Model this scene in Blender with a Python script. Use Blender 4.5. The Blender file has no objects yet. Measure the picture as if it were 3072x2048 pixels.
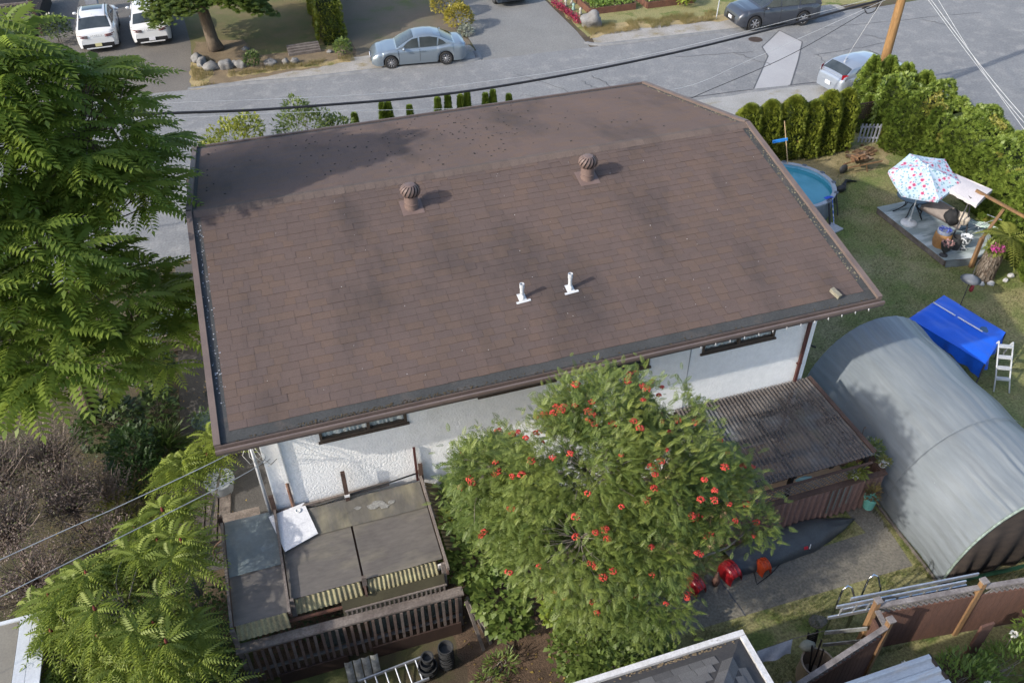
import bpy, bmesh, math, random
import numpy as np
from mathutils import Vector, Matrix, noise as mnoise

random.seed(7); RNG = np.random.default_rng(7)
SC = bpy.context.scene
COL = SC.collection
R = math.radians

# ------------------------------------------------------------ camera, sky, sun, exposure
CAM_P = (1.91057, -11.75547, 16.07892)
YAW, PITCH, ROLL = 0.304311, 0.692215, -0.011464
cf = Vector((math.sin(YAW)*math.cos(PITCH), math.cos(YAW)*math.cos(PITCH), -math.sin(PITCH)))
cr = Vector((math.cos(YAW), -math.sin(YAW), 0)); cu = cr.cross(cf)
rr = math.cos(ROLL)*cr + math.sin(ROLL)*cu; uu = -math.sin(ROLL)*cr + math.cos(ROLL)*cu
cam = bpy.data.cameras.new('camera'); camo = bpy.data.objects.new('camera', cam); COL.objects.link(camo)
M = Matrix((rr, uu, -cf)).transposed().to_4x4(); M.translation = CAM_P
camo.matrix_world = M
cam.sensor_width = 36.0; cam.lens = 2558.46/3072*36.0; cam.clip_end = 2000.0; cam.clip_start = 0.1
SC.camera = camo

SUN_EL, SUN_AZ = R(30.5), R(15.5)          # the sun stands to the left, a little in front of the house
sdir = Vector((-math.cos(SUN_AZ)*math.cos(SUN_EL), -math.sin(SUN_AZ)*math.cos(SUN_EL), math.sin(SUN_EL)))
wd = bpy.data.worlds.new('World'); SC.world = wd; wd.use_nodes = True
wn = wd.node_tree.nodes; bg = wn['Background']
sky = wn.new('ShaderNodeTexSky'); sky.sky_type = 'NISHITA'; sky.sun_disc = False
sky.sun_elevation = SUN_EL; sky.sun_rotation = math.atan2(sdir.x, sdir.y)
sky.air_density = 1.0; sky.dust_density = 2.2; sky.ozone_density = 1.0
wd.node_tree.links.new(sky.outputs[0], bg.inputs[0]); bg.inputs[1].default_value = 0.15
sl = bpy.data.lights.new('sun', 'SUN'); sl.energy = 2.35; sl.angle = R(0.8); sl.color = (1.0, 0.93, 0.83)
so = bpy.data.objects.new('sun', sl); COL.objects.link(so); so.rotation_euler = sdir.to_track_quat('Z', 'Y').to_euler()
so.location = (-40, -10, 30)
SC.view_settings.view_transform = 'Standard'; SC.view_settings.look = 'None'
SC.view_settings.exposure = 1.06; SC.view_settings.gamma = 1.0; SC.view_settings.use_curve_mapping = False
SC.render.engine = 'CYCLES'

# ------------------------------------------------------------ materials
MATS = {}
def srgb(r, g, b):
    f = lambda v: (v/255/12.92) if v/255 <= 0.04045 else ((v/255+0.055)/1.055)**2.4
    return (f(r)*.78, f(g)*.78, f(b)*.78)      # picture value of a sunlit surface -> its base colour
def mat(name, c, c2=None, scale=3.0, rough=0.7, bump=0.0, bscale=40.0, metal=0.0, spec=0.3, fine=0.12, fscale=30.0,
        lo=0.35, hi=0.65, stretch=None, trans=0.0, coat=0.0, tint=0.0, bdist=0.02, c3=None, s3=0.5, lo3=0.5, hi3=0.6, alpha=1.0, obj=False):
    if name in MATS: return MATS[name]
    m = bpy.data.materials.new(name); m.use_nodes = True; MATS[name] = m
    nt = m.node_tree; n = nt.nodes; L = nt.links.new
    p = n['Principled BSDF']; out = n['Material Output']
    if obj:
        tc = n.new('ShaderNodeTexCoord'); pos = tc.outputs['Object']
    else:
        pos = n.new('ShaderNodeNewGeometry').outputs['Position']
    if stretch:
        vm = n.new('ShaderNodeVectorMath'); vm.operation = 'MULTIPLY'; vm.inputs[1].default_value = stretch
        L(pos, vm.inputs[0]); pos = vm.outputs[0]
    def noise(sc, det=5.0):
        t = n.new('ShaderNodeTexNoise'); t.inputs['Scale'].default_value = sc; t.inputs['Detail'].default_value = det
        t.inputs['Roughness'].default_value = 0.6; L(pos, t.inputs['Vector']); return t.outputs['Fac']
    def rng(v, a, b):
        t = n.new('ShaderNodeMapRange'); t.inputs[1].default_value = a; t.inputs[2].default_value = b; L(v, t.inputs[0]); return t.outputs[0]
    def mix(f, a, b, blend='MIX'):
        t = n.new('ShaderNodeMix'); t.data_type = 'RGBA'; t.blend_type = blend
        if isinstance(f, (int, float)): t.inputs[0].default_value = f
        else: L(f, t.inputs[0])
        for s, v in ((t.inputs[6], a), (t.inputs[7], b)):
            if isinstance(v, tuple): s.default_value = (*v[:3], 1)
            else: L(v, s)
        return t.outputs[2]
    if c2 is None: c2 = tuple(x*0.8 for x in c)
    col = mix(rng(noise(scale), lo, hi), c, c2)
    if c3: col = mix(rng(noise(s3, 6), lo3, hi3), col, c3)
    if tint:
        at = n.new('ShaderNodeAttribute'); at.attribute_name = 'tint'
        v = n.new('ShaderNodeMapRange'); v.inputs[3].default_value = 1-tint; v.inputs[4].default_value = 1+tint
        L(at.outputs['Fac'], v.inputs[0])
        cm = n.new('ShaderNodeCombineColor')
        for i in range(3): L(v.outputs[0], cm.inputs[i])
        col = mix(1.0, col, cm.outputs[0], 'MULTIPLY')
    if fine:
        v = n.new('ShaderNodeMapRange'); v.inputs[1].default_value = 0.3; v.inputs[2].default_value = 0.7
        v.inputs[3].default_value = 1-fine; v.inputs[4].default_value = 1+fine; L(noise(fscale, 3), v.inputs[0])
        cm = n.new('ShaderNodeCombineColor')
        for i in range(3): L(v.outputs[0], cm.inputs[i])
        col = mix(1.0, col, cm.outputs[0], 'MULTIPLY')
    L(col, p.inputs['Base Color'])
    p.inputs['Roughness'].default_value = rough; p.inputs['Metallic'].default_value = metal
    p.inputs['Specular IOR Level'].default_value = spec
    if coat: p.inputs['Coat Weight'].default_value = coat; p.inputs['Coat Roughness'].default_value = 0.06
    if bump:
        b = n.new('ShaderNodeBump'); b.inputs['Strength'].default_value = bump; b.inputs['Distance'].default_value = bdist
        L(noise(bscale, 4), b.inputs['Height']); L(b.outputs[0], p.inputs['Normal'])
    sh = p.outputs[0]
    if trans:
        t = n.new('ShaderNodeBsdfTranslucent'); L(col, t.inputs[0]); x = n.new('ShaderNodeMixShader'); x.inputs[0].default_value = trans
        L(sh, x.inputs[1]); L(t.outputs[0], x.inputs[2]); sh = x.outputs[0]
    if alpha < 1:
        t = n.new('ShaderNodeBsdfTransparent'); x = n.new('ShaderNodeMixShader'); x.inputs[0].default_value = alpha
        L(t.outputs[0], x.inputs[1]); L(sh, x.inputs[2]); sh = x.outputs[0]
    if sh is not p.outputs[0]: L(sh, out.inputs[0])
    return m
def leafmat(name, dark, light, third=None, trans=0.35, rough=0.52):
    """leaf colour runs from dark to light with each leaf's own 'tint'"""
    if name in MATS: return MATS[name]
    m = bpy.data.materials.new(name); m.use_nodes = True; MATS[name] = m
    nt = m.node_tree; n = nt.nodes; L = nt.links.new; p = n['Principled BSDF']
    at = n.new('ShaderNodeAttribute'); at.attribute_name = 'tint'
    cr_ = n.new('ShaderNodeValToRGB'); e = cr_.color_ramp.elements
    e[0].color = (*dark, 1); e[1].color = (*light, 1); e[1].position = 0.9
    if third: x = e.new(0.975); x.color = (*third, 1)
    L(at.outputs['Fac'], cr_.inputs[0]); L(cr_.outputs[0], p.inputs['Base Color'])
    p.inputs['Roughness'].default_value = rough; p.inputs['Specular IOR Level'].default_value = 0.5
    t = n.new('ShaderNodeBsdfTranslucent'); L(cr_.outputs[0], t.inputs[0])
    x = n.new('ShaderNodeMixShader'); x.inputs[0].default_value = trans
    L(p.outputs[0], x.inputs[1]); L(t.outputs[0], x.inputs[2]); L(x.outputs[0], n['Material Output'].inputs[0])
    return m
def glassmat(name, c, rough=0.08, alpha=0.85):
    return mat(name, c, c, rough=rough, spec=0.6, fine=0, alpha=alpha)

# ------------------------------------------------------------ objects
OFF = {}
def props(o, label=None, cat=None, group=None, kind=None):
    if label: o['label'] = label
    if cat: o['category'] = cat
    if group: o['group'] = group
    if kind: o['kind'] = kind
    return o
def T(name, label, cat, loc=(0, 0, 0), group=None, rz=0.0, local=False):
    o = bpy.data.objects.new(name, None); COL.objects.link(o); o.empty_display_size = 0.2
    o.location = loc; o.rotation_euler = (0, 0, rz); props(o, label, cat, group)
    OFF[o.name] = (0, 0, 0) if local else tuple(loc)
    return o
def link(name, me, parent=None):
    o = bpy.data.objects.new(name, me); COL.objects.link(o)
    if parent is not None: o.parent = parent; OFF[o.name] = OFF.get(parent.name, (0, 0, 0))
    else: OFF[o.name] = (0, 0, 0)
    return o
def copy_tree(o, parent=None):
    c = o.copy(); COL.objects.link(c)
    if parent is not None: c.parent = parent
    OFF[c.name] = OFF.get(o.name, (0, 0, 0))
    for ch in list(o.children): copy_tree(ch, c)
    return c

def V3(*a): return Vector(a)
class MB:
    """collects shapes; build() makes them ONE mesh object"""
    def __init__(s): s.v = []; s.f = []; s.t = []
    def add(s, vs, fs, tint=0.5):
        b = len(s.v); s.v += [tuple(x) for x in vs]; s.f += [tuple(b+i for i in f) for f in fs]; s.t += [tint]*len(vs); return s
    def box(s, c, d, rot=None, tint=0.5, taper=1.0):
        hx, hy, hz = d[0]/2, d[1]/2, d[2]/2
        vs = [Vector((x*hx*(taper if z > 0 else 1), y*hy*(taper if z > 0 else 1), z*hz)) for z in (-1, 1) for y in (-1, 1) for x in (-1, 1)]
        if rot is not None: vs = [rot @ v for v in vs]
        vs = [v+Vector(c) for v in vs]
        return s.add(vs, [(0, 2, 3, 1), (4, 5, 7, 6), (0, 1, 5, 4), (2, 6, 7, 3), (0, 4, 6, 2), (1, 3, 7, 5)], tint)
    def span(s, a, b, tint=0.5):
        return s.box([(a[i]+b[i])/2 for i in range(3)], [abs(b[i]-a[i]) for i in range(3)], tint=tint)
    def beam(s, p, q, w, h, up=(0, 0, 1), tint=0.5):
        p = Vector(p); q = Vector(q); d = q-p; L = d.length
        if L < 1e-6: return s
        d.normalize(); u = Vector(up)
        if abs(d.dot(u)) > 0.98: u = Vector((0, 1, 0))
        sd = d.cross(u).normalized(); u = sd.cross(d)
        vs = [e+sd*a*w/2+u*b*h/2 for e in (p, q) for a, b in ((-1, -1), (1, -1), (1, 1), (-1, 1))]
        return s.add(vs, [(3, 2, 1, 0), (4, 5, 6, 7), (0, 1, 5, 4), (1, 2, 6, 5), (2, 3, 7, 6), (3, 0, 4, 7)], tint)
    def tube(s, pts, r, n=6, cap=True, tint=0.5):
        pts = [Vector(p) for p in pts]; rs = r if isinstance(r, (list, tuple)) else [r]*len(pts)
        vs = []; prev = None
        for i, p in enumerate(pts):
            d = (pts[min(i+1, len(pts)-1)]-pts[max(i-1, 0)])
            if d.length < 1e-9: d = Vector((0, 0, 1))
            d.normalize()
            a = prev if prev is not None else (Vector((0, 0, 1)) if abs(d.z) < 0.9 else Vector((1, 0, 0)))
            a = (a-d*a.dot(d))
            if a.length < 1e-6: a = d.orthogonal()
            a.normalize(); prev = a; b = d.cross(a)
            for k in range(n):
                t = 2*math.pi*k/n; vs.append(p+(a*math.cos(t)+b*math.sin(t))*rs[i])
        fs = [(i*n+k, i*n+(k+1) % n, (i+1)*n+(k+1) % n, (i+1)*n+k) for i in range(len(pts)-1) for k in range(n)]
        if cap: fs += [tuple(range(n-1, -1, -1)), tuple((len(pts)-1)*n+k for k in range(n))]
        return s.add(vs, fs, tint)
    def lathe(s, prof, c=(0, 0, 0), n=16, rot=None, cap=True, tint=0.5, sx=1, sy=1):
        vs = []
        for r, z in prof:
            for k in range(n):
                t = 2*math.pi*k/n; v = Vector((r*math.cos(t)*sx, r*math.sin(t)*sy, z))
                if rot is not None: v = rot @ v
                vs.append(v+Vector(c))
        m = len(prof)
        fs = [(i*n+k, i*n+(k+1) % n, (i+1)*n+(k+1) % n, (i+1)*n+k) for i in range(m-1) for k in range(n)]
        if cap: fs += [tuple(range(n-1, -1, -1)), tuple((m-1)*n+k for k in range(n))]
        return s.add(vs, fs, tint)
    def prism(s, poly, z0, z1, tint=0.5):
        n = len(poly)
        vs = [(x, y, z0) for x, y in poly]+[(x, y, z1) for x, y in poly]
        fs = [tuple(range(n-1, -1, -1)), tuple(range(n, 2*n))]+[(i, (i+1) % n, n+(i+1) % n, n+i) for i in range(n)]
        return s.add(vs, fs, tint)
    def grid(s, fn, nu, nv, tint=0.5):
        vs = [fn(i/nu, j/nv) for i in range(nu+1) for j in range(nv+1)]
        fs = [(i*(nv+1)+j, (i+1)*(nv+1)+j, (i+1)*(nv+1)+j+1, i*(nv+1)+j+1) for i in range(nu) for j in range(nv)]
        return s.add(vs, fs, tint)
    def rock(s, c, d, seed=0, n=2, amp=0.22, tint=0.5):
        bm = bmesh.new(); bmesh.ops.create_icosphere(bm, subdivisions=n, radius=1.0)
        vs = []
        for v in bm.verts:
            k = 1+amp*mnoise.noise(v.co*1.3+Vector((seed*7.1, seed*3.3, seed)))*2
            vs.append(Vector((v.co.x*d[0]/2*k, v.co.y*d[1]/2*k, v.co.z*d[2]/2*k))+Vector(c))
        fs = [tuple(v.index for v in f.verts) for f in bm.faces]; bm.free()
        return s.add(vs, fs, tint)
    def mesh(s, name, off=(0, 0, 0), smooth=False):
        me = bpy.data.meshes.new(name)
        me.from_pydata([(x-off[0], y-off[1], z-off[2]) for x, y, z in s.v], [], s.f)
        a = me.attributes.new('tint', 'FLOAT', 'POINT'); a.data.foreach_set('value', s.t)
        if smooth: me.polygons.foreach_set('use_smooth', [True]*len(me.polygons))
        me.update(); return me
    def build(s, name, m, parent=None, smooth=False, label=None, cat=None, group=None, kind=None, auto=None):
        off = OFF.get(parent.name, (0, 0, 0)) if parent is not None else (0, 0, 0)
        me = s.mesh(name, off, smooth); me.materials.append(m)
        if auto is not None:
            me.polygons.foreach_set('use_smooth', [True]*len(me.polygons))
            me.set_sharp_from_angle(angle=R(auto))
        o = link(name, me, parent); return props(o, label, cat, group, kind)
    def thing(s, name, m, label, cat, base=None, **k):
        """a top-level one-mesh thing whose origin stands at its base"""
        xs = np.array(s.v)
        b = base or (float(xs[:, 0].mean()), float(xs[:, 1].mean()), float(xs[:, 2].min()))
        me = s.mesh(name, b, k.pop('smooth', False)); me.materials.append(m)
        au = k.pop('auto', None)
        if au is not None:
            me.polygons.foreach_set('use_smooth', [True]*len(me.polygons)); me.set_sharp_from_angle(angle=R(au))
        o = link(name, me); o.location = b; return props(o, label, cat, **k)

def sheet(name, poly, z, m, kind='structure', sub=None, parent=None):
    """a flat polygon laid at height z"""
    bm = bmesh.new(); bm.faces.new([bm.verts.new((x, y, z)) for x, y in poly]); 
    me = bpy.data.meshes.new(name); bm.to_mesh(me); bm.free(); me.materials.append(m)
    o = link(name, me, parent)
    if kind and parent is None: o['kind'] = kind
    return o
def rect(x0, x1, y0, y1): return [(x0, y0), (x1, y0), (x1, y1), (x0, y1)]
def ragged(poly, amp=0.12, step=0.35, seed=1, keep=None):
    """the outline with the uneven edge that grass or gravel has"""
    out = []; rnd = random.Random(seed)
    for i in range(len(poly)):
        a = Vector(poly[i]); b = Vector(poly[(i+1) % len(poly)]); d = b-a; n = max(1, int(d.length/step)); nn = Vector((-d.y, d.x)).normalized()
        for k in range(n):
            t = k/n; j = 0 if k == 0 else rnd.uniform(-amp, amp)
            q = a+d*t+nn*j; out.append((q.x, q.y))
    return out

# ------------------------------------------------------------ foliage
def inst_mesh(name, tv, tf, mats, pos, tint, off=(0, 0, 0)):
    """many copies of a small template (tv, tf) joined into one mesh: mats (N,3,3), pos (N,3), tint (N,)"""
    tv = np.asarray(tv, float); N = len(pos); k = len(tv)
    P = np.einsum('nij,kj->nki', mats, tv)+np.asarray(pos)[:, None, :]-np.asarray(off)
    P = P.reshape(-1, 3)
    me = bpy.data.meshes.new(name)
    lens = np.array([len(f) for f in tf]); flat = np.concatenate([np.array(f) for f in tf])
    loops = (flat[None, :]+(np.arange(N)*k)[:, None]).ravel()
    tot = np.tile(lens, N); start = np.concatenate([[0], np.cumsum(tot)[:-1]])
    me.vertices.add(N*k); me.vertices.foreach_set('co', P.astype(np.float32).ravel())
    me.loops.add(len(loops)); me.loops.foreach_set('vertex_index', loops.astype(np.int32))
    me.polygons.add(len(tot)); me.polygons.foreach_set('loop_start', start.astype(np.int32)); me.polygons.foreach_set('loop_total', tot.astype(np.int32))
    a = me.attributes.new('tint', 'FLOAT', 'POINT'); a.data.foreach_set('value', np.repeat(np.asarray(tint), k).astype(np.float32))
    me.update(calc_edges=True); return me
def frames(d, up=None, roll=None):
    """rotation matrices whose x axis runs along d and whose z axis is as near up as can be"""
    d = np.asarray(d, float); d = d/np.linalg.norm(d, axis=1, keepdims=True)
    u = np.tile([0, 0, 1.0], (len(d), 1)) if up is None else np.asarray(up, float)
    y = np.cross(u, d); ln = np.linalg.norm(y, axis=1, keepdims=True); y = np.where(ln < 1e-4, [[0, 1.0, 0]], y/np.maximum(ln, 1e-4))
    z = np.cross(d, y)
    if roll is not None:
        c = np.cos(roll)[:, None]; s_ = np.sin(roll)[:, None]; y, z = c*y+s_*z, -s_*y+c*z
    return np.stack([d, y, z], axis=2)
def frond(pairs, lw, ll, droop=0.35, term=True, fold=0.25):
    """a feather-shaped leaf of unit length along x, leaflets in pairs"""
    vs = []; fs = []
    def bez(t): return np.array([t*(1-0.12*droop*t), 0, 0.10*droop*math.sin(t*2.2)-droop*t*t*0.55])
    def leaf(b, d, w, L):
        d = d/np.linalg.norm(d); sd = np.cross([0, 0, 1.0], d); sd /= np.linalg.norm(sd)
        i = len(vs); tip = b+d*L+np.array([0, 0, -fold*L]); m = b+d*L*0.45
        vs.extend([b, m+sd*w/2+np.array([0, 0, -.03*L]), tip, m-sd*w/2+np.array([0, 0, -.03*L])]); fs.append((i, i+1, i+2, i+3))
    for k in range(pairs):
        t = 0.18+0.78*k/max(1, pairs-1); b = bez(t); k2 = 0.65+0.35*math.sin(math.pi*min(1, t*1.05))
        for sgn in (-1, 1): leaf(b, np.array([0.42, sgn*1.0, 0]), lw*k2, ll*k2)
    if term: leaf(bez(1.0), np.array([1.0, 0, -0.3*droop]), lw*.75, ll*.7)
    i = len(vs); w = 0.012
    for t in (0, .5, 1): b = bez(t); vs.extend([b+[0, w*(1-.6*t), .004], b-[0, w*(1-.6*t), -.004]])
    fs += [(i, i+2, i+3, i+1), (i+2, i+4, i+5, i+3)]
    return np.array(vs), fs
def simple_leaf(w=0.5):
    return np.array([(0, 0, 0), (0.35, w/2, 0.06), (1, 0, -.12), (0.35, -w/2, 0.06), (0.4, 0, 0)]), [(0, 4, 1), (4, 2, 1), (0, 3, 4), (4, 3, 2)]
def spray(n=4, sp=0.6):
    """a flat fan of narrow cedar scales"""
    vs = []; fs = []
    for k in range(n):
        a = (k/(n-1)-.5)*2*sp; d = np.array([math.cos(a), math.sin(a), 0]); sd = np.array([-d[1], d[0], 0]); L = 1-0.25*abs(a)
        i = len(vs); vs += [d*0.0+sd*.04, d*L*.55+sd*.12+[0, 0, .05], d*L+[0, 0, -.1], d*L*.55-sd*.12+[0, 0, .05]]; fs.append((i, i+1, i+2, i+3))
    return np.array(vs), fs
def rdir(n):
    v = RNG.normal(size=(n, 3)); return v/np.linalg.norm(v, axis=1, keepdims=True)
def clump_noise(P, s=0.8, seed=0.0):
    return np.array([mnoise.noise(Vector((p[0]*s+seed, p[1]*s, p[2]*s))) for p in P])
def foliage(name, parent, m, pos, dirs, size, tmpl, tint, roll=None, kind=None, up=None):
    off = OFF.get(parent.name, (0, 0, 0)) if parent is not None else (0, 0, 0)
    mats = frames(dirs, up=up, roll=roll)*np.asarray(size)[:, None, None]
    me = inst_mesh(name, tmpl[0], tmpl[1], mats, pos, np.clip(tint, 0, 1), off); me.materials.append(m)
    o = link(name, me, parent)
    if kind: o['kind'] = kind
    return o
def branch(mb, p, q, r0, r1, bend=0.2, n=5, seg=6):
    p = Vector(p); q = Vector(q); j = Vector([random.uniform(-1, 1) for _ in range(3)])*(q-p).length*bend*0.5
    pts = [p.lerp(q, t/n)+j*math.sin(math.pi*t/n) for t in range(n+1)]
    mb.tube(pts, [r0+(r1-r0)*t/n for t in range(n+1)], seg); return pts
# ============================================================ the setting
GRASS_DRY = srgb(150, 138, 92); GRASS_GRN = srgb(88, 104, 50); SOIL = srgb(92, 78, 64)
m_ground = mat('soil', srgb(98, 86, 70), srgb(76, 66, 54), scale=1.2, rough=0.95, bump=0.6, bscale=25, fine=0.3, fscale=60, c3=srgb(84, 92, 52), s3=0.25, lo3=0.52, hi3=0.62)
m_lawn = mat('lawn', srgb(112, 124, 68), srgb(136, 134, 88), scale=0.9, rough=0.95, bump=0.9, bscale=45, fine=0.42, fscale=15, lo=0.4, hi=0.6, c3=srgb(168, 154, 118), s3=0.5, lo3=0.45, hi3=0.70)
m_lawn_dry = mat('dry_lawn', srgb(134, 134, 88), srgb(156, 146, 104), scale=0.9, rough=0.95, bump=0.9, bscale=45, fine=0.42, fscale=18, c3=srgb(104, 116, 62), s3=0.9, lo3=0.52, hi3=0.62)
m_lawn_dark = mat('dark_lawn', srgb(98, 104, 62), srgb(122, 110, 78), scale=0.5, rough=0.95, bump=0.9, bscale=50, fine=0.3, fscale=40, c3=srgb(126, 112, 84), s3=0.8, lo3=0.55, hi3=0.7)  # dull dark green turf with dry brown patches
m_asphalt = mat('asphalt', (0.190, 0.195, 0.200), (0.158, 0.163, 0.170), scale=0.30, rough=0.9, bump=0.5, bscale=70, fine=0.20, fscale=12, c3=(0.225, 0.226, 0.225), s3=1.3, lo3=0.5, hi3=0.68, bdist=0.012)
m_patch = mat('road_patch', (0.33, 0.335, 0.345), (0.30, 0.30, 0.31), scale=0.8, rough=0.9, bump=0.4, bscale=60, fine=0.1)
m_tar = mat('tar_seal', (0.075, 0.078, 0.085), (0.1, 0.1, 0.105), scale=4, rough=0.7)
m_gravel = mat('gravel', (0.32, 0.31, 0.295), (0.25, 0.235, 0.21), scale=0.8, rough=0.95, bump=0.8, bscale=50, fine=0.3, fscale=35, c3=srgb(140, 128, 96), s3=0.9, lo3=0.56, hi3=0.7)
m_gravel_w = mat('pale_gravel', (0.31, 0.31, 0.305), (0.25, 0.25, 0.24), scale=0.7, rough=0.95, bump=0.8, bscale=50, fine=0.25, fscale=35, c3=srgb(146, 138, 116), s3=0.9, lo3=0.56, hi3=0.70)
m_drive = mat('driveway', (0.145, 0.134, 0.12), (0.118, 0.11, 0.10), scale=0.6, rough=0.92, bump=0.6, bscale=60, fine=0.25, fscale=16)
m_drive2 = mat('aggregate_drive', (0.195, 0.195, 0.188), (0.168, 0.168, 0.163), scale=0.5, rough=0.92, bump=0.6, bscale=60, fine=0.22, fscale=16)
m_dirt = mat('dirt_yard', srgb(120, 108, 94), srgb(108, 104, 84), scale=0.5, rough=0.95, bump=0.7, bscale=40, fine=0.25, fscale=35, c3=srgb(96, 104, 62), s3=0.5, lo3=0.58, hi3=0.7)
m_conc = mat('exposed_aggregate', srgb(138, 132, 118), srgb(120, 116, 106), scale=0.9, rough=0.93, bump=0.7, bscale=60, fine=0.30, fscale=18, c3=srgb(112, 110, 104), s3=0.5, lo3=0.5, hi3=0.7)
m_concd = mat('side_path', srgb(96, 94, 92), srgb(80, 78, 76), scale=0.8, rough=0.93, bump=0.5, bscale=70, fine=0.25)
m_mulch = mat('mulch', srgb(112, 92, 76), srgb(84, 70, 58), scale=2.2, rough=0.97, bump=1.0, bscale=40, fine=0.4, fscale=40, c3=srgb(128, 112, 92), s3=1.6, lo3=0.55, hi3=0.7)
m_needle = mat('needle_litter', srgb(138, 122, 98), srgb(118, 104, 84), scale=1.4, rough=0.97, bump=0.8, bscale=45, fine=0.35, fscale=40)

sheet('ground', rect(-500, 500, -500, 500), 0.0, m_ground)
sheet('lawn', ragged([(13.2, -6.5), (19, -6.5), (27.6, 2), (27.6, 15.2), (24.5, 15.2), (19.0, 15.4), (13.2, 15.4)], .1, .4, 3), 0.004, m_lawn)
sheet('grass_yard', ragged([(5.6, -5.6), (14.2, -5.6), (14.2, 0.6), (8.0, 0.6), (6.5, -3.9)], .06, .3, 4), 0.005, m_lawn_dry)
far = [(-60, 31.0), (-20, 29.8), (-1.8, 28.85), (4.4, 28.2), (7.8, 28.1), (13, 27.72), (18.2, 27.6), (26.6, 27.25), (35.3, 27.85), (46.5, 28.7), (90, 31.5)]
sheet('street', [(-60, 20.1), (20.4, 20.0), (26.0, 19.8), (28.6, 18.6), (30.6, 17.6), (31.5, 15.5), (31.5, -60), (52, -60), (52, 20), (90, 20)]+far[::-1], 0.016, m_asphalt)
st = bpy.data.objects['street']
patch = [(23.7, 20.4), (26.35, 23.6), (26.7, 24.75), (28.75, 26.5), (28.98, 24.7), (27.45, 22.65), (25.5, 20.2)]
sheet('road_patch', patch, 0.021, m_patch)
# tar-sealed cracks on the street
def strip(mb, pts, w, z):
    pts = [Vector((p[0], p[1])) for p in pts]
    for a, b in zip(pts[:-1], pts[1:]):
        d = (b-a); n = Vector((-d.y, d.x)).normalized()*w/2; a2 = a-d.normalized()*w*.3; b2 = b+d.normalized()*w*.3
        mb.add([(a2.x-n.x, a2.y-n.y, z), (b2.x-n.x, b2.y-n.y, z), (b2.x+n.x, b2.y+n.y, z), (a2.x+n.x, a2.y+n.y, z)], [(0, 1, 2, 3)])
def wander(a, b, n=9, amp=.12, seed=0):
    rnd = random.Random(seed); a = Vector(a); b = Vector(b); d = b-a; nn = Vector((-d.y, d.x)).normalized()
    return [a+d*(i/n)+nn*(rnd.uniform(-amp, amp) if 0 < i < n else 0) for i in range(n+1)]
mb = MB(); zt = 0.0262
strip(mb, [patch[i] for i in (0, 1, 2, 3)], .06, zt); strip(mb, [patch[i] for i in (3, 4, 5, 6)], .06, zt)
strip(mb, wander((18.5, 20.6), (23.6, 20.35), 9, .05, 1), .07, zt); strip(mb, wander((25.4, 20.2), (28.4, 19.9), 5, .05, 2), .07, zt)
for k, (a, b) in enumerate([((14.0, 25.5), (15.9, 22.4)), ((13.4, 23.2), (14.9, 22.3)), ((22.0, 25.0), (26.0, 24.4)), ((25.0, 24.6), (25.9, 22.6)), ((28.6, 23.0), (33.0, 23.2)), ((31.0, 26.1), (40.5, 25.3)), ((36.8, 25.4), (37.6, 24.0)),
                            ((16.5, 22.6), (19.0, 22.9)), ((32.5, 24.6), (33.2, 23.6)), ((17.3, 24.2), (17.8, 22.3)), ((16.6, 23.8), (17.1, 22.2)), ((3, 24.5), (4.6, 21.8)), ((9.5, 22.6), (11.6, 22.9)), ((28.8, 23.0), (28.4, 21.6))]):
    strip(mb, wander(a, b, 8, .1, k+5), random.choice((.03, .035, .045)), zt+.0002*k)
o = mb.build('crack_seal', m_tar, kind='structure')
# manhole cover
mb = MB(); mb.lathe([(0.36, 0), (0.36, 0.006), (0.30, 0.006), (0.30, 0.002), (.02, .002)], (26.92, 25.77, 0.0205), 24, cap=True)
for k in range(5): mb.box((26.92, 25.77-.2+.1*k, .0245), (.48*math.cos((k-2)*.5), .02, .005))
mb.thing('manhole_cover', mat('cast_iron', (.12, .09, .075), rough=.6, metal=.6), 'round rusty brown manhole cover in the asphalt street', 'manhole')
# verge and gravel
sheet('gravel_shoulder', ragged([(-0.7, 28.6), (4.4, 28.05), (7.8, 28.0), (12.9, 27.6), (12.9, 29.9), (8.4, 30.2), (4.0, 30.2), (1.0, 30.0)], .12, .5, 5), 0.012, m_gravel)
sheet('gravel_shoulder', ragged([(19.0, 27.5), (27.2, 27.1), (34, 27.7), (34, 29), (27.0, 29.0), (23, 29.6), (19.3, 29.3)], .15, .5, 6), 0.012, m_gravel)
sheet('gravel_verge', ragged([(14.5, 15.4), (24.6, 15.4), (28.9, 16.4), (30.6, 17.7), (28.6, 18.9), (26.0, 20.0), (20.4, 20.15), (14.5, 20.2)], .08, .5, 7), 0.0205, m_gravel_w)
sheet('front_garden', ragged([(-1, 12.8), (13.6, 12.8), (13.6, 20.0), (-1, 20.0)], .1, .5, 8), 0.010, m_lawn_dry)
sheet('driveway', [(-9.5, 28.9), (-0.75, 28.5), (-0.65, 31.0), (-0.6, 34.8), (-2.2, 60), (-9.5, 60)], 0.008, m_drive)
sheet('driveway', [(12.95, 27.6), (18.55, 27.4), (18.75, 30.0), (19.2, 60), (14.2, 60), (13.1, 30.5)], 0.0145, m_drive2)
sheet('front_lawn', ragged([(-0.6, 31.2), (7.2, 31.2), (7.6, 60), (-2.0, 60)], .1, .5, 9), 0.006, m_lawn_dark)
sheet('dirt_yard', ragged([(7.2, 30.0), (13.0, 30.0), (14.3, 60), (7.6, 60)], .1, .5, 10), 0.007, m_dirt)
sheet('litter_bed', ragged([(-0.7, 28.9), (1.0, 29.0), (6.5, 29.7), (7.0, 31.5), (2.5, 32.0), (2.0, 34.5), (-0.4, 35.0)], .12, .4, 11), 0.0155, m_needle)
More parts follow.
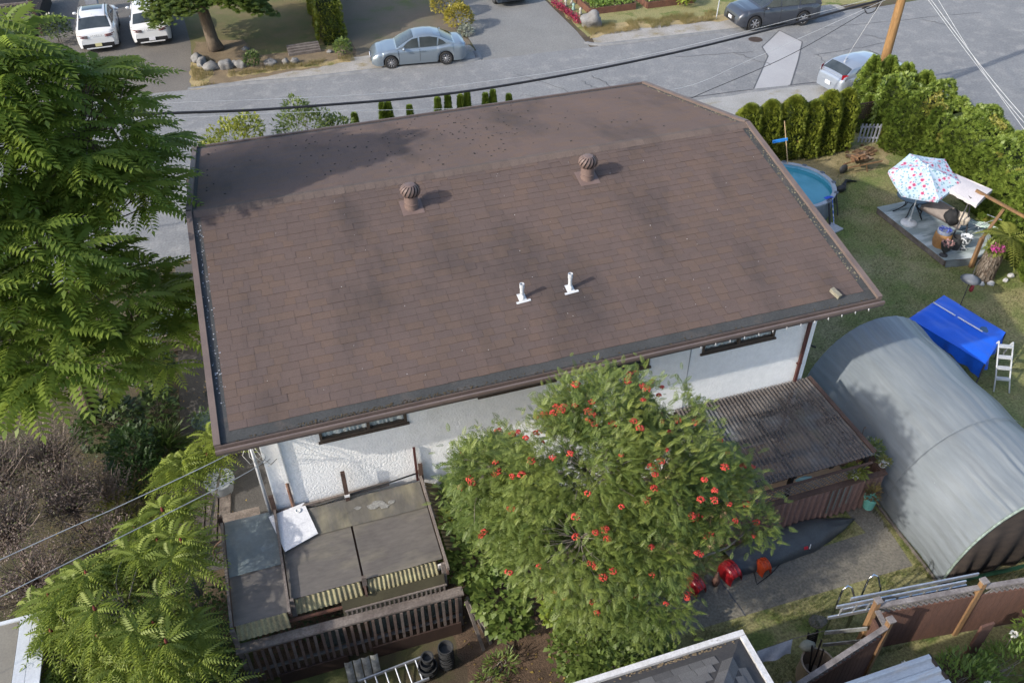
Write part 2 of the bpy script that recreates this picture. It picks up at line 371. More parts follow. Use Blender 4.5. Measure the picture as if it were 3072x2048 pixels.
sheet('front_lawn', ragged([(19.0, 29.0), (31, 28.6), (60, 30), (60, 60), (19.2, 60)], .12, .5, 12), 0.0045, m_lawn_dry)
m_mown = mat('dry_verge', srgb(178, 160, 120), srgb(156, 140, 100), scale=1.5, rough=.97, bump=1, bscale=40, fine=.35, fscale=30, c3=srgb(110, 112, 60), s3=.9, lo3=.55, hi3=.65)
sheet('dry_verge', ragged([(19.0, 28.7), (22, 29.3), (27.2, 28.8), (27.2, 29.7), (22, 30.3), (19.4, 30.2)], .2, .4, 13), 0.0175, m_mown)
sheet('dry_verge', ragged([(-0.8, 28.75), (-0.1, 28.7), (0.35, 30.4), (-0.2, 32.0), (-0.7, 32.2)], .08, .3, 14), 0.0195, m_mown)
sheet('dry_verge', ragged([(1.0, 29.6), (6.8, 29.6), (6.8, 30.1), (1.0, 30.2)], .12, .3, 15), 0.0215, m_mown)
sheet('dry_verge', ragged([(29.2, 17.4), (31.0, 16.6), (31.4, 14.5), (31.4, 5), (27.4, 5), (27.4, 16.2)], .1, .4, 16), 0.0225, m_mown)
# low asphalt kerb lips on the far side of the street
def kerb(pts, w=0.32, h=0.11):
    mb = MB()
    P = [Vector((x, y)) for x, y in pts]
    prof = [(-w/2, 0.012), (-w*.32, h*.8), (0, h), (w*.3, h*.75), (w/2, 0.012)]
    vs = []
    for i, p in enumerate(P):
        d = (P[min(i+1, len(P)-1)]-P[max(i-1, 0)]).normalized(); n = Vector((-d.y, d.x))
        e = 0.15 if i in (0, len(P)-1) else 1
        vs += [(p.x+n.x*a, p.y+n.y*a, z if e == 1 else .012+(z-.012)*e) for a, z in prof]
    m = len(prof)
    mb.add(vs, [(i*m+k, (i+1)*m+k, (i+1)*m+k+1, i*m+k+1) for i in range(len(P)-1) for k in range(m-1)])
    return mb.build('kerb', mat('kerb_asphalt', (.20, .205, .21), (.15, .155, .16), scale=3, rough=.9, bump=.4), kind='structure', smooth=True)
kerb([(-0.9, 28.95), (1.2, 28.72), (4.4, 28.3), (7.8, 28.2), (11.5, 27.95), (12.5, 27.85), (12.85, 27.95), (12.95, 28.5), (12.97, 29.0)])
kerb([(18.62, 28.3), (18.8, 27.9), (19.3, 27.65), (22.0, 27.52), (26.6, 27.35), (30, 27.5), (35.3, 27.95)])
# back yard: concrete path, beaten earth, side path
sheet('concrete_path', [(5.7, -0.9), (8.05, -0.9), (8.5, -2.55), (13.36, -2.45), (13.15, -0.4), (14.0, -0.4), (14.02, -1.7), (13.80, -3.55), (7.4, -3.46), (5.9, -3.4)], 0.010, m_conc)
mb = MB(); strip(mb, wander((9.55, -2.56), (9.62, -3.5), 6, .04, 3), .03, .0145); mb.build('path_joint', m_tar, kind='structure')
sheet('mulch_path', ragged([(3.6, -6.5), (6.2, -6.5), (6.4, -3.6), (5.9, -0.4), (3.7, 0.6)], .1, .3, 17), 0.006, m_mulch)
sheet('side_path', [(-1.7, 1.2), (0.6, 1.2), (0.6, 14.0), (-1.7, 14.0)], 0.007, m_concd)
sheet('side_yard', ragged([(-12, -6), (-1.7, -6), (-1.7, 14), (-12, 14)], .1, .5, 18), 0.005, mat('leafy_soil', srgb(96, 86, 70), srgb(70, 72, 48), scale=1.6, rough=.97, bump=1, bscale=30, fine=.4, fscale=30))
sheet('side_road', [(-12, 14.2), (-1.2, 14.2), (-1.2, 20.0), (-12, 20.0)], 0.0135, m_asphalt)
# ============================================================ the house
W_, DH_, HE, LX = 12.1309, 1.3461, 4.9, 14.0
SLA = math.atan2(DH_, W_/2); SLEN = math.hypot(DH_, W_/2); cA, sA = math.cos(SLA), math.sin(SLA)
def rf(x, s, h=0.0):   # a point on the front slope: s metres up from the eave, h off the deck
    return (x, s*cA-h*sA, HE+s*sA+h*cA)
def rb(x, s, h=0.0):
    return (x, W_-s*cA+h*sA, HE+s*sA+h*cA)
m_stucco = mat('white_stucco', (.80, .80, .79), (.76, .765, .76), scale=1.2, rough=.9, bump=.75, bscale=20, fine=.05, fscale=8, c3=(.66, .65, .62), s3=.9, lo3=.62, hi3=.8, bdist=.03)
m_trimb = mat('brown_trim', srgb(118, 104, 98), srgb(106, 94, 90), scale=2, rough=.55, fine=.08, metal=0.0)
m_fascia = mat('grey_fascia', srgb(112, 106, 104), srgb(84, 78, 76), scale=1.5, rough=.8, fine=.2, stretch=(.3, 1, 3))
m_flash = mat('metal_flashing', (.040, .042, .043), (.052, .054, .055), scale=1.5, rough=.92, fine=.2, c3=(.085, .070, .062), s3=1.2, lo3=.55, hi3=.72)
m_deck = mat('roof_felt', (.045, .045, .05), (.06, .058, .058), scale=3, rough=.9)
m_sh = mat('brown_shingle', (.108, .0795, .0705), (.094, .0715, .065), scale=0.55, rough=.95, bump=.5, bscale=90, fine=.16, fscale=70, tint=.03, stretch=(1.5, .55, 1),
           c3=(.060, .049, .047), s3=0.42, lo3=.50, hi3=.72, spec=.15, bdist=.006)
# a warmer or greyer cast for single shingles
nt = m_sh.node_tree
at = nt.nodes.new('ShaderNodeAttribute'); at.attribute_name = 'tint'
wn_ = nt.nodes.new('ShaderNodeTexWhiteNoise'); wn_.noise_dimensions = '1D'
mul = nt.nodes.new('ShaderNodeMath'); mul.operation = 'MULTIPLY'; mul.inputs[1].default_value = 977.0
nt.links.new(at.outputs['Fac'], mul.inputs[0]); nt.links.new(mul.outputs[0], wn_.inputs['W'])
rmp = nt.nodes.new('ShaderNodeValToRGB'); e = rmp.color_ramp.elements
e[0].color = (.97, .985, 1.0, 1); e[1].color = (1.07, 1.02, .92, 1); x_ = e.new(.5); x_.color = (1, 1, 1, 1)
nt.links.new(wn_.outputs['Value'], rmp.inputs[0])
pb = nt.nodes['Principled BSDF']; src = pb.inputs['Base Color'].links[0].from_socket
mx = nt.nodes.new('ShaderNodeMix'); mx.data_type = 'RGBA'; mx.blend_type = 'MULTIPLY'; mx.inputs[0].default_value = 1
nt.links.new(src, mx.inputs[6]); nt.links.new(rmp.outputs[0], mx.inputs[7]); nt.links.new(mx.outputs[2], pb.inputs['Base Color'])

house = T('house', 'two storey white stucco house with large brown shingled gable roof', 'house', (7.0, 6.06, 0))
HX0, HX1, HY0, HY1 = 0.64, 13.14, 0.70, 11.43
# walls: the front one with window openings
wins = [(1.79, 3.56, 3.73, 4.72), (5.10, 6.75, 3.98, 4.72), (7.75, 8.95, 3.75, 4.72), (10.23, 12.05, 3.76, 4.72)]
mb = MB()
xs = sorted({HX0, HX1, *[w[0] for w in wins], *[w[1] for w in wins]}); zs = sorted({0.0, 4.78, *[w[2] for w in wins], *[w[3] for w in wins]})
for i in range(len(xs)-1):
    for j in range(len(zs)-1):
        xc, zc = (xs[i]+xs[i+1])/2, (zs[j]+zs[j+1])/2
        if any(w[0] < xc < w[1] and w[2] < zc < w[3] for w in wins): continue
        mb.add([(xs[i], HY0, zs[j]), (xs[i+1], HY0, zs[j]), (xs[i+1], HY0, zs[j+1]), (xs[i], HY0, zs[j+1])], [(0, 1, 2, 3)])
for x0, x1, z0, z1 in wins:   # reveals
    y = HY0+.12
    mb.add([(x0, HY0, z0), (x1, HY0, z0), (x1, y, z0), (x0, y, z0)], [(0, 1, 2, 3)])
    mb.add([(x0, HY0, z0), (x0, y, z0), (x0, y, z1), (x0, HY0, z1)], [(0, 1, 2, 3)]); mb.add([(x1, HY0, z0), (x1, HY0, z1), (x1, y, z1), (x1, y, z0)], [(0, 1, 2, 3)])
zr = HE+(W_/2)*sA/cA-.15; ym = W_/2
for x in (HX0, HX1):
    mb.add([(x, HY0, 0), (x, HY1, 0), (x, HY1, 4.78), (x, ym, zr), (x, HY0, 4.78)], [(0, 1, 2, 3, 4)])
mb.add([(HX0, HY1, 0), (HX1, HY1, 0), (HX1, HY1, 4.78), (HX0, HY1, 4.78)], [(0, 1, 2, 3)])
wall = mb.build('wall', m_stucco, house, label='white stucco wall with rough trowelled texture')
mb = MB(); mb.box((9.95, HY0-.004, 2.4), (.018, .012, 4.7)); mb.build('control_joint', mat('joint_grey', (.35, .36, .38)), wall)
m_frame = mat('window_frame', srgb(96, 84, 74), srgb(84, 74, 66), rough=.5); m_glass = mat('window_glass', (.10, .13, .13), (.16, .19, .19), scale=1.2, rough=.06, spec=.8, fine=0, alpha=.10)
m_curt = mat('net_curtain', (.80, .84, .82), (.45, .50, .49), scale=9, rough=.9, stretch=(1, 1, .05), fine=.1)
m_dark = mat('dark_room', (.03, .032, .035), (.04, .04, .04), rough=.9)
for k, (x0, x1, z0, z1) in enumerate(wins):
    w = MB(); y = HY0+.02
    w.span((x0, y-.05, z0), (x1, y+.04, z0+.05)); w.span((x0, y-.05, z1-.05), (x1, y+.04, z1))
    w.span((x0, y-.048, z0+.05), (x0+.05, y+.04, z1-.05)); w.span((x1-.05, y-.048, z0+.05), (x1, y+.04, z1-.05))
    fo = w.build('window', m_frame, house, label='brown framed sliding window under the eave')
    xm = (x0+x1)/2+(.1 if k == 0 else 0)
    g = MB(); g.span((xm-.03, y-.046, z0+.05), (xm+.03, y+.03, z1-.05)); g.build('mullion', m_frame, fo)
    for a, b, yy in ((x0+.05, xm-.03, y), (xm+.03, x1-.05, y+.012)):
        g = MB(); g.span((a, yy-.004, z0+.05), (b, yy+.004, z1-.05)); g.build('pane', m_glass, fo)
    if k in (0, 3):
        g = MB(); n = 40
        g.grid(lambda u, v: (x0+.06+u*(x1-x0-.12), HY0+.075+.02*math.sin(u*90+3*math.sin(u*17)), z0+.04+v*(z1-z0-.06)), n*2, 1); g.build('curtain', m_curt, fo, smooth=True)
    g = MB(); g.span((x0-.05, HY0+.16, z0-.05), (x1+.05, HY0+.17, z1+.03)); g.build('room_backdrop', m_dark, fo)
    g = MB(); g.span((x0-.04, HY0-.05, z0-.045), (x1+.04, HY0+.0, z0-.002)); g.build('sill', m_frame, fo)
# roof decks, soffit
mb = MB()
for f in (rf, rb):
    vs = [f(0.02, 0, 0), f(LX-.02, 0, 0), f(LX-.02, SLEN, 0), f(.02, SLEN, 0), f(.02, 0, -.10), f(LX-.02, 0, -.10), f(LX-.02, SLEN, -.10), f(.02, SLEN, -.10)]
    mb.add(vs, [(0, 1, 2, 3), (7, 6, 5, 4), (0, 4, 5, 1), (0, 3, 7, 4), (1, 5, 6, 2)])
roof = mb.build('roof', m_deck, house)
mb = MB(); mb.span((0.03, 0.03, 4.765), (LX-.03, HY0+.0, 4.785)); mb.span((0.03, HY1, 4.765), (LX-.03, W_-.03, 4.785))
mb.span((.03, HY0, 4.765), (HX0-.002, HY1, 4.785)); mb.span((HX1+.002, HY0, 4.765), (LX-.03, HY1, 4.785))
mb.build('soffit', mat('soffit_board', srgb(150, 140, 132), rough=.8), house)
# shingles: courses of single tabs; the nearest 300 are pieces of their own, the rest one joined layer
EXPO = .183; WID = [.23, .28, .33, .38]; TINTS = [i/11 for i in range(12)]
def shingle_mesh(w, expo=EXPO, g=.0022):
    a, b = g, w-g; vs = []
    for s, lo, hi in ((0, .002, .0115), (expo+.03, .001, .0045)):
        vs += [(a, s, lo), (b, s, lo), (b, s, hi), (a, s, hi)]
    return vs, [(3, 2, 6, 7), (0, 1, 2, 3), (1, 5, 6, 2), (0, 3, 7, 4), (4, 7, 6, 5)]
fr = Matrix(((1, 0, 0), (0, cA, -sA), (0, sA, cA)))      # slope frame: x, up the slope, off the slope
pieces = []
rs = random.Random(11)
nc = int((SLEN-.30-.06)/EXPO)+1
for c in range(nc):
    s = .24+c*EXPO; x = .26; first = True
    while x < LX-.38:
        w = rs.choice(WID) if not first else rs.choice((.16, .23, .28, .33)); first = False
        if x+w > LX-.26: w = LX-.26-x
        if LX-.26-(x+w) < .12: w = LX-.26-x
        pieces.append((x, s, w, rs.choice(TINTS), rs.gauss(0, .004), rs.gauss(0, .003))); x += w
camv = Vector(CAM_P)
pieces.sort(key=lambda p: (Vector(rf(p[0], p[1]))-camv).length)
cache = {}; joined = MB(); nown = 0
for (x, s, w, t, ds, dh) in pieces:
    wk = round(w, 3)
    if nown < 300 and wk in WID:
        key = (wk, t)
        if key not in cache:
            vs, fs = shingle_mesh(wk); q = MB(); q.add(vs, fs, t); cache[key] = q.mesh('shingle'); cache[key].materials.append(m_sh)
        o = bpy.data.objects.new('shingle', cache[key]); COL.objects.link(o); o.parent = roof
        p = Vector(rf(x, s+ds, .004+abs(dh)))-Vector(house.location)
        o.matrix_local = Matrix.Translation(p) @ fr.to_4x4(); nown += 1
    else:
        vs, fs = shingle_mesh(w); b = Vector(rf(x, s+ds, .004+abs(dh)))
        joined.add([b+fr @ Vector(v) for v in vs], fs, t)
o = joined.build('shingle_courses', m_sh, roof, kind='stuff')
# back slope: shingle colour copied and lightened to make up for weaker sun
m_shb = m_sh.copy(); m_shb.name = 'sun_boosted_shingle'
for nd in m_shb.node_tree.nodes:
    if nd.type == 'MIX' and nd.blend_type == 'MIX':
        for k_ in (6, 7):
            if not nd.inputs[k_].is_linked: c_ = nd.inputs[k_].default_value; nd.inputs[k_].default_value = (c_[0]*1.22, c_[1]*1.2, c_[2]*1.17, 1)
joined = MB(); frb = Matrix(((1, 0, 0), (0, -cA, sA), (0, sA, cA)))
for c in range(nc+1):
    s = .18+c*EXPO; x = .18
    while x < LX-.2:
        w = min(rs.choice(WID), LX-.18-x); 
        if LX-.18-(x+w) < .1: w = LX-.18-x
        vs, fs = shingle_mesh(w, g=.001); b = Vector(rb(x, s, .002+abs(rs.gauss(0, .001))))
        t = rs.choice(TINTS); joined.add([b+frb @ Vector(v) for v in vs], [f[::-1] for f in fs], .5+.35*(t-.5)); x += w
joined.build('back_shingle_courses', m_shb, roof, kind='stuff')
# ridge caps
m_cap_sh = mat('tan_ridge_shingle', (.112, .085, .072), (.092, .070, .062), scale=1.2, rough=.95, fine=.2, fscale=50, tint=.10)
x = .12; k = 0
while x < LX-.2:
    q = MB(); w = .30; h0, h1 = .034, .022
    vs = [(x, *rf(0, SLEN-.20, .014)[1:]), (x, *rf(0, SLEN, h0+.006)[1:]), (x, *rb(0, SLEN-.20, .014)[1:]), (x+w, *rf(0, SLEN-.20, .024)[1:]), (x+w, *rf(0, SLEN, h1+.006+.014)[1:]), (x+w, *rb(0, SLEN-.20, .024)[1:])]
    q.add(vs, [(0, 3, 4, 1), (1, 4, 5, 2), (3, 0, 2, 5)], rs.choice(TINTS)); q.build('ridge_cap', m_cap_sh, roof); x += .235; k += 1
# eave flashing, rake flashing, rake trim, gutters, fascia
mb = MB()
mb.add([rf(.09, .01, .010), rf(LX-.09, .01, .010), rf(LX-.09, .27, .006), rf(.09, .27, .006)], [(0, 1, 2, 3)])
for xa, xb in ((.09, .34), (LX-.34, LX-.09)):
    mb.add([rf(xa, .33, .0075), rf(xb, .33, .0075), rf(xb, SLEN, .0075), rf(xa, SLEN, .0075)], [(0, 1, 2, 3)])
    mb.add([rb(xb, 0.05, .0065), rb(xa, 0.05, .0065), rb(xa, SLEN, .0065), rb(xb, SLEN, .0065)], [(0, 1, 2, 3)])
mb.build('eave_flashing', m_flash, roof)
for xa, xb in ((-.03, .09), (LX-.09, LX+.03)):
    q = MB()
    for f in (rf, rb):
        vs = [f(xa, -.03, -.16), f(xb, -.03, -.16), f(xb, -.03, .075), f(xa, -.03, .075), f(xa, SLEN, -.16), f(xb, SLEN, -.16), f(xb, SLEN, .075), f(xa, SLEN, .075)]
        q.add(vs, [(0, 1, 2, 3), (3, 2, 6, 7), (0, 3, 7, 4), (1, 5, 6, 2), (0, 4, 5, 1)])
    q.build('rake_trim', m_trimb, house)
def gutter(y, sgn):
    q = MB(); prof = [(0, .06), (0, -.10), (.02, -.10), (.115, -.10), (.135, -.03), (.135, .03), (.10, .035), (.10, .02), (.115, .015), (.10, -.08), (.02, -.085), (.012, .06)]
    prof = [(0, .05), (0, -.105), (.10, -.105), (.135, -.03), (.135, .032), (.085, .032), (.085, .015), (.112, .012), (.095, -.085), (.014, -.085), (.014, .05)]
    n = len(prof); vs = [(x, y+sgn*a, HE-.03+b) for x in (-.02, LX+.02) for a, b in prof]
    q.add(vs, [(i, n+i, n+(i+1) % n, (i+1) % n) for i in range(n)]+[tuple(range(n)), tuple(range(2*n-1, n-1, -1))])
    return q.build('gutter', m_trimb, house)
gutter(-.035, -1); gutter(W_+.035, 1)
for y0 in (-.034, W_): mb = MB(); mb.span((.0, y0, HE-.24), (LX, y0+.034, HE-.02)); mb.build('fascia', m_fascia, house)
# clips for a string of lights, right half of the front gutter
for k in range(13):
    q = MB(); x = 9.6+k*.335; q.box((x, -.185, HE-.10), (.014, .02, .04)); q.tube([(x, -.185, HE-.12), (x+.01, -.19, HE-.15)], [.009, .004], 6)
    q.build('light_clip', mat('white_plastic', (.45, .46, .48), rough=.4), house)
# leaf litter and moss lying along the rakes and in the eave
m_moss = mat('dry_moss', srgb(150, 146, 124), srgb(104, 96, 76), scale=8, rough=.97)
def litter(name, n, fn, smin, smax, m):
    q = MB()
    for i in range(n):
        p = Vector(fn()); s = random.uniform(smin, smax); q.rock(p, (s, s*random.uniform(.5, 1.2), s*.5), i, 1, .3, random.random())
    return q.build(name, m, roof, kind='stuff')
litter('rake_moss', 150, lambda: rf(LX-random.uniform(.10, .26), random.uniform(.5, SLEN), .012), .015, .05, m_moss)
litter('rake_moss', 110, lambda: rb(LX-random.uniform(.10, .24), random.uniform(.3, SLEN), .012), .015, .05, m_moss)
litter('rake_debris', 110, lambda: rf(random.uniform(.10, .30), random.uniform(.8, SLEN-.4), .012), .012, .04, mat('grey_debris', (.36, .38, .42), (.25, .26, .28)))
m_lit = mat('gutter_litter', srgb(86, 76, 58), srgb(60, 52, 42), rough=.97)
litter('gutter_litter', 420, lambda: rf(abs(random.gauss(0, 1))*2.2+1.6 if random.random() < .7 else random.uniform(.3, LX-.3), random.uniform(-.02, .07), .012), .015, .045, m_lit)
litter('gutter_litter', 160, lambda: rb(random.uniform(.2, LX-.2), random.uniform(.02, .12), .012), .012, .035, m_lit)
litter('moss_specks', 240, lambda: rb(min(LX-.4, max(.4, random.gauss(6.5, 3.2))), random.uniform(.4, SLEN-.6), .018), .02, .06, mat('dark_moss', (.03, .028, .026)))
litter('white_flecks', 60, lambda: rf(random.uniform(.5, LX-.5), random.uniform(.5, SLEN-.3), .02), .008, .022, mat('lichen_white', (.62, .62, .6)))
# turbine vents
m_turb = mat('brown_vent_metal', srgb(124, 106, 100), srgb(112, 96, 92), rough=.5, fine=.06)
for (vx, vs_) in ((4.84, 5.22), (9.13, 5.20)):
    b = Vector(rf(vx, vs_, .02)); q = MB()
    q.lathe([(.165, -.08), (.16, .04), (.158, .30)], b, 20, cap=True); q.lathe([(.178, .10), (.178, .12)], b, 20)
    ve = q.build('turbine_vent', m_turb, house, smooth=False, auto=40)
    q = MB(); q.add([rf(vx-.25, vs_-.27, .024), rf(vx+.25, vs_-.27, .024), rf(vx+.25, vs_+.25, .02), rf(vx-.25, vs_+.25, .02)], [(0, 1, 2, 3)]); q.build('base_flashing', m_turb, ve)
    hc = b+Vector((0, 0, .42)); q = MB()
    for k in range(15):       # curved vanes
        a0 = 2*math.pi*k/15; ring = []
        for j in range(8):
            ph = -.95+j*(2.25/7); r = .235*math.cos(ph*.93)**.75 if abs(ph*.93) < 1.5 else .03
            z = .155*math.sin(ph); a = a0+.75*(j/7)
            ring.append((r*math.cos(a), r*math.sin(a), z, a))
        vv = []
        for (px, py, pz, a) in ring:
            t = .030; rad = Vector((px, py, 0)); rl = max(rad.length, 1e-4); tg = Vector((-py/rl, px/rl, 0))*min(.062, .26*rl); inn = -rad/rl*.016
            p = hc+Vector((px, py, pz)); vv += [p, p+tg+inn]
        q.add(vv, [(2*j, 2*j+1, 2*j+3, 2*j+2) for j in range(7)])
    q.build('vane_head', m_turb, ve, smooth=True)
    q = MB(); q.lathe([(.12, .0), (.115, .015), (.02, .028), (.002, .03)], hc+Vector((0, 0, .135)), 20); q.build('vent_cap', m_turb, ve, auto=40)
    q = MB(); q.lathe([(.15, -.12), (.19, 0), (.12, .13)], hc, 16); q.build('vent_core', m_dark, ve, smooth=True)
# white plumbing pipes
m_galv = mat('painted_galvanised', (.46, .48, .51), (.36, .39, .42), scale=14, rough=.55, fine=.15)
for (vx, y0, h) in ((6.43, 1.905, .37), (7.50, 1.889, .40)):
    s0 = y0/cA; b = Vector(rf(vx, s0, .01)); q = MB()
    q.tube([b-Vector((0, 0, .05)), b+Vector((0, 0, h*.78))], .042, 14); q.lathe([(.052, h*.72), (.052, h), (.040, h), (.040, h*.8)], b, 14, cap=False); q.lathe([(.038, h*.8), (.001, h*.801)], b, 14)
    pi_ = q.build('vent_pipe', m_galv, house, auto=40)
    q = MB(); q.lathe([(.075, -.01), (.06, .06), (.044, .10)], b, 12, cap=False)
    q.add([rf(vx-.085, s0-.10, .026), rf(vx+.085, s0-.10, .026), rf(vx+.085, s0+.12, .022), rf(vx-.085, s0+.12, .022)], [(0, 1, 2, 3)])
    q.add([rf(vx-.16, s0-.155, .03), rf(vx+.16, s0-.13, .03), rf(vx+.16, s0-.07, .028), rf(vx-.16, s0-.095, .028)], [(0, 1, 2, 3)])
    q.build('pipe_flashing', mat('white_flashing', (.60, .61, .62), (.42, .43, .44), scale=14, rough=.5), pi_)
# downspouts
m_dsw = mat('white_downspout', (.78, .78, .77), (.70, .69, .66), scale=4, rough=.5); m_dsb = mat('maroon_downspout', srgb(92, 58, 54), srgb(84, 52, 48), rough=.5)
q = MB(); q.beam((.94, HY0-.05, 4.74), (.97, HY0-.05, 2.85), .075, .055, up=(0, -1, 0)); ds = q.build('downspout', m_dsw, house)
q = MB(); q.tube([(.97, HY0-.05, 2.86), (.98, HY0-.06, 2.0), (.98, HY0-.07, .1)], .036, 8); q.build('lower_pipe', mat('rusty_pipe', srgb(150, 120, 104), srgb(120, 84, 66), scale=5), ds)
q = MB(); q.beam((12.92, HY0-.05, 4.76), (12.92, HY0-.05, .05), .075, .055, up=(0, -1, 0)); ds = q.build('downspout', m_dsb, house)
q = MB()
for z in (4.3, 2.75, 1.2): q.box((12.92, HY0-.03, z), (.12, .07, .03))
q.build('bracket', m_dsb, ds)
# electric service: mast, weatherhead, looped wires
m_mast = mat('grey_mast', (.38, .40, .42), (.3, .31, .33), rough=.5, metal=.4)
q = MB(); q.tube([(.50, .62, 1.2), (.50, .62, 4.35)], .035, 8); ms = q.build('service_mast', m_mast, house, smooth=True)
q = MB(); q.rock((.50, .55, 4.42), (.16, .2, .14), 3, 2, .1); q.build('weatherhead', mat('white_porcelain', (.7, .7, .68), rough=.4), ms)
for k in range(4):
    q = MB(); a = random.uniform(.15, .35); x0 = .35+.12*k
    q.tube([(.5, .5, 4.4), (x0, .3-.05*k, 4.3-a*.4), (x0+.1, .25, 4.2-a), (x0+.22, .35, 4.05-a*.5), (.62+.03*k, .62, 3.75-.1*k)], .007, 6)
    q.build('service_loop', mat('pale_wire', (.42, .42, .40), rough=.5), ms, smooth=True)

q = MB(); bp_ = Vector(rf(13.05, .30, .03)); q.box(bp_+Vector((0, 0, .045)), (.10, .26, .09), fr @ Matrix.Rotation(.25, 3, 'Z')); q.thing('wood_block', mat('pale_block', srgb(150, 146, 130), srgb(126, 122, 108), scale=8, rough=.9), 'pale wooden block lying on the front right roof corner', 'wood block')
# ============================================================ lean-to greenhouse against the front wall
def corr(mb, p00, p10, p11, p01, waves, amp, nv=1, per=6, off=None):
    """corrugated sheet: ribs run from the 00-10 edge to the 01-11 edge"""
    a, b, c, d_ = (Vector(p) for p in (p00, p10, p11, p01)); nrm = off or (b-a).cross(d_-a).normalized()
    def fn(u, v): return (a.lerp(b, u)).lerp(d_.lerp(c, u), v)+nrm*amp*math.sin(u*waves*2*math.pi)
    return mb.grid(fn, waves*per, nv)
m_wood = mat('weathered_wood', srgb(136, 127, 120), srgb(104, 95, 90), scale=3, rough=.9, fine=.25, fscale=25, stretch=(1, 1, 1), bump=.3)
m_woodb = mat('brown_stained_wood', srgb(98, 78, 68), srgb(78, 62, 56), scale=2.5, rough=.85, fine=.25, fscale=30)
m_red = mat('redwood', srgb(120, 84, 68), srgb(96, 68, 58), scale=3, rough=.85, fine=.2)
m_fib = mat('grey_fibreglass', srgb(112, 108, 100), srgb(98, 96, 92), scale=1.1, rough=.45, fine=.18, fscale=9, stretch=(1, .35, 1), alpha=.95, c3=srgb(140, 134, 112), s3=1.4, lo3=.52, hi3=.7, spec=.45)
m_fibd = mat('brown_fibreglass', srgb(114, 109, 104), srgb(100, 96, 93), scale=1.2, rough=.45, fine=.14, fscale=14, stretch=(.35, 1, 1), alpha=.95, c3=srgb(136, 130, 116), s3=1.3, lo3=.5, hi3=.7, spec=.45)
m_fibb = mat('blue_fibreglass', srgb(124, 136, 140), srgb(108, 116, 116), scale=1.3, rough=.4, fine=.12, fscale=10, alpha=.93, c3=srgb(146, 158, 164), s3=1.4, lo3=.56, hi3=.68, spec=.45)
m_corr = mat('stained_corrugated', srgb(186, 180, 140), srgb(146, 138, 112), scale=4, rough=.6, fine=.2, trans=.25)
g = T('greenhouse_lean_to', 'ramshackle lean-to greenhouse of grey plastic panels and weathered timber against white wall', 'greenhouse', (1.6, -.6, 0))
def slab(mb, x0, x1, y0, z0, y1, z1, th=.012):
    mb.add([(x0, y0, z0), (x1, y0, z0), (x1, y1, z1), (x0, y1, z1), (x0, y0, z0-th), (x1, y0, z0-th), (x1, y1, z1-th), (x0, y1, z1-th)], [(0, 1, 2, 3), (7, 6, 5, 4), (0, 4, 5, 1), (1, 5, 6, 2), (2, 6, 7, 3), (3, 7, 4, 0)])
def wavy(mb, x0, x1, y0, z0, y1, z1, amp=.012, seed=0):
    mb.grid(lambda u, v: (x0+u*(x1-x0), y0+v*(y1-y0), z0+v*(z1-z0)+amp*mnoise.noise(Vector((u*3+seed, v*3, seed)))-.02*math.sin(math.pi*v)), 14, 12)
for a, mm in (((.64, 3.64, -.20, 2.045, .50, 2.085), m_fib), ((-.43, .57, -.66, 2.00, .66, 2.10), m_fibb)):
    q = MB(); wavy(q, *a, seed=a[0]); q.build('roof_panel', mm, g, smooth=True)
for a in ((-.43, .57, -1.70, 1.88, -.60, 1.975), (.64, 2.03, -1.46, 1.90, -.12, 2.02), (2.07, 3.64, -1.46, 1.905, -.12, 2.025)):
    q = MB(); wavy(q, *a, seed=a[0]+4); q.build('roof_panel', m_fibd, g, smooth=True)
for x in (-.46, .60, 3.68):
    q = MB(); q.beam((x, .78, 2.20), (x, -1.78, 1.97), .05, .075); q.build('rafter', m_wood, g)
for x in (-.46, .60, 2.05, 3.68):
    q = MB(); q.beam((x, .60, 1.86), (x, -1.72, 1.75), .045, .09); q.build('joist', m_woodb, g)
for x, y, z0, z1 in ((2.09, .47, 1.9, 2.96), (.60, .60, 0, 2.62), (3.70, .56, 0, 2.55), (-.47, .6, 0, 2.35), (2.06, -1.5, 1.75, 2.06), (3.84, -1.82, 0, 1.26), (-.46, -1.82, 0, 1.95), (.66, -1.55, 1.5, 2.02), (3.62, -1.6, 1.2, 1.95)):
    q = MB(); q.beam((x, y, z0), (x, y, z1), .09, .05, up=(0, 1, 0)); q.build('post', m_woodb if z1 > 2.3 else m_wood, g)
for k, (x, y, s_) in enumerate(((2.62, .18, .17), (2.80, .10, .10), (2.95, .16, .07), (2.25, .22, .08))):
    q = MB(); q.add([(x+s_*r_*math.cos(a)*1.3, y+s_*r_*math.sin(a)*.8, 2.050+.057*(y-.05)) for a, r_ in [(2*math.pi*i/11, random.uniform(.5, 1)) for i in range(11)]], [tuple(range(11))]); q.build('white_splash', mat('chalky_splash', (.26, .26, .245), (.17, .17, .16), scale=20, lo=.4, hi=.6), g)
q = MB(); q.beam((3.62, .63, 2.0), (3.62, .63, 3.0), .05, .05, up=(0, 1, 0)); q.build('post', m_dsb, g)
q = MB(); q.box((2.09, .44, 2.25), (.11, .03, .06)); q.build('post_tape', mat('white_tape', (.7, .7, .7)), g)
q = MB(); q.beam((.65, .60, 2.06), (3.0, .60, 2.14), .05, .09); q.build('ledger', m_wood, g)
q = MB(); q.tube([(1.4, .5, 2.12), (2.2, .53, 2.18), (3.0, .55, 2.22), (3.6, .55, 2.3)], .018, 6); q.build('hose', mat('black_hose', (.03, .03, .03), rough=.5), g, smooth=True)
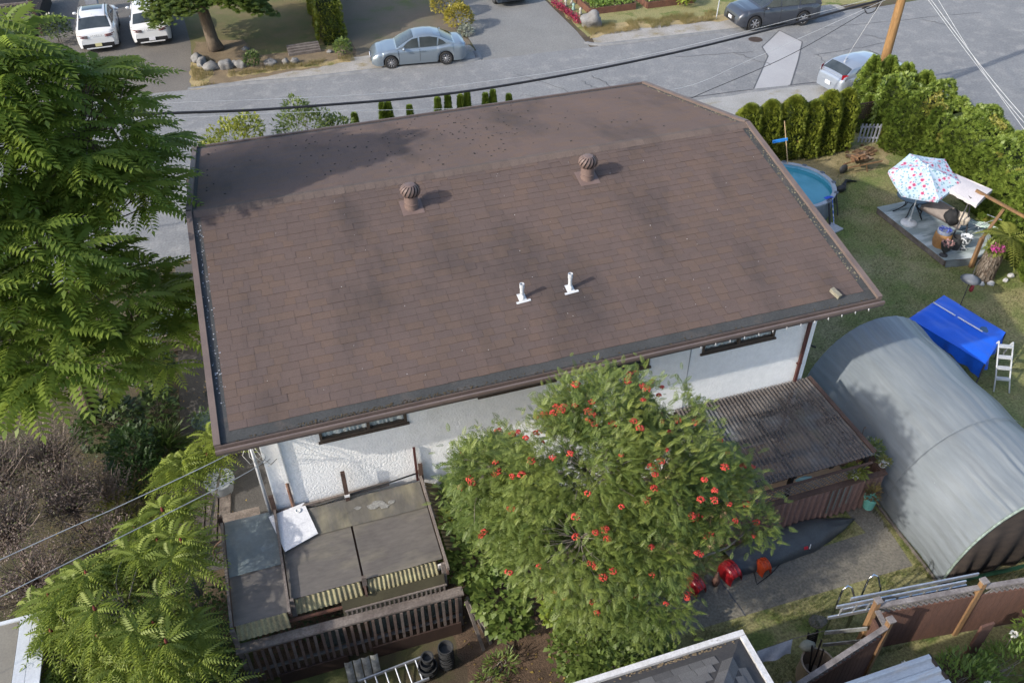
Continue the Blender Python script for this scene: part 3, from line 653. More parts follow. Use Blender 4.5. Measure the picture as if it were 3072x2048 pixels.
for x0, x1, w in ((-.40, .54, 9), (.72, 1.98, 13), (2.12, 3.50, 16)):
    yy = -1.70 if x0 < 0 else -1.46
    q = MB(); corr(q, (x0, yy, 1.885), (x1, yy, 1.885), (x1+.02, yy-.15, 1.60), (x0-.02, yy-.15, 1.60), w, .016); q.build('corrugated_strip', m_corr, g, smooth=True)
q = MB(); q.box((3.57, -1.53, 1.76), (.10, .03, .30), Matrix.Rotation(.3, 3, 'X')); q.build('end_board', mat('old_white_paint', (.55, .54, .52), (.4, .38, .36), scale=8), g)
q = MB(); corr(q, (3.74, .5, 2.02), (3.78, -1.25, 1.86), (4.12, -1.25, 1.66), (4.0, .5, 1.86), 18, .014); q.build('side_sheet', mat('tan_corrugated', srgb(128, 114, 84), srgb(104, 94, 72), scale=3, rough=.6, trans=.2), g, smooth=True)
q = MB(); slab(q, 1.55, 3.60, -1.74, 1.32, -1.66, 1.70, .01); q.build('wall_panel', mat('olive_fibreglass', srgb(92, 88, 70), srgb(80, 76, 62), scale=2, rough=.5), g)
q = MB(); q.beam((-.35, -1.66, 1.56), (1.6, -1.66, 1.50), .05, .05); q.build('brace', m_red, g)
q = MB(); q.beam((-.52, -1.84, 1.34), (3.92, -1.84, 1.22), .20, .05); q.build('rail', m_wood, g)
q = MB(); q.beam((-.45, -1.90, .58), (3.84, -1.90, .50), .05, .05); q.build('lower_rail', mat('pale_rail', srgb(128, 128, 126), srgb(100, 98, 96), scale=4), g)
m_bal = mat('weathered_baluster', srgb(112, 96, 88), srgb(94, 80, 76), scale=4, rough=.9, fine=.2); m_balb = mat('silvered_baluster', srgb(120, 109, 104), srgb(98, 90, 86), scale=4, rough=.9, fine=.2)
n = 30
for k in range(n):
    x = -.34+k*(4.10/(n-1)); zt_ = 1.30-.027*(x+.5)
    q = MB(); q.beam((x, -1.94, zt_-.02), (x+random.uniform(-.02, .02), -1.94, .20+random.uniform(-.03, .03)), .055, .03, up=(0, 1, 0)); q.build('baluster', m_bal if k % 3 else m_balb, g)
n = 22
for k in range(n):
    x = 1.62+k*(1.95/(n-1)); q = MB(); q.beam((x, -1.745, 1.24), (x, -1.745, 1.46), .035, .02, up=(0, 1, 0)); q.build('picket', m_wood, g)
q = MB(); q.beam((1.58, -1.745, 1.47), (3.62, -1.745, 1.44), .03, .03); q.build('picket_rail', m_wood, g)
# dim interior: floor, bench boards, panes and plants
q = MB(); slab(q, -.4, 3.75, -1.8, .05, .6, .05, .04); q.build('floor', m_mulch, g)
q = MB(); q.span((1.95, -2.02, .02), (3.80, -1.99, .40)); q.build('kick_board', mat('dark_brown_board', srgb(72, 56, 50), srgb(60, 48, 44), scale=2), g)
q = MB(); q.span((.1, -2.02, .02), (1.45, -1.99, .38)); q.build('kick_board', mat('dark_brown_board', (0, 0, 0)), g)
for x0, x1 in ((2.0, 2.9), (2.95, 3.75), (1.05, 1.5)):
    q = MB(); q.span((x0, -1.80, .50), (x1, -1.79, 1.16)); q.build('pane', mat('dusty_pane', srgb(110, 124, 122), srgb(84, 94, 92), scale=3, rough=.3, alpha=.6), g)
for x0 in (3.2, 3.45): 
    q = MB(); q.grid(lambda u, v: (x0+.2*u, -1.74+.02*math.sin(u*20), .5+v*.66), 12, 1); q.build('curtain', mat('grey_curtain', (.42, .45, .45)), g, smooth=True)
nl = 900; P = np.stack([RNG.uniform(-.2, 3.4, nl), RNG.uniform(-1.7, .3, nl), RNG.uniform(.3, 1.4, nl)], 1)
foliage('inside_plants', g, leafmat('greenhouse_leaf', (.02, .035, .012), (.07, .09, .03)), P, rdir(nl), RNG.uniform(.06, .14, nl), simple_leaf(.5), RNG.random(nl), kind='stuff')
# things lying on and in front of it
q = MB(); q.add([(.46, .50, 2.135), (1.20, .66, 2.125), (1.37, -.20, 2.085), (.68, -.44, 2.075), (.46, .50, 2.127), (1.20, .66, 2.117), (1.37, -.20, 2.077), (.68, -.44, 2.067)], [(3, 2, 1, 0), (4, 5, 6, 7), (0, 1, 5, 4), (1, 2, 6, 5), (2, 3, 7, 6), (3, 0, 4, 7)])
q.thing('white_board', mat('white_sheet_board', (.64, .65, .67), (.58, .59, .62), scale=2, rough=.5), 'flat white board lying askew on the greenhouse panels', 'board')
q = MB(); q.lathe([(.055, 0), (.06, .01), (.05, .022), (.042, .012), (.04, .006)], (1.06, .47, 2.128), 16); q.thing('clear_saucer', mat('clear_lid', (.7, .72, .72), rough=.3), 'small round clear saucer on the white board', 'saucer', smooth=True)
m_pot = mat('black_nursery_pot', (.028, .030, .032), (.045, .046, .048), scale=4, rough=.55)
for (x, y, r, n, h, lab) in ((3.32, -2.66, .15, 9, .80, 'taller stack of black nursery pots beside the greenhouse post'), (2.92, -2.66, .19, 5, .46, 'shorter wide stack of black nursery pots left of the taller stack')):
    t = T('pot_stack', lab, 'flower pots', (x, y, 0), 'stacks of black plant pots')
    for k in range(n):
        z = .03+k*(h-.12)/n; q = MB(); rr_ = r*(1 if k < n-2 or n > 8 else .72)
        q.lathe([(rr_*.80, z), (rr_*.97, z+.10), (rr_*1.04, z+.10), (rr_*1.04, z+.125), (rr_*.93, z+.125), (rr_*.75, z+.02)], (x+random.uniform(-.008, .008), y+random.uniform(-.008, .008), 0), 18, cap=True); q.build('pot', m_pot, t, auto=40)
    if n == 5:
        q = MB(); q.lathe([(.10, h), (.12, h+.12), (.128, h+.12), (.128, h+.15), (.1, h+.15), (.08, h+.05)], (x+.02, y, 0), 18); q.build('pot', m_pot, t, auto=40)
m_alu = mat('aluminium', (.55, .58, .61), (.45, .47, .5), scale=5, rough=.35, metal=.7)
t = T('aluminium_ladder', 'short blue-grey aluminium ladder lying in front of the greenhouse', 'ladder', (2.5, -2.65, 0))
A, B = Vector((1.55, -2.55, .24)), Vector((2.85, -2.45, .28)); dn = Vector((.05, -.42, -.12))
for e in (0, 1): q = MB(); q.beam(A+dn*e, B+dn*e, .03, .07); q.build('rail', m_alu, t)
for k in range(6): q = MB(); p = A.lerp(B, .1+.16*k); q.tube([p, p+dn], .017, 8); q.build('rung', m_alu, t)
for k in range(4):
    q = MB(); x = 1.36+k*.17; q.grid(lambda u, v: (x+.15*u, -2.28-.14*(1-v), .05+.55*v+.0*u), 4, 1); q.v = [(a, b-.02*math.sin((a-x)/.15*math.pi), c) for a, b, c in q.v]
    q.thing('fence_board', mat('flaking_white_paint', srgb(168, 172, 170), srgb(120, 120, 116), scale=6, rough=.8), ['leftmost flaking white board leaning on greenhouse front', 'second flaking white board from the left', 'third flaking white board from the left', 'rightmost flaking white board next to the ladder'][k], 'board', group='white boards leaning on greenhouse')
q = MB(); q.tube([(4.0, -1.9, .9), (4.25, -2.3, .35), (4.75, -2.75, .03)], .02, 6); q.thing('bent_pipe', m_wood, 'bent grey plastic pipe arching beside the greenhouse corner', 'pipe', smooth=True)
for k, (a, b) in enumerate((((3.95, -1.95, 1.0), (4.12, -2.55, .02)), ((4.0, -1.8, .9), (4.3, -2.45, .02)))):
    q = MB(); q.beam(a, b, .07, .03); q.thing('leaning_plank', m_wood, ['longer weathered plank leaning outward at the greenhouse corner', 'inner weathered plank leaning at the greenhouse corner'][k], 'plank', group='planks at the greenhouse corner')
q = MB(); q.lathe([(.12, 0), (.16, .22), (.17, .22), (.17, .25), (.14, .25), (.11, .03)], (-.62, -2.1, .5), 16); q.thing('plant_pot', m_pot, 'single dark round pot at the left end of the greenhouse', 'flower pot', auto=40)

# ============================================================ covered porch
m_pcorr = mat('smoky_corrugated', srgb(104, 97, 93), srgb(86, 80, 78), scale=1.6, rough=.55, fine=.2, fscale=14, alpha=.76, spec=.4, c3=srgb(112, 118, 124), s3=.8, lo3=.56, hi3=.70)
m_pdk = mat('dark_porch_wood', srgb(36, 31, 30), srgb(28, 25, 25), scale=3, rough=.85, fine=.2)
m_side = mat('brown_corrugated_metal', srgb(142, 116, 108), srgb(120, 100, 94), scale=1.6, rough=.6, fine=.18, stretch=(1, 1, .4))
pc = T('covered_porch', 'low porch with dark corrugated plastic roof and brown corrugated siding', 'porch', (11.8, -.6, 0))
rows = 4
for k in range(rows):
    v0, v1 = k/rows, (k+1)/rows+.03
    def P(u, v): return Vector((9.74+(13.26-9.74)*u+v*.36*u, .66-v*2.28, 2.16-v*.42+.012*(rows-k)))
    q = MB(); corr(q, P(0, v0), P(1, v0), P(1, min(v1, 1.02)), P(0, min(v1, 1.02)), 38, .024); q.build('roof_sheet', m_pcorr, pc, smooth=True)
for v in (0.02, .27, .52, .77, .95):
    q = MB(); q.beam((9.74, .66-v*2.28, 2.085-v*.42), (13.28+v*.34, .66-v*2.28, 2.085-v*.42), .13, .05); q.build('purlin', m_pdk, pc)
for u in (.02, .25, .5, .75, .97):
    x = 9.76+(13.26-9.76)*u; q = MB(); q.beam((x, .62, 2.02), (x+.3*u, -1.60, 1.60), .10, .09); q.build('rafter', m_pdk, pc)
q = MB(); q.beam((13.33, .68, 2.19), (13.67, -1.62, 1.77), .10, .05); q.build('barge_board', m_woodb, pc)
for x, y in ((9.85, -1.55), (13.55, -1.55), (11.6, -1.55)):
    q = MB(); q.beam((x, y, 0), (x, y, 1.62), .09, .09, up=(0, 1, 0)); q.build('post', m_pdk, pc)
q = MB(); q.beam((9.80, -1.50, 1.58), (13.62, -1.50, 1.58), .06, .12); q.build('header', m_woodb, pc)
q = MB(); slab(q, 9.7, 13.9, -1.75, .12, .68, .12, .1); q.build('floor', mat('porch_floor', srgb(226, 190, 150), srgb(200, 166, 132), scale=1.5, rough=.8, stretch=(.3, 2, 1)), pc)
# railing: top rail, corrugated siding below, lattice above
for a, b in (((9.95, -1.80, 1.17), (14.02, -1.80, 1.17)), ((13.98, -1.75, 1.172), (13.98, -.42, 1.172))):
    q = MB(); q.beam(a, b, .13, .045); q.build('top_rail', m_woodb, pc)
q = MB(); corr(q, (10.0, -1.80, 1.13), (14.0, -1.80, 1.13), (14.0, -1.80, .06), (10.0, -1.80, .06), 25, .042); q.build('siding', m_side, pc, smooth=True)
q = MB(); corr(q, (14.0, -1.80, 1.13), (14.0, -.45, 1.13), (14.0, -.45, .06), (14.0, -1.80, .06), 9, .026); q.build('siding', m_side, pc, smooth=True)
for x0, zz in ((12.62, .55), (12.78, .62), (12.94, .66), (13.10, .72)):
    q = MB(); q.span((x0, -1.829, zz-.3), (x0+.06, -1.826, 1.05)); q.build('paint_patch', mat('verdigris_paint', srgb(116, 130, 126), srgb(104, 112, 110), scale=6), pc)
for k in range(27):
    x = 10.05+k*.125
    for s_ in (-1, 1):
        a = Vector((x, -1.72, 1.20)); b = Vector((x+s_*.34, -1.72, 1.54)); 
        if b.x < 10.0 or b.x > 13.6: continue
        q = MB(); yo = .006*s_; q.beam(a+Vector((0, yo, 0)), b+Vector((0, yo, 0)), .028, .008, up=(0, 1, 0)); q.build('lattice_slat', mat('grey_lattice', srgb(120, 110, 104), srgb(100, 92, 88)), pc)
q = MB(); q.beam((10.0, -1.72, 1.56), (13.6, -1.72, 1.56), .05, .035); q.build('lattice_rail', m_woodb, pc)
nb = 14
for k in range(nb):   # open brick-like screen on the left side
    q = MB(); z = .25+k*.10; q.beam((9.72, .5, z), (9.72, -1.5, z), .03, .05); q.build('screen_slat', mat('brown_screen', srgb(84, 62, 54), srgb(70, 54, 48)), pc)
q = MB(); q.rock((11.9, -1.6, 1.47), (.36, .12, .10), 3, 2, .3); q.thing('cloth', mat('mint_cloth', (.30, .48, .46)), 'small mint green cloth hanging on the porch lattice', 'cloth')
# ============================================================ plants pots on the porch
def pot_plant(loc, r, h, mpot, lm, lab, n=160, ls=.10, hang=False, spread=1.4, up=.6):
    t = T('potted_plant', lab, 'plant', loc)
    q = MB(); q.lathe([(r*.75, 0), (r*.95, h*.85), (r*1.06, h*.86), (r*1.06, h), (r*.95, h), (r*.8, h*.8)], loc, 18); q.build('pot', mpot, t, auto=40)
    D_ = rdir(n); D_[:, 2] = np.abs(D_[:, 2])*up+.05; P = np.array(loc)+[0, 0, h]+D_*np.array([r*spread, r*spread, r*1.3])*RNG.uniform(.3, 1, n)[:, None]
    foliage('leaves', t, lm, P, D_+rdir(n)*.5, RNG.uniform(.6, 1.2, n)*ls, simple_leaf(.4), RNG.random(n)); return t
lm_fern = leafmat('yellow_green_leaf', (.10, .13, .02), (.24, .26, .05)); lm_pot = leafmat('pot_leaf', (.07, .11, .02), (.20, .24, .06), third=(.35, .30, .3))
m_wpot = mat('white_pot', (.6, .6, .6), rough=.5)
pot_plant((13.24, -1.70, 1.20), .13, .14, m_wpot, lm_fern, 'yellow-green fern in hanging pot under porch roof edge', 220, .12, spread=2.0)
pot_plant((14.02, -1.18, 1.20), .15, .14, m_wpot, lm_pot, 'leafy green basket on the porch side rail', 300, .10, spread=1.9)
pot_plant((14.04, -1.62, 1.20), .11, .12, m_wpot, leafmat('red_leaf_mix', (.10, .12, .03), (.22, .22, .05), third=(.25, .04, .03)), 'small pot of red and green leaves on porch rail corner', 160, .08, spread=1.6)
pot_plant((13.62, -2.02, .34), .155, .36, mat('mint_glazed_pot', srgb(118, 190, 178), srgb(102, 170, 160), rough=.35), leafmat('dry_stalks', (.16, .10, .06), (.22, .19, .07)), 'mint green pot of dry stalks hung on porch siding', 110, .14, spread=.9, up=2.2)
q = MB(); q.tube([(13.98, -.85, 1.19), (14.0, -.8, 1.65)], .012, 6); q.tube([(14.0, -.8, 1.65), (14.03, -.82, 1.67)], .022, 6); q.thing('garden_stake', m_wood, 'thin grey stake standing on the porch side rail', 'stake')
# dark tarpaulin cover at the foot of the porch
t = T('covered_canoe', 'long dark vinyl cover lying along the porch foot', 'cover', (11.4, -2.2, 0))
def tarp(u, v):
    x = 9.9+u*3.45; w = .40*min(1, (1-u)*2.6)**.8*(.75+.25*min(1, u*4)); h = .27*min(1, (1-u)*3.2+.12); a = math.pi*v
    y = -2.28+.24*u-w*math.cos(a)*(-1)*-1; z = .015+h*abs(math.sin(a))**.7+.03*mnoise.noise(Vector((x*2, a*2, 0)))*math.sin(a)
    return (x, y+.02*mnoise.noise(Vector((x*3, a, 5))), z)
q = MB(); q.grid(tarp, 40, 16); q.build('tarpaulin', mat('black_vinyl', (.045, .050, .055), (.075, .085, .088), scale=1.5, rough=.42, bump=.3, bscale=6), t, smooth=True)
q = MB(); q.box((11.70, -2.50, .20), (.10, .012, .07), Matrix.Rotation(-.5, 3, 'X')); q.build('red_logo', mat('logo_red', (.5, .03, .05)), t)
q = MB(); q.box((11.80, -2.502, .21), (.018, .012, .11), Matrix.Rotation(-.5, 3, 'X') @ Matrix.Rotation(.4, 3, 'Y')); q.build('white_logo', mat('logo_white', (.7, .7, .7)), t)
# red plastic cases on the grass
m_rp = mat('red_plastic', (.30, .012, .018), (.22, .010, .014), scale=3, rough=.28, fine=0, spec=.5); m_or = mat('orange_plastic', (.55, .075, .02), (.45, .06, .02), rough=.3, fine=0)
def case(loc, w, d_, h, rz, m, lab):
    t = T('plastic_case', lab, 'plastic case', loc, rz=rz, local=True)
    q = MB(); n = 14
    q.grid(lambda u, v: (w/2*math.copysign(abs(math.cos(math.pi*u))**.6, math.cos(math.pi*u))*(1-.18*abs(2*v-1)**3), d_*(v-.5), .02+h*abs(math.sin(math.pi*u))**.55*(1-.30*abs(2*v-1)**2.5)), n, n); q.build('shell', m, t, smooth=True)
    for x in (-.28, 0, .28):
        q = MB(); pts = [(x*w, d_*(v-.5)*.96, .035+h*(abs(math.sin(math.pi*(.5-x*.62)))**.55)*(1-.30*abs(2*v-1)**2.5)) for v in [i/10 for i in range(11)]]; q.tube(pts, .016, 6); q.build('rib', m, t, smooth=True)
    q = MB(); q.tube([(-.06, 0, h*.98), (-.06, 0, h*1.1), (.06, 0, h*1.1), (.06, 0, h*.98)], .015, 6); q.build('handle', m, t)
    return t
case((8.90, -2.56, 0), .32, .46, .36, .25, m_rp, 'dark red ribbed plastic case at the shaded left end')
case((9.78, -2.52, 0), .37, .46, .39, .20, m_rp, 'larger glossy red plastic case beside the black cover')
case((10.55, -2.62, 0), .26, .32, .34, .05, m_or, 'small orange plastic case by the concrete path')
q = MB(); q.tube([(10.2, -2.35, .02), (10.35, -2.6, .02), (10.25, -2.9, .02), (10.7, -2.75, .02), (11.0, -2.6, .02)], .012, 5); q.thing('power_lead', mat('black_cord', (.03, .03, .03)), 'black lead looping on the grass by the orange case', 'lead', smooth=True)
for k, (x, y, w, d_) in enumerate(((10.15, -2.3, .35, .3), (9.35, -2.45, .25, .3), (11.0, -4.1, .45, .35))):
    q = MB(); q.rock((x, y, .0), (w, d_, .09), k+3, 2, .15); q.thing('stepping_stone', m_conc, ['flat grey stone beside the larger red case', 'flat dull stone between the two red cases', 'buried pale stone in the grass by the ladder'][k], 'stone', smooth=True)
t = T('stone_gnome', 'small worn reddish garden figure beside the larger red case', 'garden ornament', (9.38, -2.62, 0))
q = MB(); q.lathe([(.07, .04), (.09, .14), (.07, .26), (.045, .31), (.055, .36), (.03, .42), (.005, .50)], (9.38, -2.62, 0), 12); q.build('figure', mat('worn_terracotta', srgb(132, 96, 84), srgb(96, 78, 70)), t, smooth=True)

# ============================================================ hoop tunnel with grey sheet
TX, TY, TA, Ta, Tb, TL, Tp = 14.047, -4.144, .04394, 1.932, 2.425, 6.088, 2.047
def hoop(l, t, k=1.0, h=0):
    c = math.cos(t); s = math.sin(t)
    X = Ta-Ta*k*math.copysign(abs(c)**(2/Tp), c)*(1+h/Tb); Z = (Tb*k+h)*abs(s)**(2/Tp)
    return Vector((TX+X*math.cos(TA)+l*math.sin(TA), TY-X*math.sin(TA)+l*math.cos(TA), Z))
t = T('hoop_tunnel', 'long rounded tunnel shelter under a taut silver-grey sheet', 'tunnel', (TX+Ta, TY+TL/2, 0))
m_tsheet = mat('silver_sheet', (.185, .21, .228), (.165, .188, .205), scale=.8, rough=.40, spec=.5, fine=.08, fscale=9, trans=.08, stretch=(2.0, .22, 1.2), c3=(.135, .152, .165), s3=1.1, lo3=.55, hi3=.75)
def skin(u, v):
    a = math.pi*v; l = u*TL; p = hoop(l, a)
    sag = .035*math.sin(u*math.pi*4)**2*1.2                   # the sheet dips between the hoops
    wr = .024*mnoise.noise(Vector((u*2.2, v*40, 2)))+.034*mnoise.noise(Vector((u*3, v*95, 7)))*max(0, 1-u*3.0)+.02*mnoise.noise(Vector((u*3, v*60, 5)))*max(0, u-.45)+.006*mnoise.noise(Vector((u*5, v*20, 1)))
    c = hoop(l, math.pi/2); cen = Vector((c.x, c.y, .6)); n = (p-cen).normalized()
    return p+n*(wr-sag)
q = MB(); q.grid(skin, 72, 180); q.build('cover_sheet', m_tsheet, t, smooth=True)
for k in range(5):
    q = MB(); q.tube([hoop(TL*k/4, math.pi*i/24, .985) for i in range(25)], .022, 6); q.build('hoop', m_alu, t, smooth=True)
for l_, w_ in ((TL*.36, .03),):
    q = MB(); q.grid(lambda u, v: hoop(l_+(v-.5)*w_, math.pi*u, 1.0, .012)+Vector((0, 0, .006)), 60, 1); q.build('seam_tape', mat('seam_tape', (.175, .198, .215), (.155, .175, .19), scale=4, rough=.5), t, smooth=True)
q = MB()      # front end curtain, dark and drawn in
q.grid(lambda u, v: hoop(0, math.pi*u, 1.0).lerp(Vector((hoop(0, math.pi*u).x*.98+.3, TY-.05, .0)), v)+Vector((0, -.10*math.sin(math.pi*v)+.05*math.sin(u*60)*v, .0)), 80, 10)
q.build('end_curtain', mat('brown_shade_net', srgb(74, 66, 60), srgb(58, 52, 50), scale=3, rough=.9, stretch=(1, 1, 3)), t, smooth=True)
q = MB(); q.tube([hoop(-.02, math.pi*i/30, 1.005) for i in range(31)], .03, 6); q.build('frayed_edge', mat('frayed_edge', srgb(150, 168, 160), srgb(110, 120, 110), scale=14), t, smooth=True)
q = MB(); q.grid(lambda u, v: Vector((TX+.05+u*3.9, TY-.10-.12*math.sin(math.pi*u)-.05*v, .04+.26*v+.05*math.sin(u*9)+.08*u*v)), 50, 3); q.build('green_skirt', mat('green_tarp', srgb(62, 128, 104), srgb(50, 104, 88), scale=2, rough=.5), t, smooth=True)
q = MB(); q.beam(hoop(0, 0)+Vector((-.05, -.1, .03)), hoop(TL, 0)+Vector((-.05, 0, .03)), .05, .06); q.build('base_board', m_wood, t)
q = MB(); q.beam((14.25, -4.05, .02), (14.05, -4.75, .02), .22, .04); q.thing('loose_plank', m_red, 'short brown plank on the grass by the tunnel corner', 'plank')

# ============================================================ fences at the bottom right
m_fence = mat('red_brown_fence', srgb(112, 82, 70), srgb(96, 72, 64), scale=1.5, rough=.85, fine=.18, stretch=(2, 2, .3)); m_cap = mat('silvered_cap', srgb(146, 140, 138), srgb(112, 106, 104), scale=4, rough=.9, fine=.2)
m_post = mat('cedar_post', srgb(152, 120, 84), srgb(124, 96, 72), scale=2.5, rough=.85, fine=.2, stretch=(2, 2, .5))
def fence(a, b, h, lab, posts=(0, 1), hp=.18, bw=.14):
    a = Vector(a); b = Vector(b); d_ = (b-a); L = d_.length; u = d_.normalized(); n = Vector((-u.y, u.x))
    t = T('lattice_fence', lab, 'fence', (a.x, a.y, 0))
    P = lambda s, z, o=0: (a.x+u.x*s+n.x*o, a.y+u.y*s+n.y*o, z)
    q = MB(); q.beam(P(0, h), P(L, h), .10, .04); q.build('cap_rail', m_cap, t)
    q = MB(); q.beam(P(0, h-.30), P(L, h-.30), .05, .05); q.build('mid_rail', m_fence, t)
    k = 0; s = 0
    while s < L-.02:
        w = min(bw, L-s); q = MB(); q.beam(P(s+w/2, .04), P(s+w/2, h-.32), w-.006, .018, up=(n.x, n.y, 0)); q.build('board', m_fence, t); s += bw
    s = -.24
    while s < L:
        for sg in (1, -1):
            s0, s1 = (s, s+.26) if sg > 0 else (s+.26, s); z0, z1 = h-.28, h-.02
            lo = max(0, min(s0, s1)); 
            if min(s0, s1) < 0 or max(s0, s1) > L: continue
            q = MB(); q.beam(P(s0, z0, .006*sg), P(s1, z1, .006*sg), .036, .010, up=(n.x, n.y, 0)); q.build('lattice_slat', m_cap, t)
        s += .115
    for p in posts:
        s = p*L; q = MB(); q.beam(P(s, 0), P(s, h+hp), .10, .10, up=(n.x, n.y, 0)); po = q.build('post', m_post, t)
        q = MB(); q.box(P(s, h+hp+.025), (.14, .14, .04)); q.build('post_cap', m_cap, po)
fence((11.30, -4.95), (13.52, -5.22), 1.66, 'lattice-topped brown fence with the ladder behind it')
fence((13.60, -5.24), (17.2, -5.75), 1.66, 'lattice-topped brown fence running on past the tunnel', posts=(1,))
fence((11.20, -5.42), (8.30, -6.06), 1.76, 'brown lattice fence slanting towards the metal roof', posts=(0, .86))
fence((11.24, -5.36), (11.30, -5.02), 1.62, 'short cross panel of fence between two posts', posts=())
q = MB(); q.beam((13.42, -5.75, 0), (13.42, -5.75, 1.2), .3, .05, up=(0, 1, 0)); q.thing('fence_offcut', m_fence, 'slanted brown board standing against the long fence', 'board')
t = T('extension_ladder', 'long aluminium ladder on edge behind the lattice fence', 'ladder', (12, -4.7, 0))
for z, y, x0 in ((1.60, -4.70, 10.62), (1.20, -4.66, 10.55), (1.57, -4.62, 11.0), (1.17, -4.58, 10.9)):
    q = MB(); q.beam((x0, y, z), (x0+2.75, y-.30, z), .03, .085); q.build('rail', m_alu, t)
for k in range(9):
    q = MB(); x = 10.78+k*.29; q.tube([(x, -4.70-.11*(x-10.6), 1.60), (x, -4.66-.11*(x-10.6), 1.20)], .016, 6); q.build('rung', m_alu, t)
for k, (x, y, lab) in enumerate(((10.98, -4.48, 'left chrome hoop handrail behind the ladder'), (11.62, -4.42, 'right chrome hoop handrail behind the ladder'))):
    q = MB(); q.tube([(x-.12, y, .05), (x-.12, y, 1.55), (x-.09, y+.02, 1.72), (x, y+.02, 1.80), (x+.10, y, 1.72), (x+.26, y-.05, 1.3), (x+.36, y-.06, .05)], .020, 8)
    q.thing('hoop_handrail', mat('chrome', (.75, .76, .78), rough=.12, metal=1), lab, 'handrail', group='chrome pool handrails', smooth=True)
t = T('rain_barrel', 'beige open barrel holding tools behind the slanting fence', 'barrel', (10.05, -5.25, 0))
q = MB(); q.lathe([(.26, 0), (.33, .35), (.31, .80), (.325, .82), (.29, .82), (.27, .3), (.05, .28)], (10.05, -5.25, 0), 22); q.build('barrel', mat('beige_plastic', srgb(168, 152, 132), srgb(140, 126, 112), rough=.6), t, auto=45)
for k, (dx, dy) in enumerate(((-.1, .05), (.02, .1), (-.02, -.08))):
    q = MB(); q.tube([(10.05+dx*.5, -5.25+dy, .3), (10.05+dx*2, -5.2+dy, 1.35)], .018, 6); q.build('tool_handle', m_pdk, t)
q = MB(); q.rock((10.0, -4.93, .92), (.30, .24, .24), 8, 2, .2); q.build('bag', mat('pale_bag', srgb(150, 152, 138)), t, smooth=True)
t = T('shutter', 'narrow dark slatted shutter standing in the grass', 'shutter', (10.36, -4.72, 0))
for k in range(10): q = MB(); q.box((10.36-.012*k, -4.72, .12+.085*k), (.20, .03, .06), Matrix.Rotation(.5, 3, 'X')); q.build('slat', m_pdk, t)
for s_ in (-1, 1): q = MB(); q.beam((10.36+s_*.1, -4.72, .04), (10.25+s_*.1, -4.72, .96), .03, .04); q.build('stile', m_pdk, t)
q = MB(); q.beam((10.4, -4.85, 1.05), (11.2, -5.05, 1.10), .02, .12); q.beam((10.35, -4.95, .80), (11.15, -5.15, .86), .02, .1)
q.thing('white_plank', mat('flaking_white_paint', (0, 0, 0)), 'pair of chipped white planks between barrel and ladder', 'plank')
t = T('washing', 'white cloth pegged on a line above the grass', 'cloth', (9.25, -4.86, 0))
q = MB(); q.grid(lambda u, v: (8.87+.76*u, -4.86-.03*math.sin(u*9+v*3)*v-.10*v, 1.22+.03*u-(.40-.05*math.sin(u*3.1))*v), 20, 10); q.build('cloth', mat('white_cotton', (.62, .63, .66), rough=.9), t, smooth=True)
q = MB(); q.tube([(8.0, -4.80, 1.20), (8.87, -4.86, 1.22), (9.63, -4.86, 1.25), (10.3, -4.9, 1.25)], .006, 5); q.build('line', m_wood, t)

# ============================================================ neighbouring roofs at the picture's foot
m_wgut = mat('white_gutter', (.56, .57, .59), (.45, .45, .45), scale=7, rough=.45, c3=(.22, .21, .20), s3=5, lo3=.62, hi3=.70)
m_gsh = mat('grey_shingle', (.115, .115, .118), (.095, .095, .10), scale=1.5, rough=.95, tint=.25, fine=.2, fscale=60, bump=.4, bscale=80)
nb = T('neighbour_house', 'grey shingled hip roof with white gutter in the foreground', 'house', (4, -9, 0))
CX, CY, CZ = 8.05, -5.20, 2.62; sl = math.tan(R(24))
q = MB(); q.add([(-4, CY, CZ), (CX, CY, CZ), (CX-4.0, CY-4.0, CZ+4*sl), (-4, CY-4.0, CZ+4*sl)], [(3, 2, 1, 0)]); q.add([(CX, CY, CZ), (CX, -14, CZ), (CX-4, -14, CZ+4*sl), (CX-4, CY-4, CZ+4*sl)], [(3, 2, 1, 0)])
nroof = q.build('roof', m_deck, nb)
q = MB(); q.span((-3.6, -13.6, 0), (CX-.5, CY-.5, CZ-.12)); q.build('wall', mat('grey_siding', (.4, .4, .4)), nb)
for a, b, up in (((-4, CY+.06, CZ), (CX+.11, CY+.06, CZ), (0, 0, 1)), ((CX+.06, CY+.0, CZ), (CX+.06, -14, CZ), (0, 0, 1))):
    q = MB(); q.beam(a, b, .10, .11); q.build('gutter', m_wgut, nb)
cs = math.cos(R(24)); sn = math.sin(R(24))
rs2 = random.Random(3)
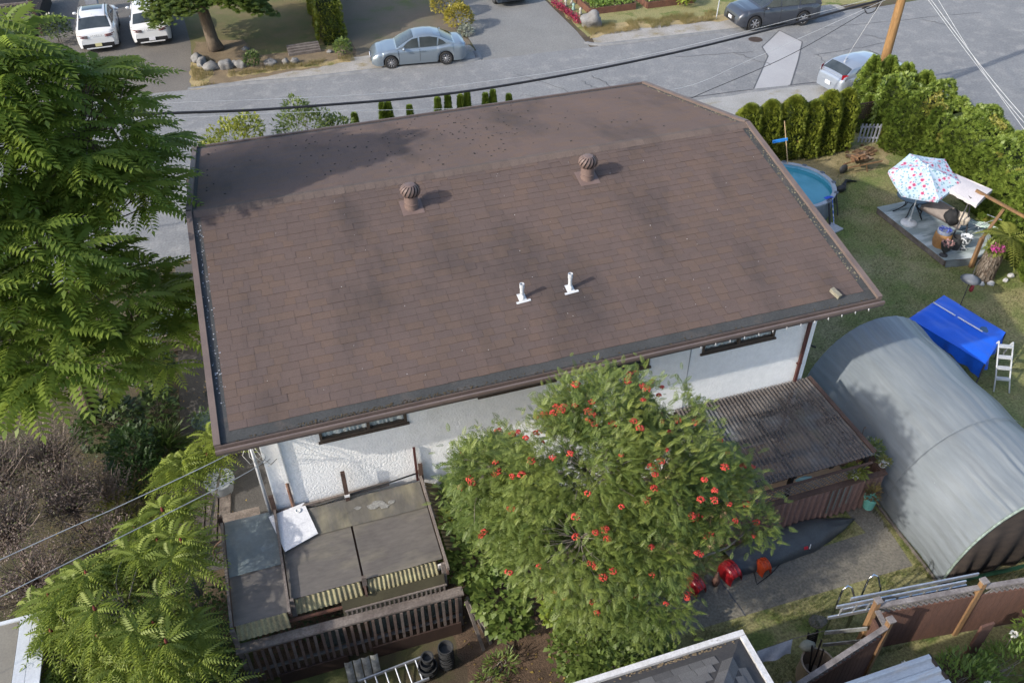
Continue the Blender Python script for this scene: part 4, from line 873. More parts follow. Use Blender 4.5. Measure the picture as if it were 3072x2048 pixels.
for c in range(7):
    s = .24+c*.16; x = CX-.35-s*cs-.05
    while x > 4.3:
        w = rs2.choice((.25, .30, .33)); y = CY-s*cs; z = CZ+s*sn
        q = MB(); q.add([(x-w+.004, y, z+.004), (x-.004, y, z+.004), (x-.004, y, z+.018), (x-w+.004, y, z+.018), (x-w+.004, y-.18*cs, z+.18*sn+.004), (x-.004, y-.18*cs, z+.18*sn+.004), (x-.004, y-.18*cs, z+.18*sn+.007), (x-w+.004, y-.18*cs, z+.18*sn+.007)], [(3, 2, 6, 7)[::-1], (0, 1, 2, 3)[::-1], (1, 5, 6, 2)[::-1], (0, 3, 7, 4)[::-1]], rs2.random())
        q.build('shingle', m_gsh, nroof); x -= w
    y = CY-.35-s*cs
    while y > -7.2:
        w = rs2.choice((.25, .30, .33)); xx = CX-s*cs; z = CZ+s*sn
        q = MB(); q.add([(xx, y, z+.004), (xx, y-w+.008, z+.004), (xx, y-w+.008, z+.018), (xx, y, z+.018), (xx-.18*cs, y, z+.18*sn+.004), (xx-.18*cs, y-w+.008, z+.18*sn+.004), (xx-.18*cs, y-w+.008, z+.18*sn+.007), (xx-.18*cs, y, z+.18*sn+.007)], [(3, 2, 6, 7), (0, 1, 2, 3), (1, 5, 6, 2), (0, 3, 7, 4)], rs2.random()); q.build('shingle', m_gsh, nroof); y -= w
for k in range(7):
    s = .40+k*.2; q = MB(); c0 = Vector((CX-s*cs, CY-s*cs, CZ+s*sn+.03)); e = .2
    q.add([c0, c0+Vector((-e, 0, -.02)), c0+Vector((-e-.22, -.22, .09)), c0+Vector((-.22, -.22, .11)), c0+Vector((-.22, -e-.22, .09)), c0+Vector((0, -e, -.02))], [(0, 3, 2, 1), (0, 5, 4, 3)], rs2.random()); q.build('hip_cap', m_gsh, nroof)
q = MB()
for i in range(160): 
    x = random.gauss(6.9, .5); q.rock((min(x, 7.9), CY-random.uniform(.03, .12), CZ+.03), (.05, .03, .015), i, 1, .3, random.random())
q.build('needle_litter', m_needle, nroof, kind='stuff')
sh = T('metal_roof_shed', 'shed roof of pale ribbed sheet metal at lower right edge', 'shed', (10, -8, 0))
q = MB(); 
def rib(v):
    p = (v*13) % 1.0; return .075*(1 if p < .28 else (0 if .42 < p < .86 else ((.42-p)/.14 if p < .42 else (p-.86)/.14)))
q.grid(lambda u, v: (8.3+u*2.75, -6.42-v*3.2, 2.42+rib(v)+.1*v), 2, 260); q.build('roof_sheet', mat('galvanised_roof', (.26, .31, .38), (.20, .24, .30), scale=1.5, rough=.4, metal=.35, c3=(.25, .26, .28), s3=3, lo3=.6, hi3=.72, stretch=(.5, 2, 1)), sh)
q = MB(); q.beam((11.08, -6.40, 2.40), (11.08, -9.6, 2.50), .05, .09); q.build('edge_trim', m_pdk, sh)
q = MB(); q.span((8.4, -9.5, 0), (11.0, -6.6, 2.36)); q.build('wall', m_wood, sh)
fl = T('flat_roof_shed', 'flat grey roof with broad white metal edge at lower left', 'shed', (-6, -3, 0))
m_wm = mat('white_metal_edge', (.50, .53, .56), (.44, .46, .49), scale=2.5, rough=.4, fine=.08)
q = MB(); q.span((-9, -8, 2.30), (-4.02, -.72, 2.44)); q.build('membrane', mat('grey_membrane', srgb(136, 132, 122), srgb(122, 118, 110), scale=1.2, rough=.7), fl)
for x0, x1, z in ((-4.0, -3.80, 2.47), (-3.80, -3.56, 2.455)):
    q = MB(); q.add([(x0, -8, z), (x1-.004, -8, z-.012), (x1-.004, -.78, z-.012), (x0, -.78, z), (x0, -8, z-.03), (x1-.004, -8, z-.04), (x1-.004, -.78, z-.04), (x0, -.78, z-.03)], [(0, 1, 2, 3), (3, 2, 6, 7), (1, 5, 6, 2), (0, 3, 7, 4)]); q.build('edge_sheet', m_wm, fl)
q = MB(); q.span((-9, -.77, 2.2), (-3.54, -.70, 2.47)); q.build('edge_trim', m_wm, fl); q = MB(); q.span((-8.9, -7.9, 0), (-3.7, -.85, 2.29)); q.build('wall', m_wood, fl)

# ============================================================ the shaded side yard on the left
t = T('cold_frame', 'weathered wooden cold frame with glass panes beside the house', 'cold frame', (-1.75, 9.9, 0))
for a, b in (((-2.45, 9.5, .3), (-1.05, 9.45, .3)), ((-2.45, 10.7, .3), (-1.05, 10.7, .3)), ((-2.42, 9.5, .3), (-2.42, 10.7, .3)), ((-1.08, 9.5, .3), (-1.08, 10.7, .3))):
    q = MB(); q.beam(a, b, .05, .6); q.build('side_board', m_wood, t)
for k in range(3):
    q = MB(); q.span((-2.38+k*.44, 9.55, .60), (-1.98+k*.44, 10.65, .61)); q.build('pane', mat('dusty_pane', (0, 0, 0)), t)
def tub(loc, r, h, m, lab, lm):
    return pot_plant(loc, r, h, m, lm, lab, 120, .12)
lm_dim = leafmat('shade_leaf', (.02, .045, .012), (.075, .12, .03))
tub((-1.0, 5.75, 0), .32, .42, mat('green_tub', srgb(86, 104, 96), rough=.5), 'round grey-green plastic tub under the left eave', lm_dim)
tub((-.75, 3.55, 0), .34, .42, mat('galvanised_tub', (.3, .33, .36), rough=.4), 'galvanised tub of leaves near the house corner', lm_dim)
for k in range(5):
    q = MB(); q.beam((-1.55+.02*k, 4.6+.22*k, .08+.001*k), (-.2, 4.75+.22*k, .08+.001*k), .19, .07); q.thing('railway_sleeper', m_wood, ['nearest of the old timbers stepping up the side yard', 'second of the old timbers in the side yard', 'middle timber of five in the side yard', 'fourth timber in the side yard', 'farthest of the old timbers in the side yard'][k], 'timber', group='old timbers in side yard')
for k in range(6):
    q = MB(); q.beam((-2.3+.30*k, 2.0, .045), (-2.15+.30*k, 3.9, .045), .26, .04); q.thing('walkway_plank', m_wood, ['leftmost plank of the side walkway', 'second plank from left of the side walkway', 'third plank of the side walkway', 'fourth plank of the side walkway', 'fifth plank of the side walkway', 'rightmost plank of the side walkway nearest the wall'][k], 'plank', group='planks of the side walkway')
t = T('garden_bench', 'small grey garden bench by the house corner', 'bench', (-.35, 2.2, 0))
q = MB(); q.box((-.35, 2.2, .42), (.9, .35, .05)); q.build('seat', m_wood, t)
for sx in (-1, 1):
    for sy in (-1, 1): q = MB(); q.beam((-.35+sx*.4, 2.2+sy*.14, 0), (-.35+sx*.4, 2.2+sy*.14, .4), .05, .05); q.build('leg', m_wood, t)
t = T('wagon_wheel', 'old spoked wheel leaning behind the greenhouse', 'wheel', (-.55, 1.3, 0))
q = MB(); q.tube([(-.55+.42*math.cos(a), 1.3, .45+.42*math.sin(a)) for a in [2*math.pi*i/24 for i in range(25)]], .022, 6, cap=False); q.build('rim', m_woodb, t, smooth=True)
for k in range(5): a = math.pi*k/5; q = MB(); q.beam((-.55-.4*math.cos(a), 1.3, .45-.4*math.sin(a)), (-.55+.4*math.cos(a), 1.3, .45+.4*math.sin(a)), .02, .02); q.build('spoke', m_woodb, t)
q = MB(); q.tube([(-.9, 9.0, .03), (-.75, 8.0, .03), (-1.0, 7.2, .03), (-.7, 6.6, .03), (-1.1, 6.2, .03), (-1.5, 6.5, .03)], .013, 5); q.thing('garden_hose', mat('dark_green_hose', (.02, .04, .03)), 'dark hose lying along the side path', 'hose', smooth=True)
# ============================================================ right-hand garden
PX, PY, PR, PH = 19.45, 11.0, 1.62, .85
t = T('above_ground_pool', 'round above-ground pool with grey wall and pale rim', 'pool', (PX, PY, 0))
q = MB(); q.lathe([(PR, 0), (PR, PH)], (PX, PY, 0), 48, cap=False); q.build('pool_wall', mat('pool_liner_grey', srgb(146, 152, 160), srgb(126, 132, 140), scale=2, rough=.5), t, smooth=True)
q = MB(); q.lathe([(PR-.05, .15), (PR-.05, PH-.02)], (PX, PY, 0), 48, cap=False); q.build('liner', mat('pool_liner_blue', (.16, .36, .52), (.10, .30, .45), scale=6, rough=.4), t, smooth=True)
q = MB(); q.lathe([(PR-.05, PH-.13), (.01, PH-.13)], (PX, PY, 0), 48, cap=False); q.build('water', mat('pool_water', (.035, .22, .28), (.05, .26, .34), scale=.8, rough=.05, spec=.6, bump=.12, bscale=7, fine=0), t, smooth=True)
q = MB(); q.lathe([(PR-.09, PH), (PR-.09, PH+.03), (PR+.06, PH+.03), (PR+.06, PH-.03)], (PX, PY, 0), 48, cap=False); q.build('rim', mat('pale_rim', srgb(176, 182, 190), rough=.4), t, auto=40)
for k in range(14):
    a = 2*math.pi*k/14+.2; c = Vector((PX+(PR+.05)*math.cos(a), PY+(PR+.05)*math.sin(a), 0)); q = MB(); q.beam(c+Vector((.25*math.cos(a), .25*math.sin(a), 0)), c+Vector((0, 0, PH)), .06, .04); q.build('upright', mat('dark_steel', (.1, .1, .11), rough=.4, metal=.5), t)
    q = MB(); q.box(c+Vector((0, 0, PH+.02)), (.14, .14, .05), Matrix.Rotation(a, 3, 'Z')); q.build('rim_joint', mat('rim_joint', srgb(110, 116, 124)), t)
t = T('leaf_skimmer', 'pool skimmer with long wooden pole and blue net leaning on cedars', 'pool skimmer', (20.2, 12.85, 0))
q = MB(); q.tube([(20.25, 12.3, .9), (20.2, 12.95, 2.3)], .018, 6); q.build('pole', mat('pale_pole', srgb(196, 168, 130), rough=.5), t)
q = MB(); q.beam((19.75, 12.78, 1.62), (20.28, 12.66, 1.70), .06, .10); q.build('net_head', mat('blue_plastic', (.03, .22, .62), rough=.35), t)
t = T('pool_brush', 'blue-headed pool brush on a striped pole hooked over the rim', 'pool brush', (20.35, 9.3, 0))
q = MB(); q.tube([(20.30, 9.55, .93), (20.36, 9.20, .05)], .016, 6); q.build('pole', mat('blue_white_pole', (.5, .56, .7), (.08, .16, .55), scale=9, lo=.48, hi=.52, rough=.35), t)
q = MB(); q.grid(lambda u, v: (20.08+.34*u, 9.55+.20*v-.0*u, .93+.04*math.sin(u*3)-.05*v), 8, 4); q.build('head', mat('royal_blue', (.015, .07, .50), rough=.4), t, smooth=True)
q = MB(); q.box((20.2, 9.05, .03), (.55, .5, .05), Matrix.Rotation(.3, 3, 'Z')); q.thing('pool_step_pad', mat('pale_slab', (.45, .47, .48)), 'pale square slab on the lawn by the pool', 'slab')
for k, (x, y, r, h, lab) in enumerate(((21.4, 12.2, .22, .32, 'larger black bucket on bare ground by the pool'), (21.15, 11.9, .17, .26, 'smaller black bucket against the pool'))):
    q = MB(); q.lathe([(r*.75, 0), (r, h), (r*1.06, h), (r*.9, h-.02), (r*.7, .05), (.01, .045)], (x, y, 0), 18); q.thing('bucket', m_pot, lab, 'bucket', group='black buckets by the pool', auto=40)
t = T('folded_pump', 'black pool pump with hoses lying on the lawn', 'pool pump', (22.2, 11.3, 0))
q = MB(); q.rock((21.95, 11.15, .14), (.35, .24, .26), 2, 2, .15); q.build('housing', m_pot, t, smooth=True)
for k in range(4): q = MB(); q.tube([(21.8+.1*k, 11.1, .1), (22.2+.1*k, 11.4+.08*k, .16), (22.6+.12*k, 11.75-.05*k, .04)], .03, 6); q.build('hose', m_pot, t, smooth=True)
# wheelbarrow with split wood
t = T('wheelbarrow', 'wooden-handled wheelbarrow heaped with split firewood', 'wheelbarrow', (23.5, 12.35, 0))
wb_ = Vector((23.5, 12.35, 0)); q = MB()
q.grid(lambda u, v: wb_+Vector(((u-.5)*(.9 if True else 1)*(.62+.38*abs(2*v-1)), (v-.5)*.66*(.7+.3*abs(2*u-1)), .36+.26*max(abs(2*u-1), abs(2*v-1))**3)), 16, 12); q.build('tray', mat('rusty_tray', srgb(112, 100, 88), srgb(92, 76, 62), scale=5, rough=.7), t, smooth=True)
for s_ in (-1, 1): q = MB(); q.beam(wb_+Vector((-.55, s_*.14, .30)), wb_+Vector((.85, s_*.28, .42)), .045, .045); q.build('handle', m_post, t)
for s_ in (-1, 1): q = MB(); q.beam(wb_+Vector((.35, s_*.2, 0)), wb_+Vector((.2, s_*.2, .38)), .03, .03); q.build('leg', m_post, t)
q = MB(); q.lathe([(.16, -.04), (.19, 0), (.16, .04)], wb_+Vector((-.62, 0, .19)), 18, Matrix.Rotation(R(90), 3, 'X')); q.build('wheel', m_pot, t, smooth=True)
for k in range(16):
    a = random.uniform(0, math.pi); p = wb_+Vector((random.uniform(-.28, .28), random.uniform(-.18, .18), .48+random.uniform(0, .14))); dd = Vector((math.cos(a), math.sin(a), random.uniform(-.2, .2)))*.14
    q = MB(); q.beam(p-dd, p+dd, .08, .07); q.thing('split_log', mat('split_wood', srgb(150, 116, 84), srgb(112, 84, 62), scale=6), 'split brown log heaped in the wheelbarrow', 'log', group='firewood in the wheelbarrow')
q = MB()
for i in range(40): q.rock((24.7+random.gauss(0, .35), 13.5+random.gauss(0, .25), .04), (random.uniform(.1, .4), random.uniform(.05, .15), .12), i, 1, .4)
q.build('dead_brush', mat('dead_brush', srgb(124, 98, 74), srgb(92, 74, 58), scale=5), kind='stuff', label='heap of dead brown brush by the gate', cat='brush pile')
sheet('bare_earth', ragged([(21.0, 12.3), (22.6, 12.0), (25.2, 12.6), (25.8, 14.1), (20.6, 13.8)], .2, .25, 21), 0.0085, mat('dry_earth', srgb(164, 150, 112), srgb(136, 124, 88), scale=1.3, rough=.97, bump=.8, bscale=40, fine=.3, c3=srgb(112, 108, 62), s3=.9, lo3=.54, hi3=.64))
# gate and lattice
m_pale = mat('pale_paint', srgb(178, 182, 192), srgb(150, 152, 160), scale=4, rough=.7)
t = T('picket_gate', 'pale grey picket gate at the end of the cedar row', 'gate', (25.3, 14.15, 0))
for k in range(6): q = MB(); q.beam((24.92+.14*k, 14.28-.05*k, .06), (24.92+.14*k, 14.28-.05*k, .86), .075, .02, up=(0, 1, 0)); q.build('picket', m_pale, t)
for z in (.25, .72): q = MB(); q.beam((24.88, 14.32, z), (25.68, 14.04, z), .03, .06); q.build('gate_rail', m_pale, t)
t = T('trellis', 'dark lattice panel above the picket gate', 'trellis', (25.5, 14.9, 0))
for k in range(9):
    for s_ in (-1, 1):
        x = 25.15+.1*k; q = MB(); q.beam((x if s_ > 0 else x+.35, 14.95+.01*s_, .7), (x+.35 if s_ > 0 else x, 14.95+.01*s_, 1.35), .03, .01, up=(0, 1, 0)); q.build('lattice_slat', m_woodb, t)
q = MB(); q.beam((25.1, 14.95, 1.38), (26.4, 14.95, 1.38), .05, .05); q.build('top_rail', m_woodb, t)
# deck platform
m_deckb = mat('grey_painted_deck', srgb(150, 162, 162), srgb(196, 206, 208), scale=1.1, rough=.6, fine=.12, lo=.45, hi=.6, stretch=(.5, 2.2, 1), c3=srgb(104, 118, 120), s3=1.6, lo3=.56, hi3=.64)
t = T('deck_platform', 'low wooden deck covered in pale palm-leaf patterned sheet', 'deck', (23.4, 7.6, 0))
dk = [(22.28, 9.45), (22.30, 5.95), (24.10, 5.62), (24.95, 7.1), (24.7, 9.5)]
q = MB(); q.prism(dk, .02, .235); q.build('deck_frame', m_wood, t)
q = MB(); q.prism([(x-.02 if x < 23 else x+.02, y+(.02 if y > 8 else -.02)) for x, y in dk], .238, .25); q.build('sheet', m_deckb, t)
q = MB(); q.grid(lambda u, v: (22.30+1.80*u, 5.92-.33*u-.03-.04*v+.015*math.sin(u*20), .245-.24*v), 30, 2); q.build('skirt', mat('grey_tarp', srgb(122, 130, 132), srgb(104, 112, 114), scale=3, rough=.6), t, smooth=True)
q = MB(); q.grid(lambda u, v: (24.11+.84*u, 5.59+1.46*u-.03, .245-.24*v), 20, 2); q.build('skirt', mat('grey_tarp', (0, 0, 0)), t, smooth=True)
# patio umbrella
UX, UY = 22.62, 8.20
t = T('patio_umbrella', 'tilted light blue patio umbrella with pink rose print', 'umbrella', (UX, UY, .25))
mf = mat('floral_fabric', (.52, .64, .74), (.46, .58, .70), scale=2, rough=.8, trans=.2, fine=.05, obj=True)
nt = mf.node_tree; n_ = nt.nodes; Lk = nt.links.new; pbs = n_['Principled BSDF']; base = pbs.inputs['Base Color'].links[0].from_socket
tc = n_.new('ShaderNodeTexCoord')
def vor(sc, lo, hi, colr, prev):
    v = n_.new('ShaderNodeTexVoronoi'); v.inputs['Scale'].default_value = sc; Lk(tc.outputs['Object'], v.inputs['Vector'])
    r_ = n_.new('ShaderNodeMapRange'); r_.inputs[1].default_value = hi; r_.inputs[2].default_value = lo; Lk(v.outputs['Distance'], r_.inputs[0])
    m_ = n_.new('ShaderNodeMix'); m_.data_type = 'RGBA'; Lk(r_.outputs[0], m_.inputs[0]); Lk(prev, m_.inputs[6]); m_.inputs[7].default_value = (*colr, 1); return m_.outputs[2]
c_ = vor(9.0, .30, .38, (.20, .34, .42), base); c_ = vor(5.0, .36, .44, (.62, .50, .58), c_); c_ = vor(5.0, .20, .30, (.45, .06, .15), c_); c_ = vor(11., .16, .24, (.08, .22, .20), c_)
Lk(c_, pbs.inputs['Base Color'])
for l in list(nt.links):
    if l.to_node.type == 'BSDF_TRANSLUCENT': nt.links.remove(l)
for nd in n_:
    if nd.type == 'BSDF_TRANSLUCENT': Lk(c_, nd.inputs[0])
apex = Vector((UX+.02, UY+.02, 2.42)); tilt = Matrix.Rotation(R(17), 3, Vector((.75, -.65, 0))) 
def rim(k, r=1.12, z=-.44):
    a = 2*math.pi*k/6+.35; return apex+tilt @ Vector((r*math.cos(a), r*math.sin(a), z))
for k in range(6):
    A, B = rim(k), rim(k+1); q = MB()
    q.grid(lambda u, v: apex.lerp(A.lerp(B, u), v)+Vector((0, 0, -.05*math.sin(math.pi*v)*math.sin(math.pi*u)-.03*v*math.sin(math.pi*u)+.03*math.sin(math.pi*v))), 6, 8)
    cp = q.build('canopy_panel', mf, t, smooth=True)
    q = MB(); q.grid(lambda u, v: A.lerp(B, u)+Vector((0, 0, -.10*v-.03*math.sin(math.pi*u))), 6, 1); q.build('valance', mf, cp, smooth=True)
    q = MB(); q.tube([apex, A], .010, 5); q.build('rib', m_alu, t)
q = MB(); q.tube([(UX, UY, .25), (UX+.01, UY+.01, 1.5), apex-Vector((0, 0, .05)), apex+Vector((.0, 0, .08))], .022, 8); q.build('pole', mat('white_pole', (.7, .71, .72), rough=.3), t, smooth=True)
q = MB(); q.lathe([(.27, 0), (.27, .05), (.20, .09), (.05, .11), (.05, .25), (.03, .26)], (UX, UY, .25), 24); q.build('base', mat('white_stone_base', (.66, .67, .67), rough=.6), t, auto=40)
# round table under it
t = T('patio_table', 'round glass patio table with curved dark legs under umbrella', 'table', (UX+.42, UY+.55, .25))
tcx, tcy = UX+.42, UY+.55
q = MB(); q.lathe([(.55, .68), (.57, .70), (.55, .72), (.01, .72)], (tcx, tcy, .25), 32); q.build('table_top', mat('table_glass', (.05, .07, .08), rough=.08, spec=.6), t, auto=40)
for k in range(5):
    a = 2*math.pi*k/5; q = MB(); q.tube([(tcx+r_*math.cos(a+w), tcy+r_*math.sin(a+w), .25+z) for r_, z, w in ((.52, 0, 0), (.40, .12, .1), (.18, .35, .25), (.30, .6, .4), (.48, .68, .5))], .022, 6); q.build('leg', mat('black_iron', (.03, .035, .04), rough=.5), t, smooth=True)
# canopy swing
m_iron = mat('dark_frame', (.05, .05, .055), (.08, .07, .07), rough=.5); m_sling = mat('taupe_sling', srgb(150, 140, 134), srgb(132, 124, 120), scale=3, rough=.8)
t = T('canopy_swing', 'garden swing seat with white canopy and taupe bench', 'swing seat', (23.6, 7.5, .25))
C0, C1, C2, C3 = (Vector(p) for p in ((22.92, 7.95, 1.95), (23.55, 9.0, 2.0), (24.35, 6.95, 1.93), (23.40, 6.50, 1.80)))
q = MB(); q.grid(lambda u, v: C0.lerp(C3, u).lerp(C1.lerp(C2, u), v)+Vector((0, 0, .05*math.sin(math.pi*v)-.03*math.sin(math.pi*u*2)**2)), 16, 8); q.build('canopy', mat('white_canvas', (.52, .49, .50), (.46, .44, .45), scale=2, rough=.9), t, smooth=True)
for a, b in ((C0, C3), (C3, C2), (C2, C1)):
    q = MB(); q.grid(lambda u, v: a.lerp(b, u)+Vector((0, 0, -.12*v+.015*math.sin(u*30)*v)), 16, 2); q.build('canopy_valance', mat('white_canvas', (0, 0, 0)), t, smooth=True)
q = MB(); q.grid(lambda u, v: Vector((22.95+.35*u+.42*v, 8.30-1.55*u+.30*v, .72-.06*math.sin(math.pi*v)+(.35*max(0, v-.5)*2))), 12, 10); q.build('bench', m_sling, t, smooth=True)
for (xa, ya) in ((23.32, 6.75), (23.55, 8.55)):
    for dx in (-.25, .6):
        q = MB(); q.tube([(xa+dx, ya+dx*.25, .25), (xa+.12, ya+.1, 1.85)], .025, 8); q.build('leg', m_iron, t)
q = MB(); q.tube([(23.44, 6.85, 1.83), (23.67, 8.65, 1.9)], .025, 8); q.build('top_bar', m_iron, t)
q = MB(); q.rock((23.35, 7.22, .92), (.42, .50, .55), 4, 3, .28); q.thing('black_jacket', mat('black_cloth', (.02, .02, .022), rough=.8), 'black jacket draped over the swing bench', 'jacket', smooth=True)
q = MB(); q.rock((23.66, 7.05, .92), (.40, .50, .42), 9, 3, .14); q.thing('cream_cushion', mat('cream_cloth', srgb(214, 202, 184)), 'cream cushion on the swing bench beside the jacket', 'cushion', smooth=True)
t = T('folding_chair', 'white and green striped folding garden chair behind the swing', 'chair', (24.3, 6.95, .25))
for k in range(9): q = MB(); q.beam((24.05+.06*k, 7.2-.03*k, .66+.0*k), (24.28+.06*k, 6.75-.03*k, .62), .035, .012, tint=k % 2); q.build('web_strip', mat('green_strap', (.25, .42, .34)) if k % 2 else mat('white_strap', (.7, .74, .72)), t)
for a, b in (((24.0, 7.2, .25), (24.55, 6.6, .95)), ((24.5, 7.0, .25), (24.1, 6.7, .66)), ((24.55, 6.95, .95), (24.75, 6.5, .95))): q = MB(); q.tube([a, b], .014, 6); q.build('frame', m_alu, t)
# barrel, urns
t = T('barrel_planter', 'tan barrel planter with blue flowers on the deck', 'planter', (22.72, 6.72, .25))
q = MB(); q.lathe([(.24, 0), (.29, .2), (.27, .46), (.24, .50), (.22, .47)], (22.72, 6.72, .25), 20); q.build('barrel', mat('tan_barrel', srgb(176, 134, 84), srgb(150, 112, 76), scale=4, rough=.7), t, auto=50)
q = MB(); q.lathe([(.23, .50), (.235, .62), (.21, .62), (.20, .55), (.01, .55)], (22.72, 6.72, .25), 20); q.build('inner_pot', mat('grey_blue_pot', (.22, .25, .32)), t, auto=50)
nf = 90; P = np.array((22.72, 6.72, .85))+rdir(nf)*np.array([.2, .2, .07]); foliage('flowers', t, leafmat('blue_flower', (.03, .05, .25), (.12, .16, .50)), P, rdir(nf), RNG.uniform(.05, .1, nf), simple_leaf(.7), RNG.random(nf))
def urn(loc, h, m, lab, flw=None):
    t = T('urn', lab, 'urn', loc); q = MB(); q.lathe([(.13, 0), (.13, .03), (.05, .08), (.05, .13), (.13, .22), (.18, h*.8), (.20, h), (.17, h), (.13, h-.08), (.01, h-.08)], loc, 20); q.build('bowl', m, t, auto=50)
    if flw:
        nf = 70; P = np.array(loc)+[0, 0, h]+rdir(nf)*np.array([.17, .17, .05]); foliage('flowers', t, flw, P, rdir(nf), RNG.uniform(.05, .1, nf), simple_leaf(.7), RNG.random(nf))
urn((22.42, 6.18, .25), .48, m_pot, 'dark urn of faded pink flowers at the deck edge', leafmat('faded_pink', (.30, .16, .14), (.45, .26, .24)))
urn((23.28, 6.30, .25), .50, mat('white_black_glaze', (.62, .65, .68), (.05, .06, .07), scale=9, lo=.47, hi=.53, rough=.3), 'white and black patterned urn beside the wooden post', None)
q = MB(); q.lathe([(.14, 0), (.17, .3), (.18, .44), (.15, .44), (.13, .1), (.01, .08)], (23.05, 6.42, .25), 18); q.thing('black_planter', m_pot, 'plain black planter touching the patterned urn', 'planter', auto=50)
t = T('arbour_post', 'wooden arbour post with long crossbeams at the deck corner', 'arbour', (23.15, 5.62, 0))
q = MB(); q.beam((23.13, 5.62, .0), (23.13, 5.62, 1.12), .12, .10, up=(0, 1, 0)); q.build('post', m_post, t)
q = MB(); q.beam((23.13, 5.62, 1.10), (24.5, 6.4, 1.45), .09, .08); q.build('crossbeam', m_post, t)
q = MB(); q.beam((23.7, 7.0, 2.0), (24.7, 5.6, 1.55), .08, .08); q.build('crossbeam', m_post, t)
# palm-stump planter with pink flowers
t = T('stump_planter', 'tall palm-trunk planter topped with pink flowers', 'planter', (23.05, 4.95, 0))
q = MB()
for k in range(3): q.lathe([(.20+.02*k, .35*k), (.24+.02*k, .35*k+.05), (.22+.02*k, .35*k+.35)], (23.05, 4.95, 0), 12)
q.build('trunk', mat('shaggy_trunk', srgb(122, 106, 92), srgb(82, 72, 64), scale=12, rough=.97, bump=1, bscale=20, bdist=.05), t, smooth=True)
nf = 500; a = RNG.uniform(0, 2*np.pi, nf); z = RNG.uniform(.1, 1.05, nf); dd = np.stack([np.cos(a)*.6, np.sin(a)*.6, -np.ones(nf)], 1)
foliage('husk', t, leafmat('husk', (.09, .07, .05), (.26, .21, .16)), np.stack([23.05+.24*np.cos(a), 4.95+.24*np.sin(a), z], 1), dd, RNG.uniform(.1, .2, nf), simple_leaf(.25), RNG.random(nf))
nf = 240; P = np.array((23.05, 4.95, 1.2))+rdir(nf)*np.array([.26, .26, .16]); foliage('leaves', t, lm_fern, P, rdir(nf)+[0, 0, .4], RNG.uniform(.1, .24, nf), simple_leaf(.35), RNG.random(nf))
nf = 160; P = np.array((22.98, 4.82, 1.27))+rdir(nf)*np.array([.2, .16, .1]); foliage('flowers', t, leafmat('magenta_flower', (.40, .04, .22), (.68, .14, .40)), P, rdir(nf), RNG.uniform(.05, .09, nf), simple_leaf(.8), RNG.random(nf))
t = T('fan_palm', 'young palm with drooping yellow-green fronds beside the stump planter', 'palm', (23.7, 5.15, 0))
q = MB(); q.tube([(23.7, 5.15, 0), (23.65, 5.12, 1.3)], .05, 8); q.build('stem', m_woodb, t, smooth=True)
nf = 16; a = RNG.uniform(0, 2*np.pi, nf); foliage('fronds', t, lm_fern, np.tile([23.65, 5.12, 1.35], (nf, 1)), np.stack([np.cos(a), np.sin(a), RNG.uniform(-.1, .6, nf)], 1), RNG.uniform(.7, 1.1, nf), frond(12, .05, .24, .9), RNG.uniform(.4, 1, nf))
for k, (x, y, s) in enumerate(((22.75, 4.70, .22), (23.05, 4.62, .26), (23.95, 4.75, .24), (23.6, 4.6, .18))):
    q = MB(); q.rock((x, y, .05), (s, s*.8, .16), k, 2, .2); q.thing('edging_stone', mat('white_stone', (.5, .5, .5), (.35, .35, .34), scale=6), ['leftmost pale stone at the foot of the stump planter', 'second pale stone at the foot of the stump planter', 'rightmost pale stone near the hedge', 'third pale stone beyond the stump planter'][k], 'stone', group='stones round the stump planter', smooth=True)
# bird feeder on a pole
t = T('bird_feeder', 'dark bird feeder with conical baffle on a thin pole', 'bird feeder', (21.30, 3.95, 0))
q = MB(); q.tube([(21.30, 3.95, 0), (21.30, 3.95, 1.75)], .014, 6); q.build('pole', m_iron, t)
q = MB(); q.lathe([(.30, 1.05), (.17, 1.13), (.03, 1.22), (.015, 1.23)], (21.30, 3.95, 0), 20); q.build('baffle', mat('slate_metal', (.14, .15, .17), rough=.5), t, smooth=True)
q = MB(); q.lathe([(.05, .62), (.065, .70), (.05, .85), (.01, .9)], (21.42, 3.9, 0), 10); q.build('feeder', mat('red_feeder', (.25, .04, .05), rough=.4), t, smooth=True)
# frame tent under a blue tarp
t = T('tarp_shelter', 'bright blue tarpaulin stretched over a low frame on the lawn', 'tarp', (19.5, 2.3, 0))
q0, q1, q2, q3 = (Vector(p) for p in ((18.42, 3.02, .98), (20.05, 3.58, 1.02), (20.52, 1.62, 1.0), (19.08, .74, .96)))
m_blue = mat('blue_tarp', (.010, .105, .62), (.009, .085, .52), scale=1.4, rough=.35, fine=.05, bump=.25, bscale=5, spec=.5)
def tarp2(u, v):
    p = q0.lerp(q1, u).lerp(q3.lerp(q2, u), v); s_ = math.sin(math.pi*u)*math.sin(math.pi*v)
    return p+Vector((0, 0, +.13*math.sin(math.pi*u)*math.sin(math.pi*v)**.5-.16*s_*s_+.09*mnoise.noise(Vector((u*3, v*3, 1)))*s_+.02*mnoise.noise(Vector((u*9, v*4, 1)))+.05*max(0, 1-abs(u-.62)*7)*math.sin(math.pi*v)))
q = MB(); q.grid(tarp2, 36, 36); q.build('tarpaulin', m_blue, t, smooth=True)
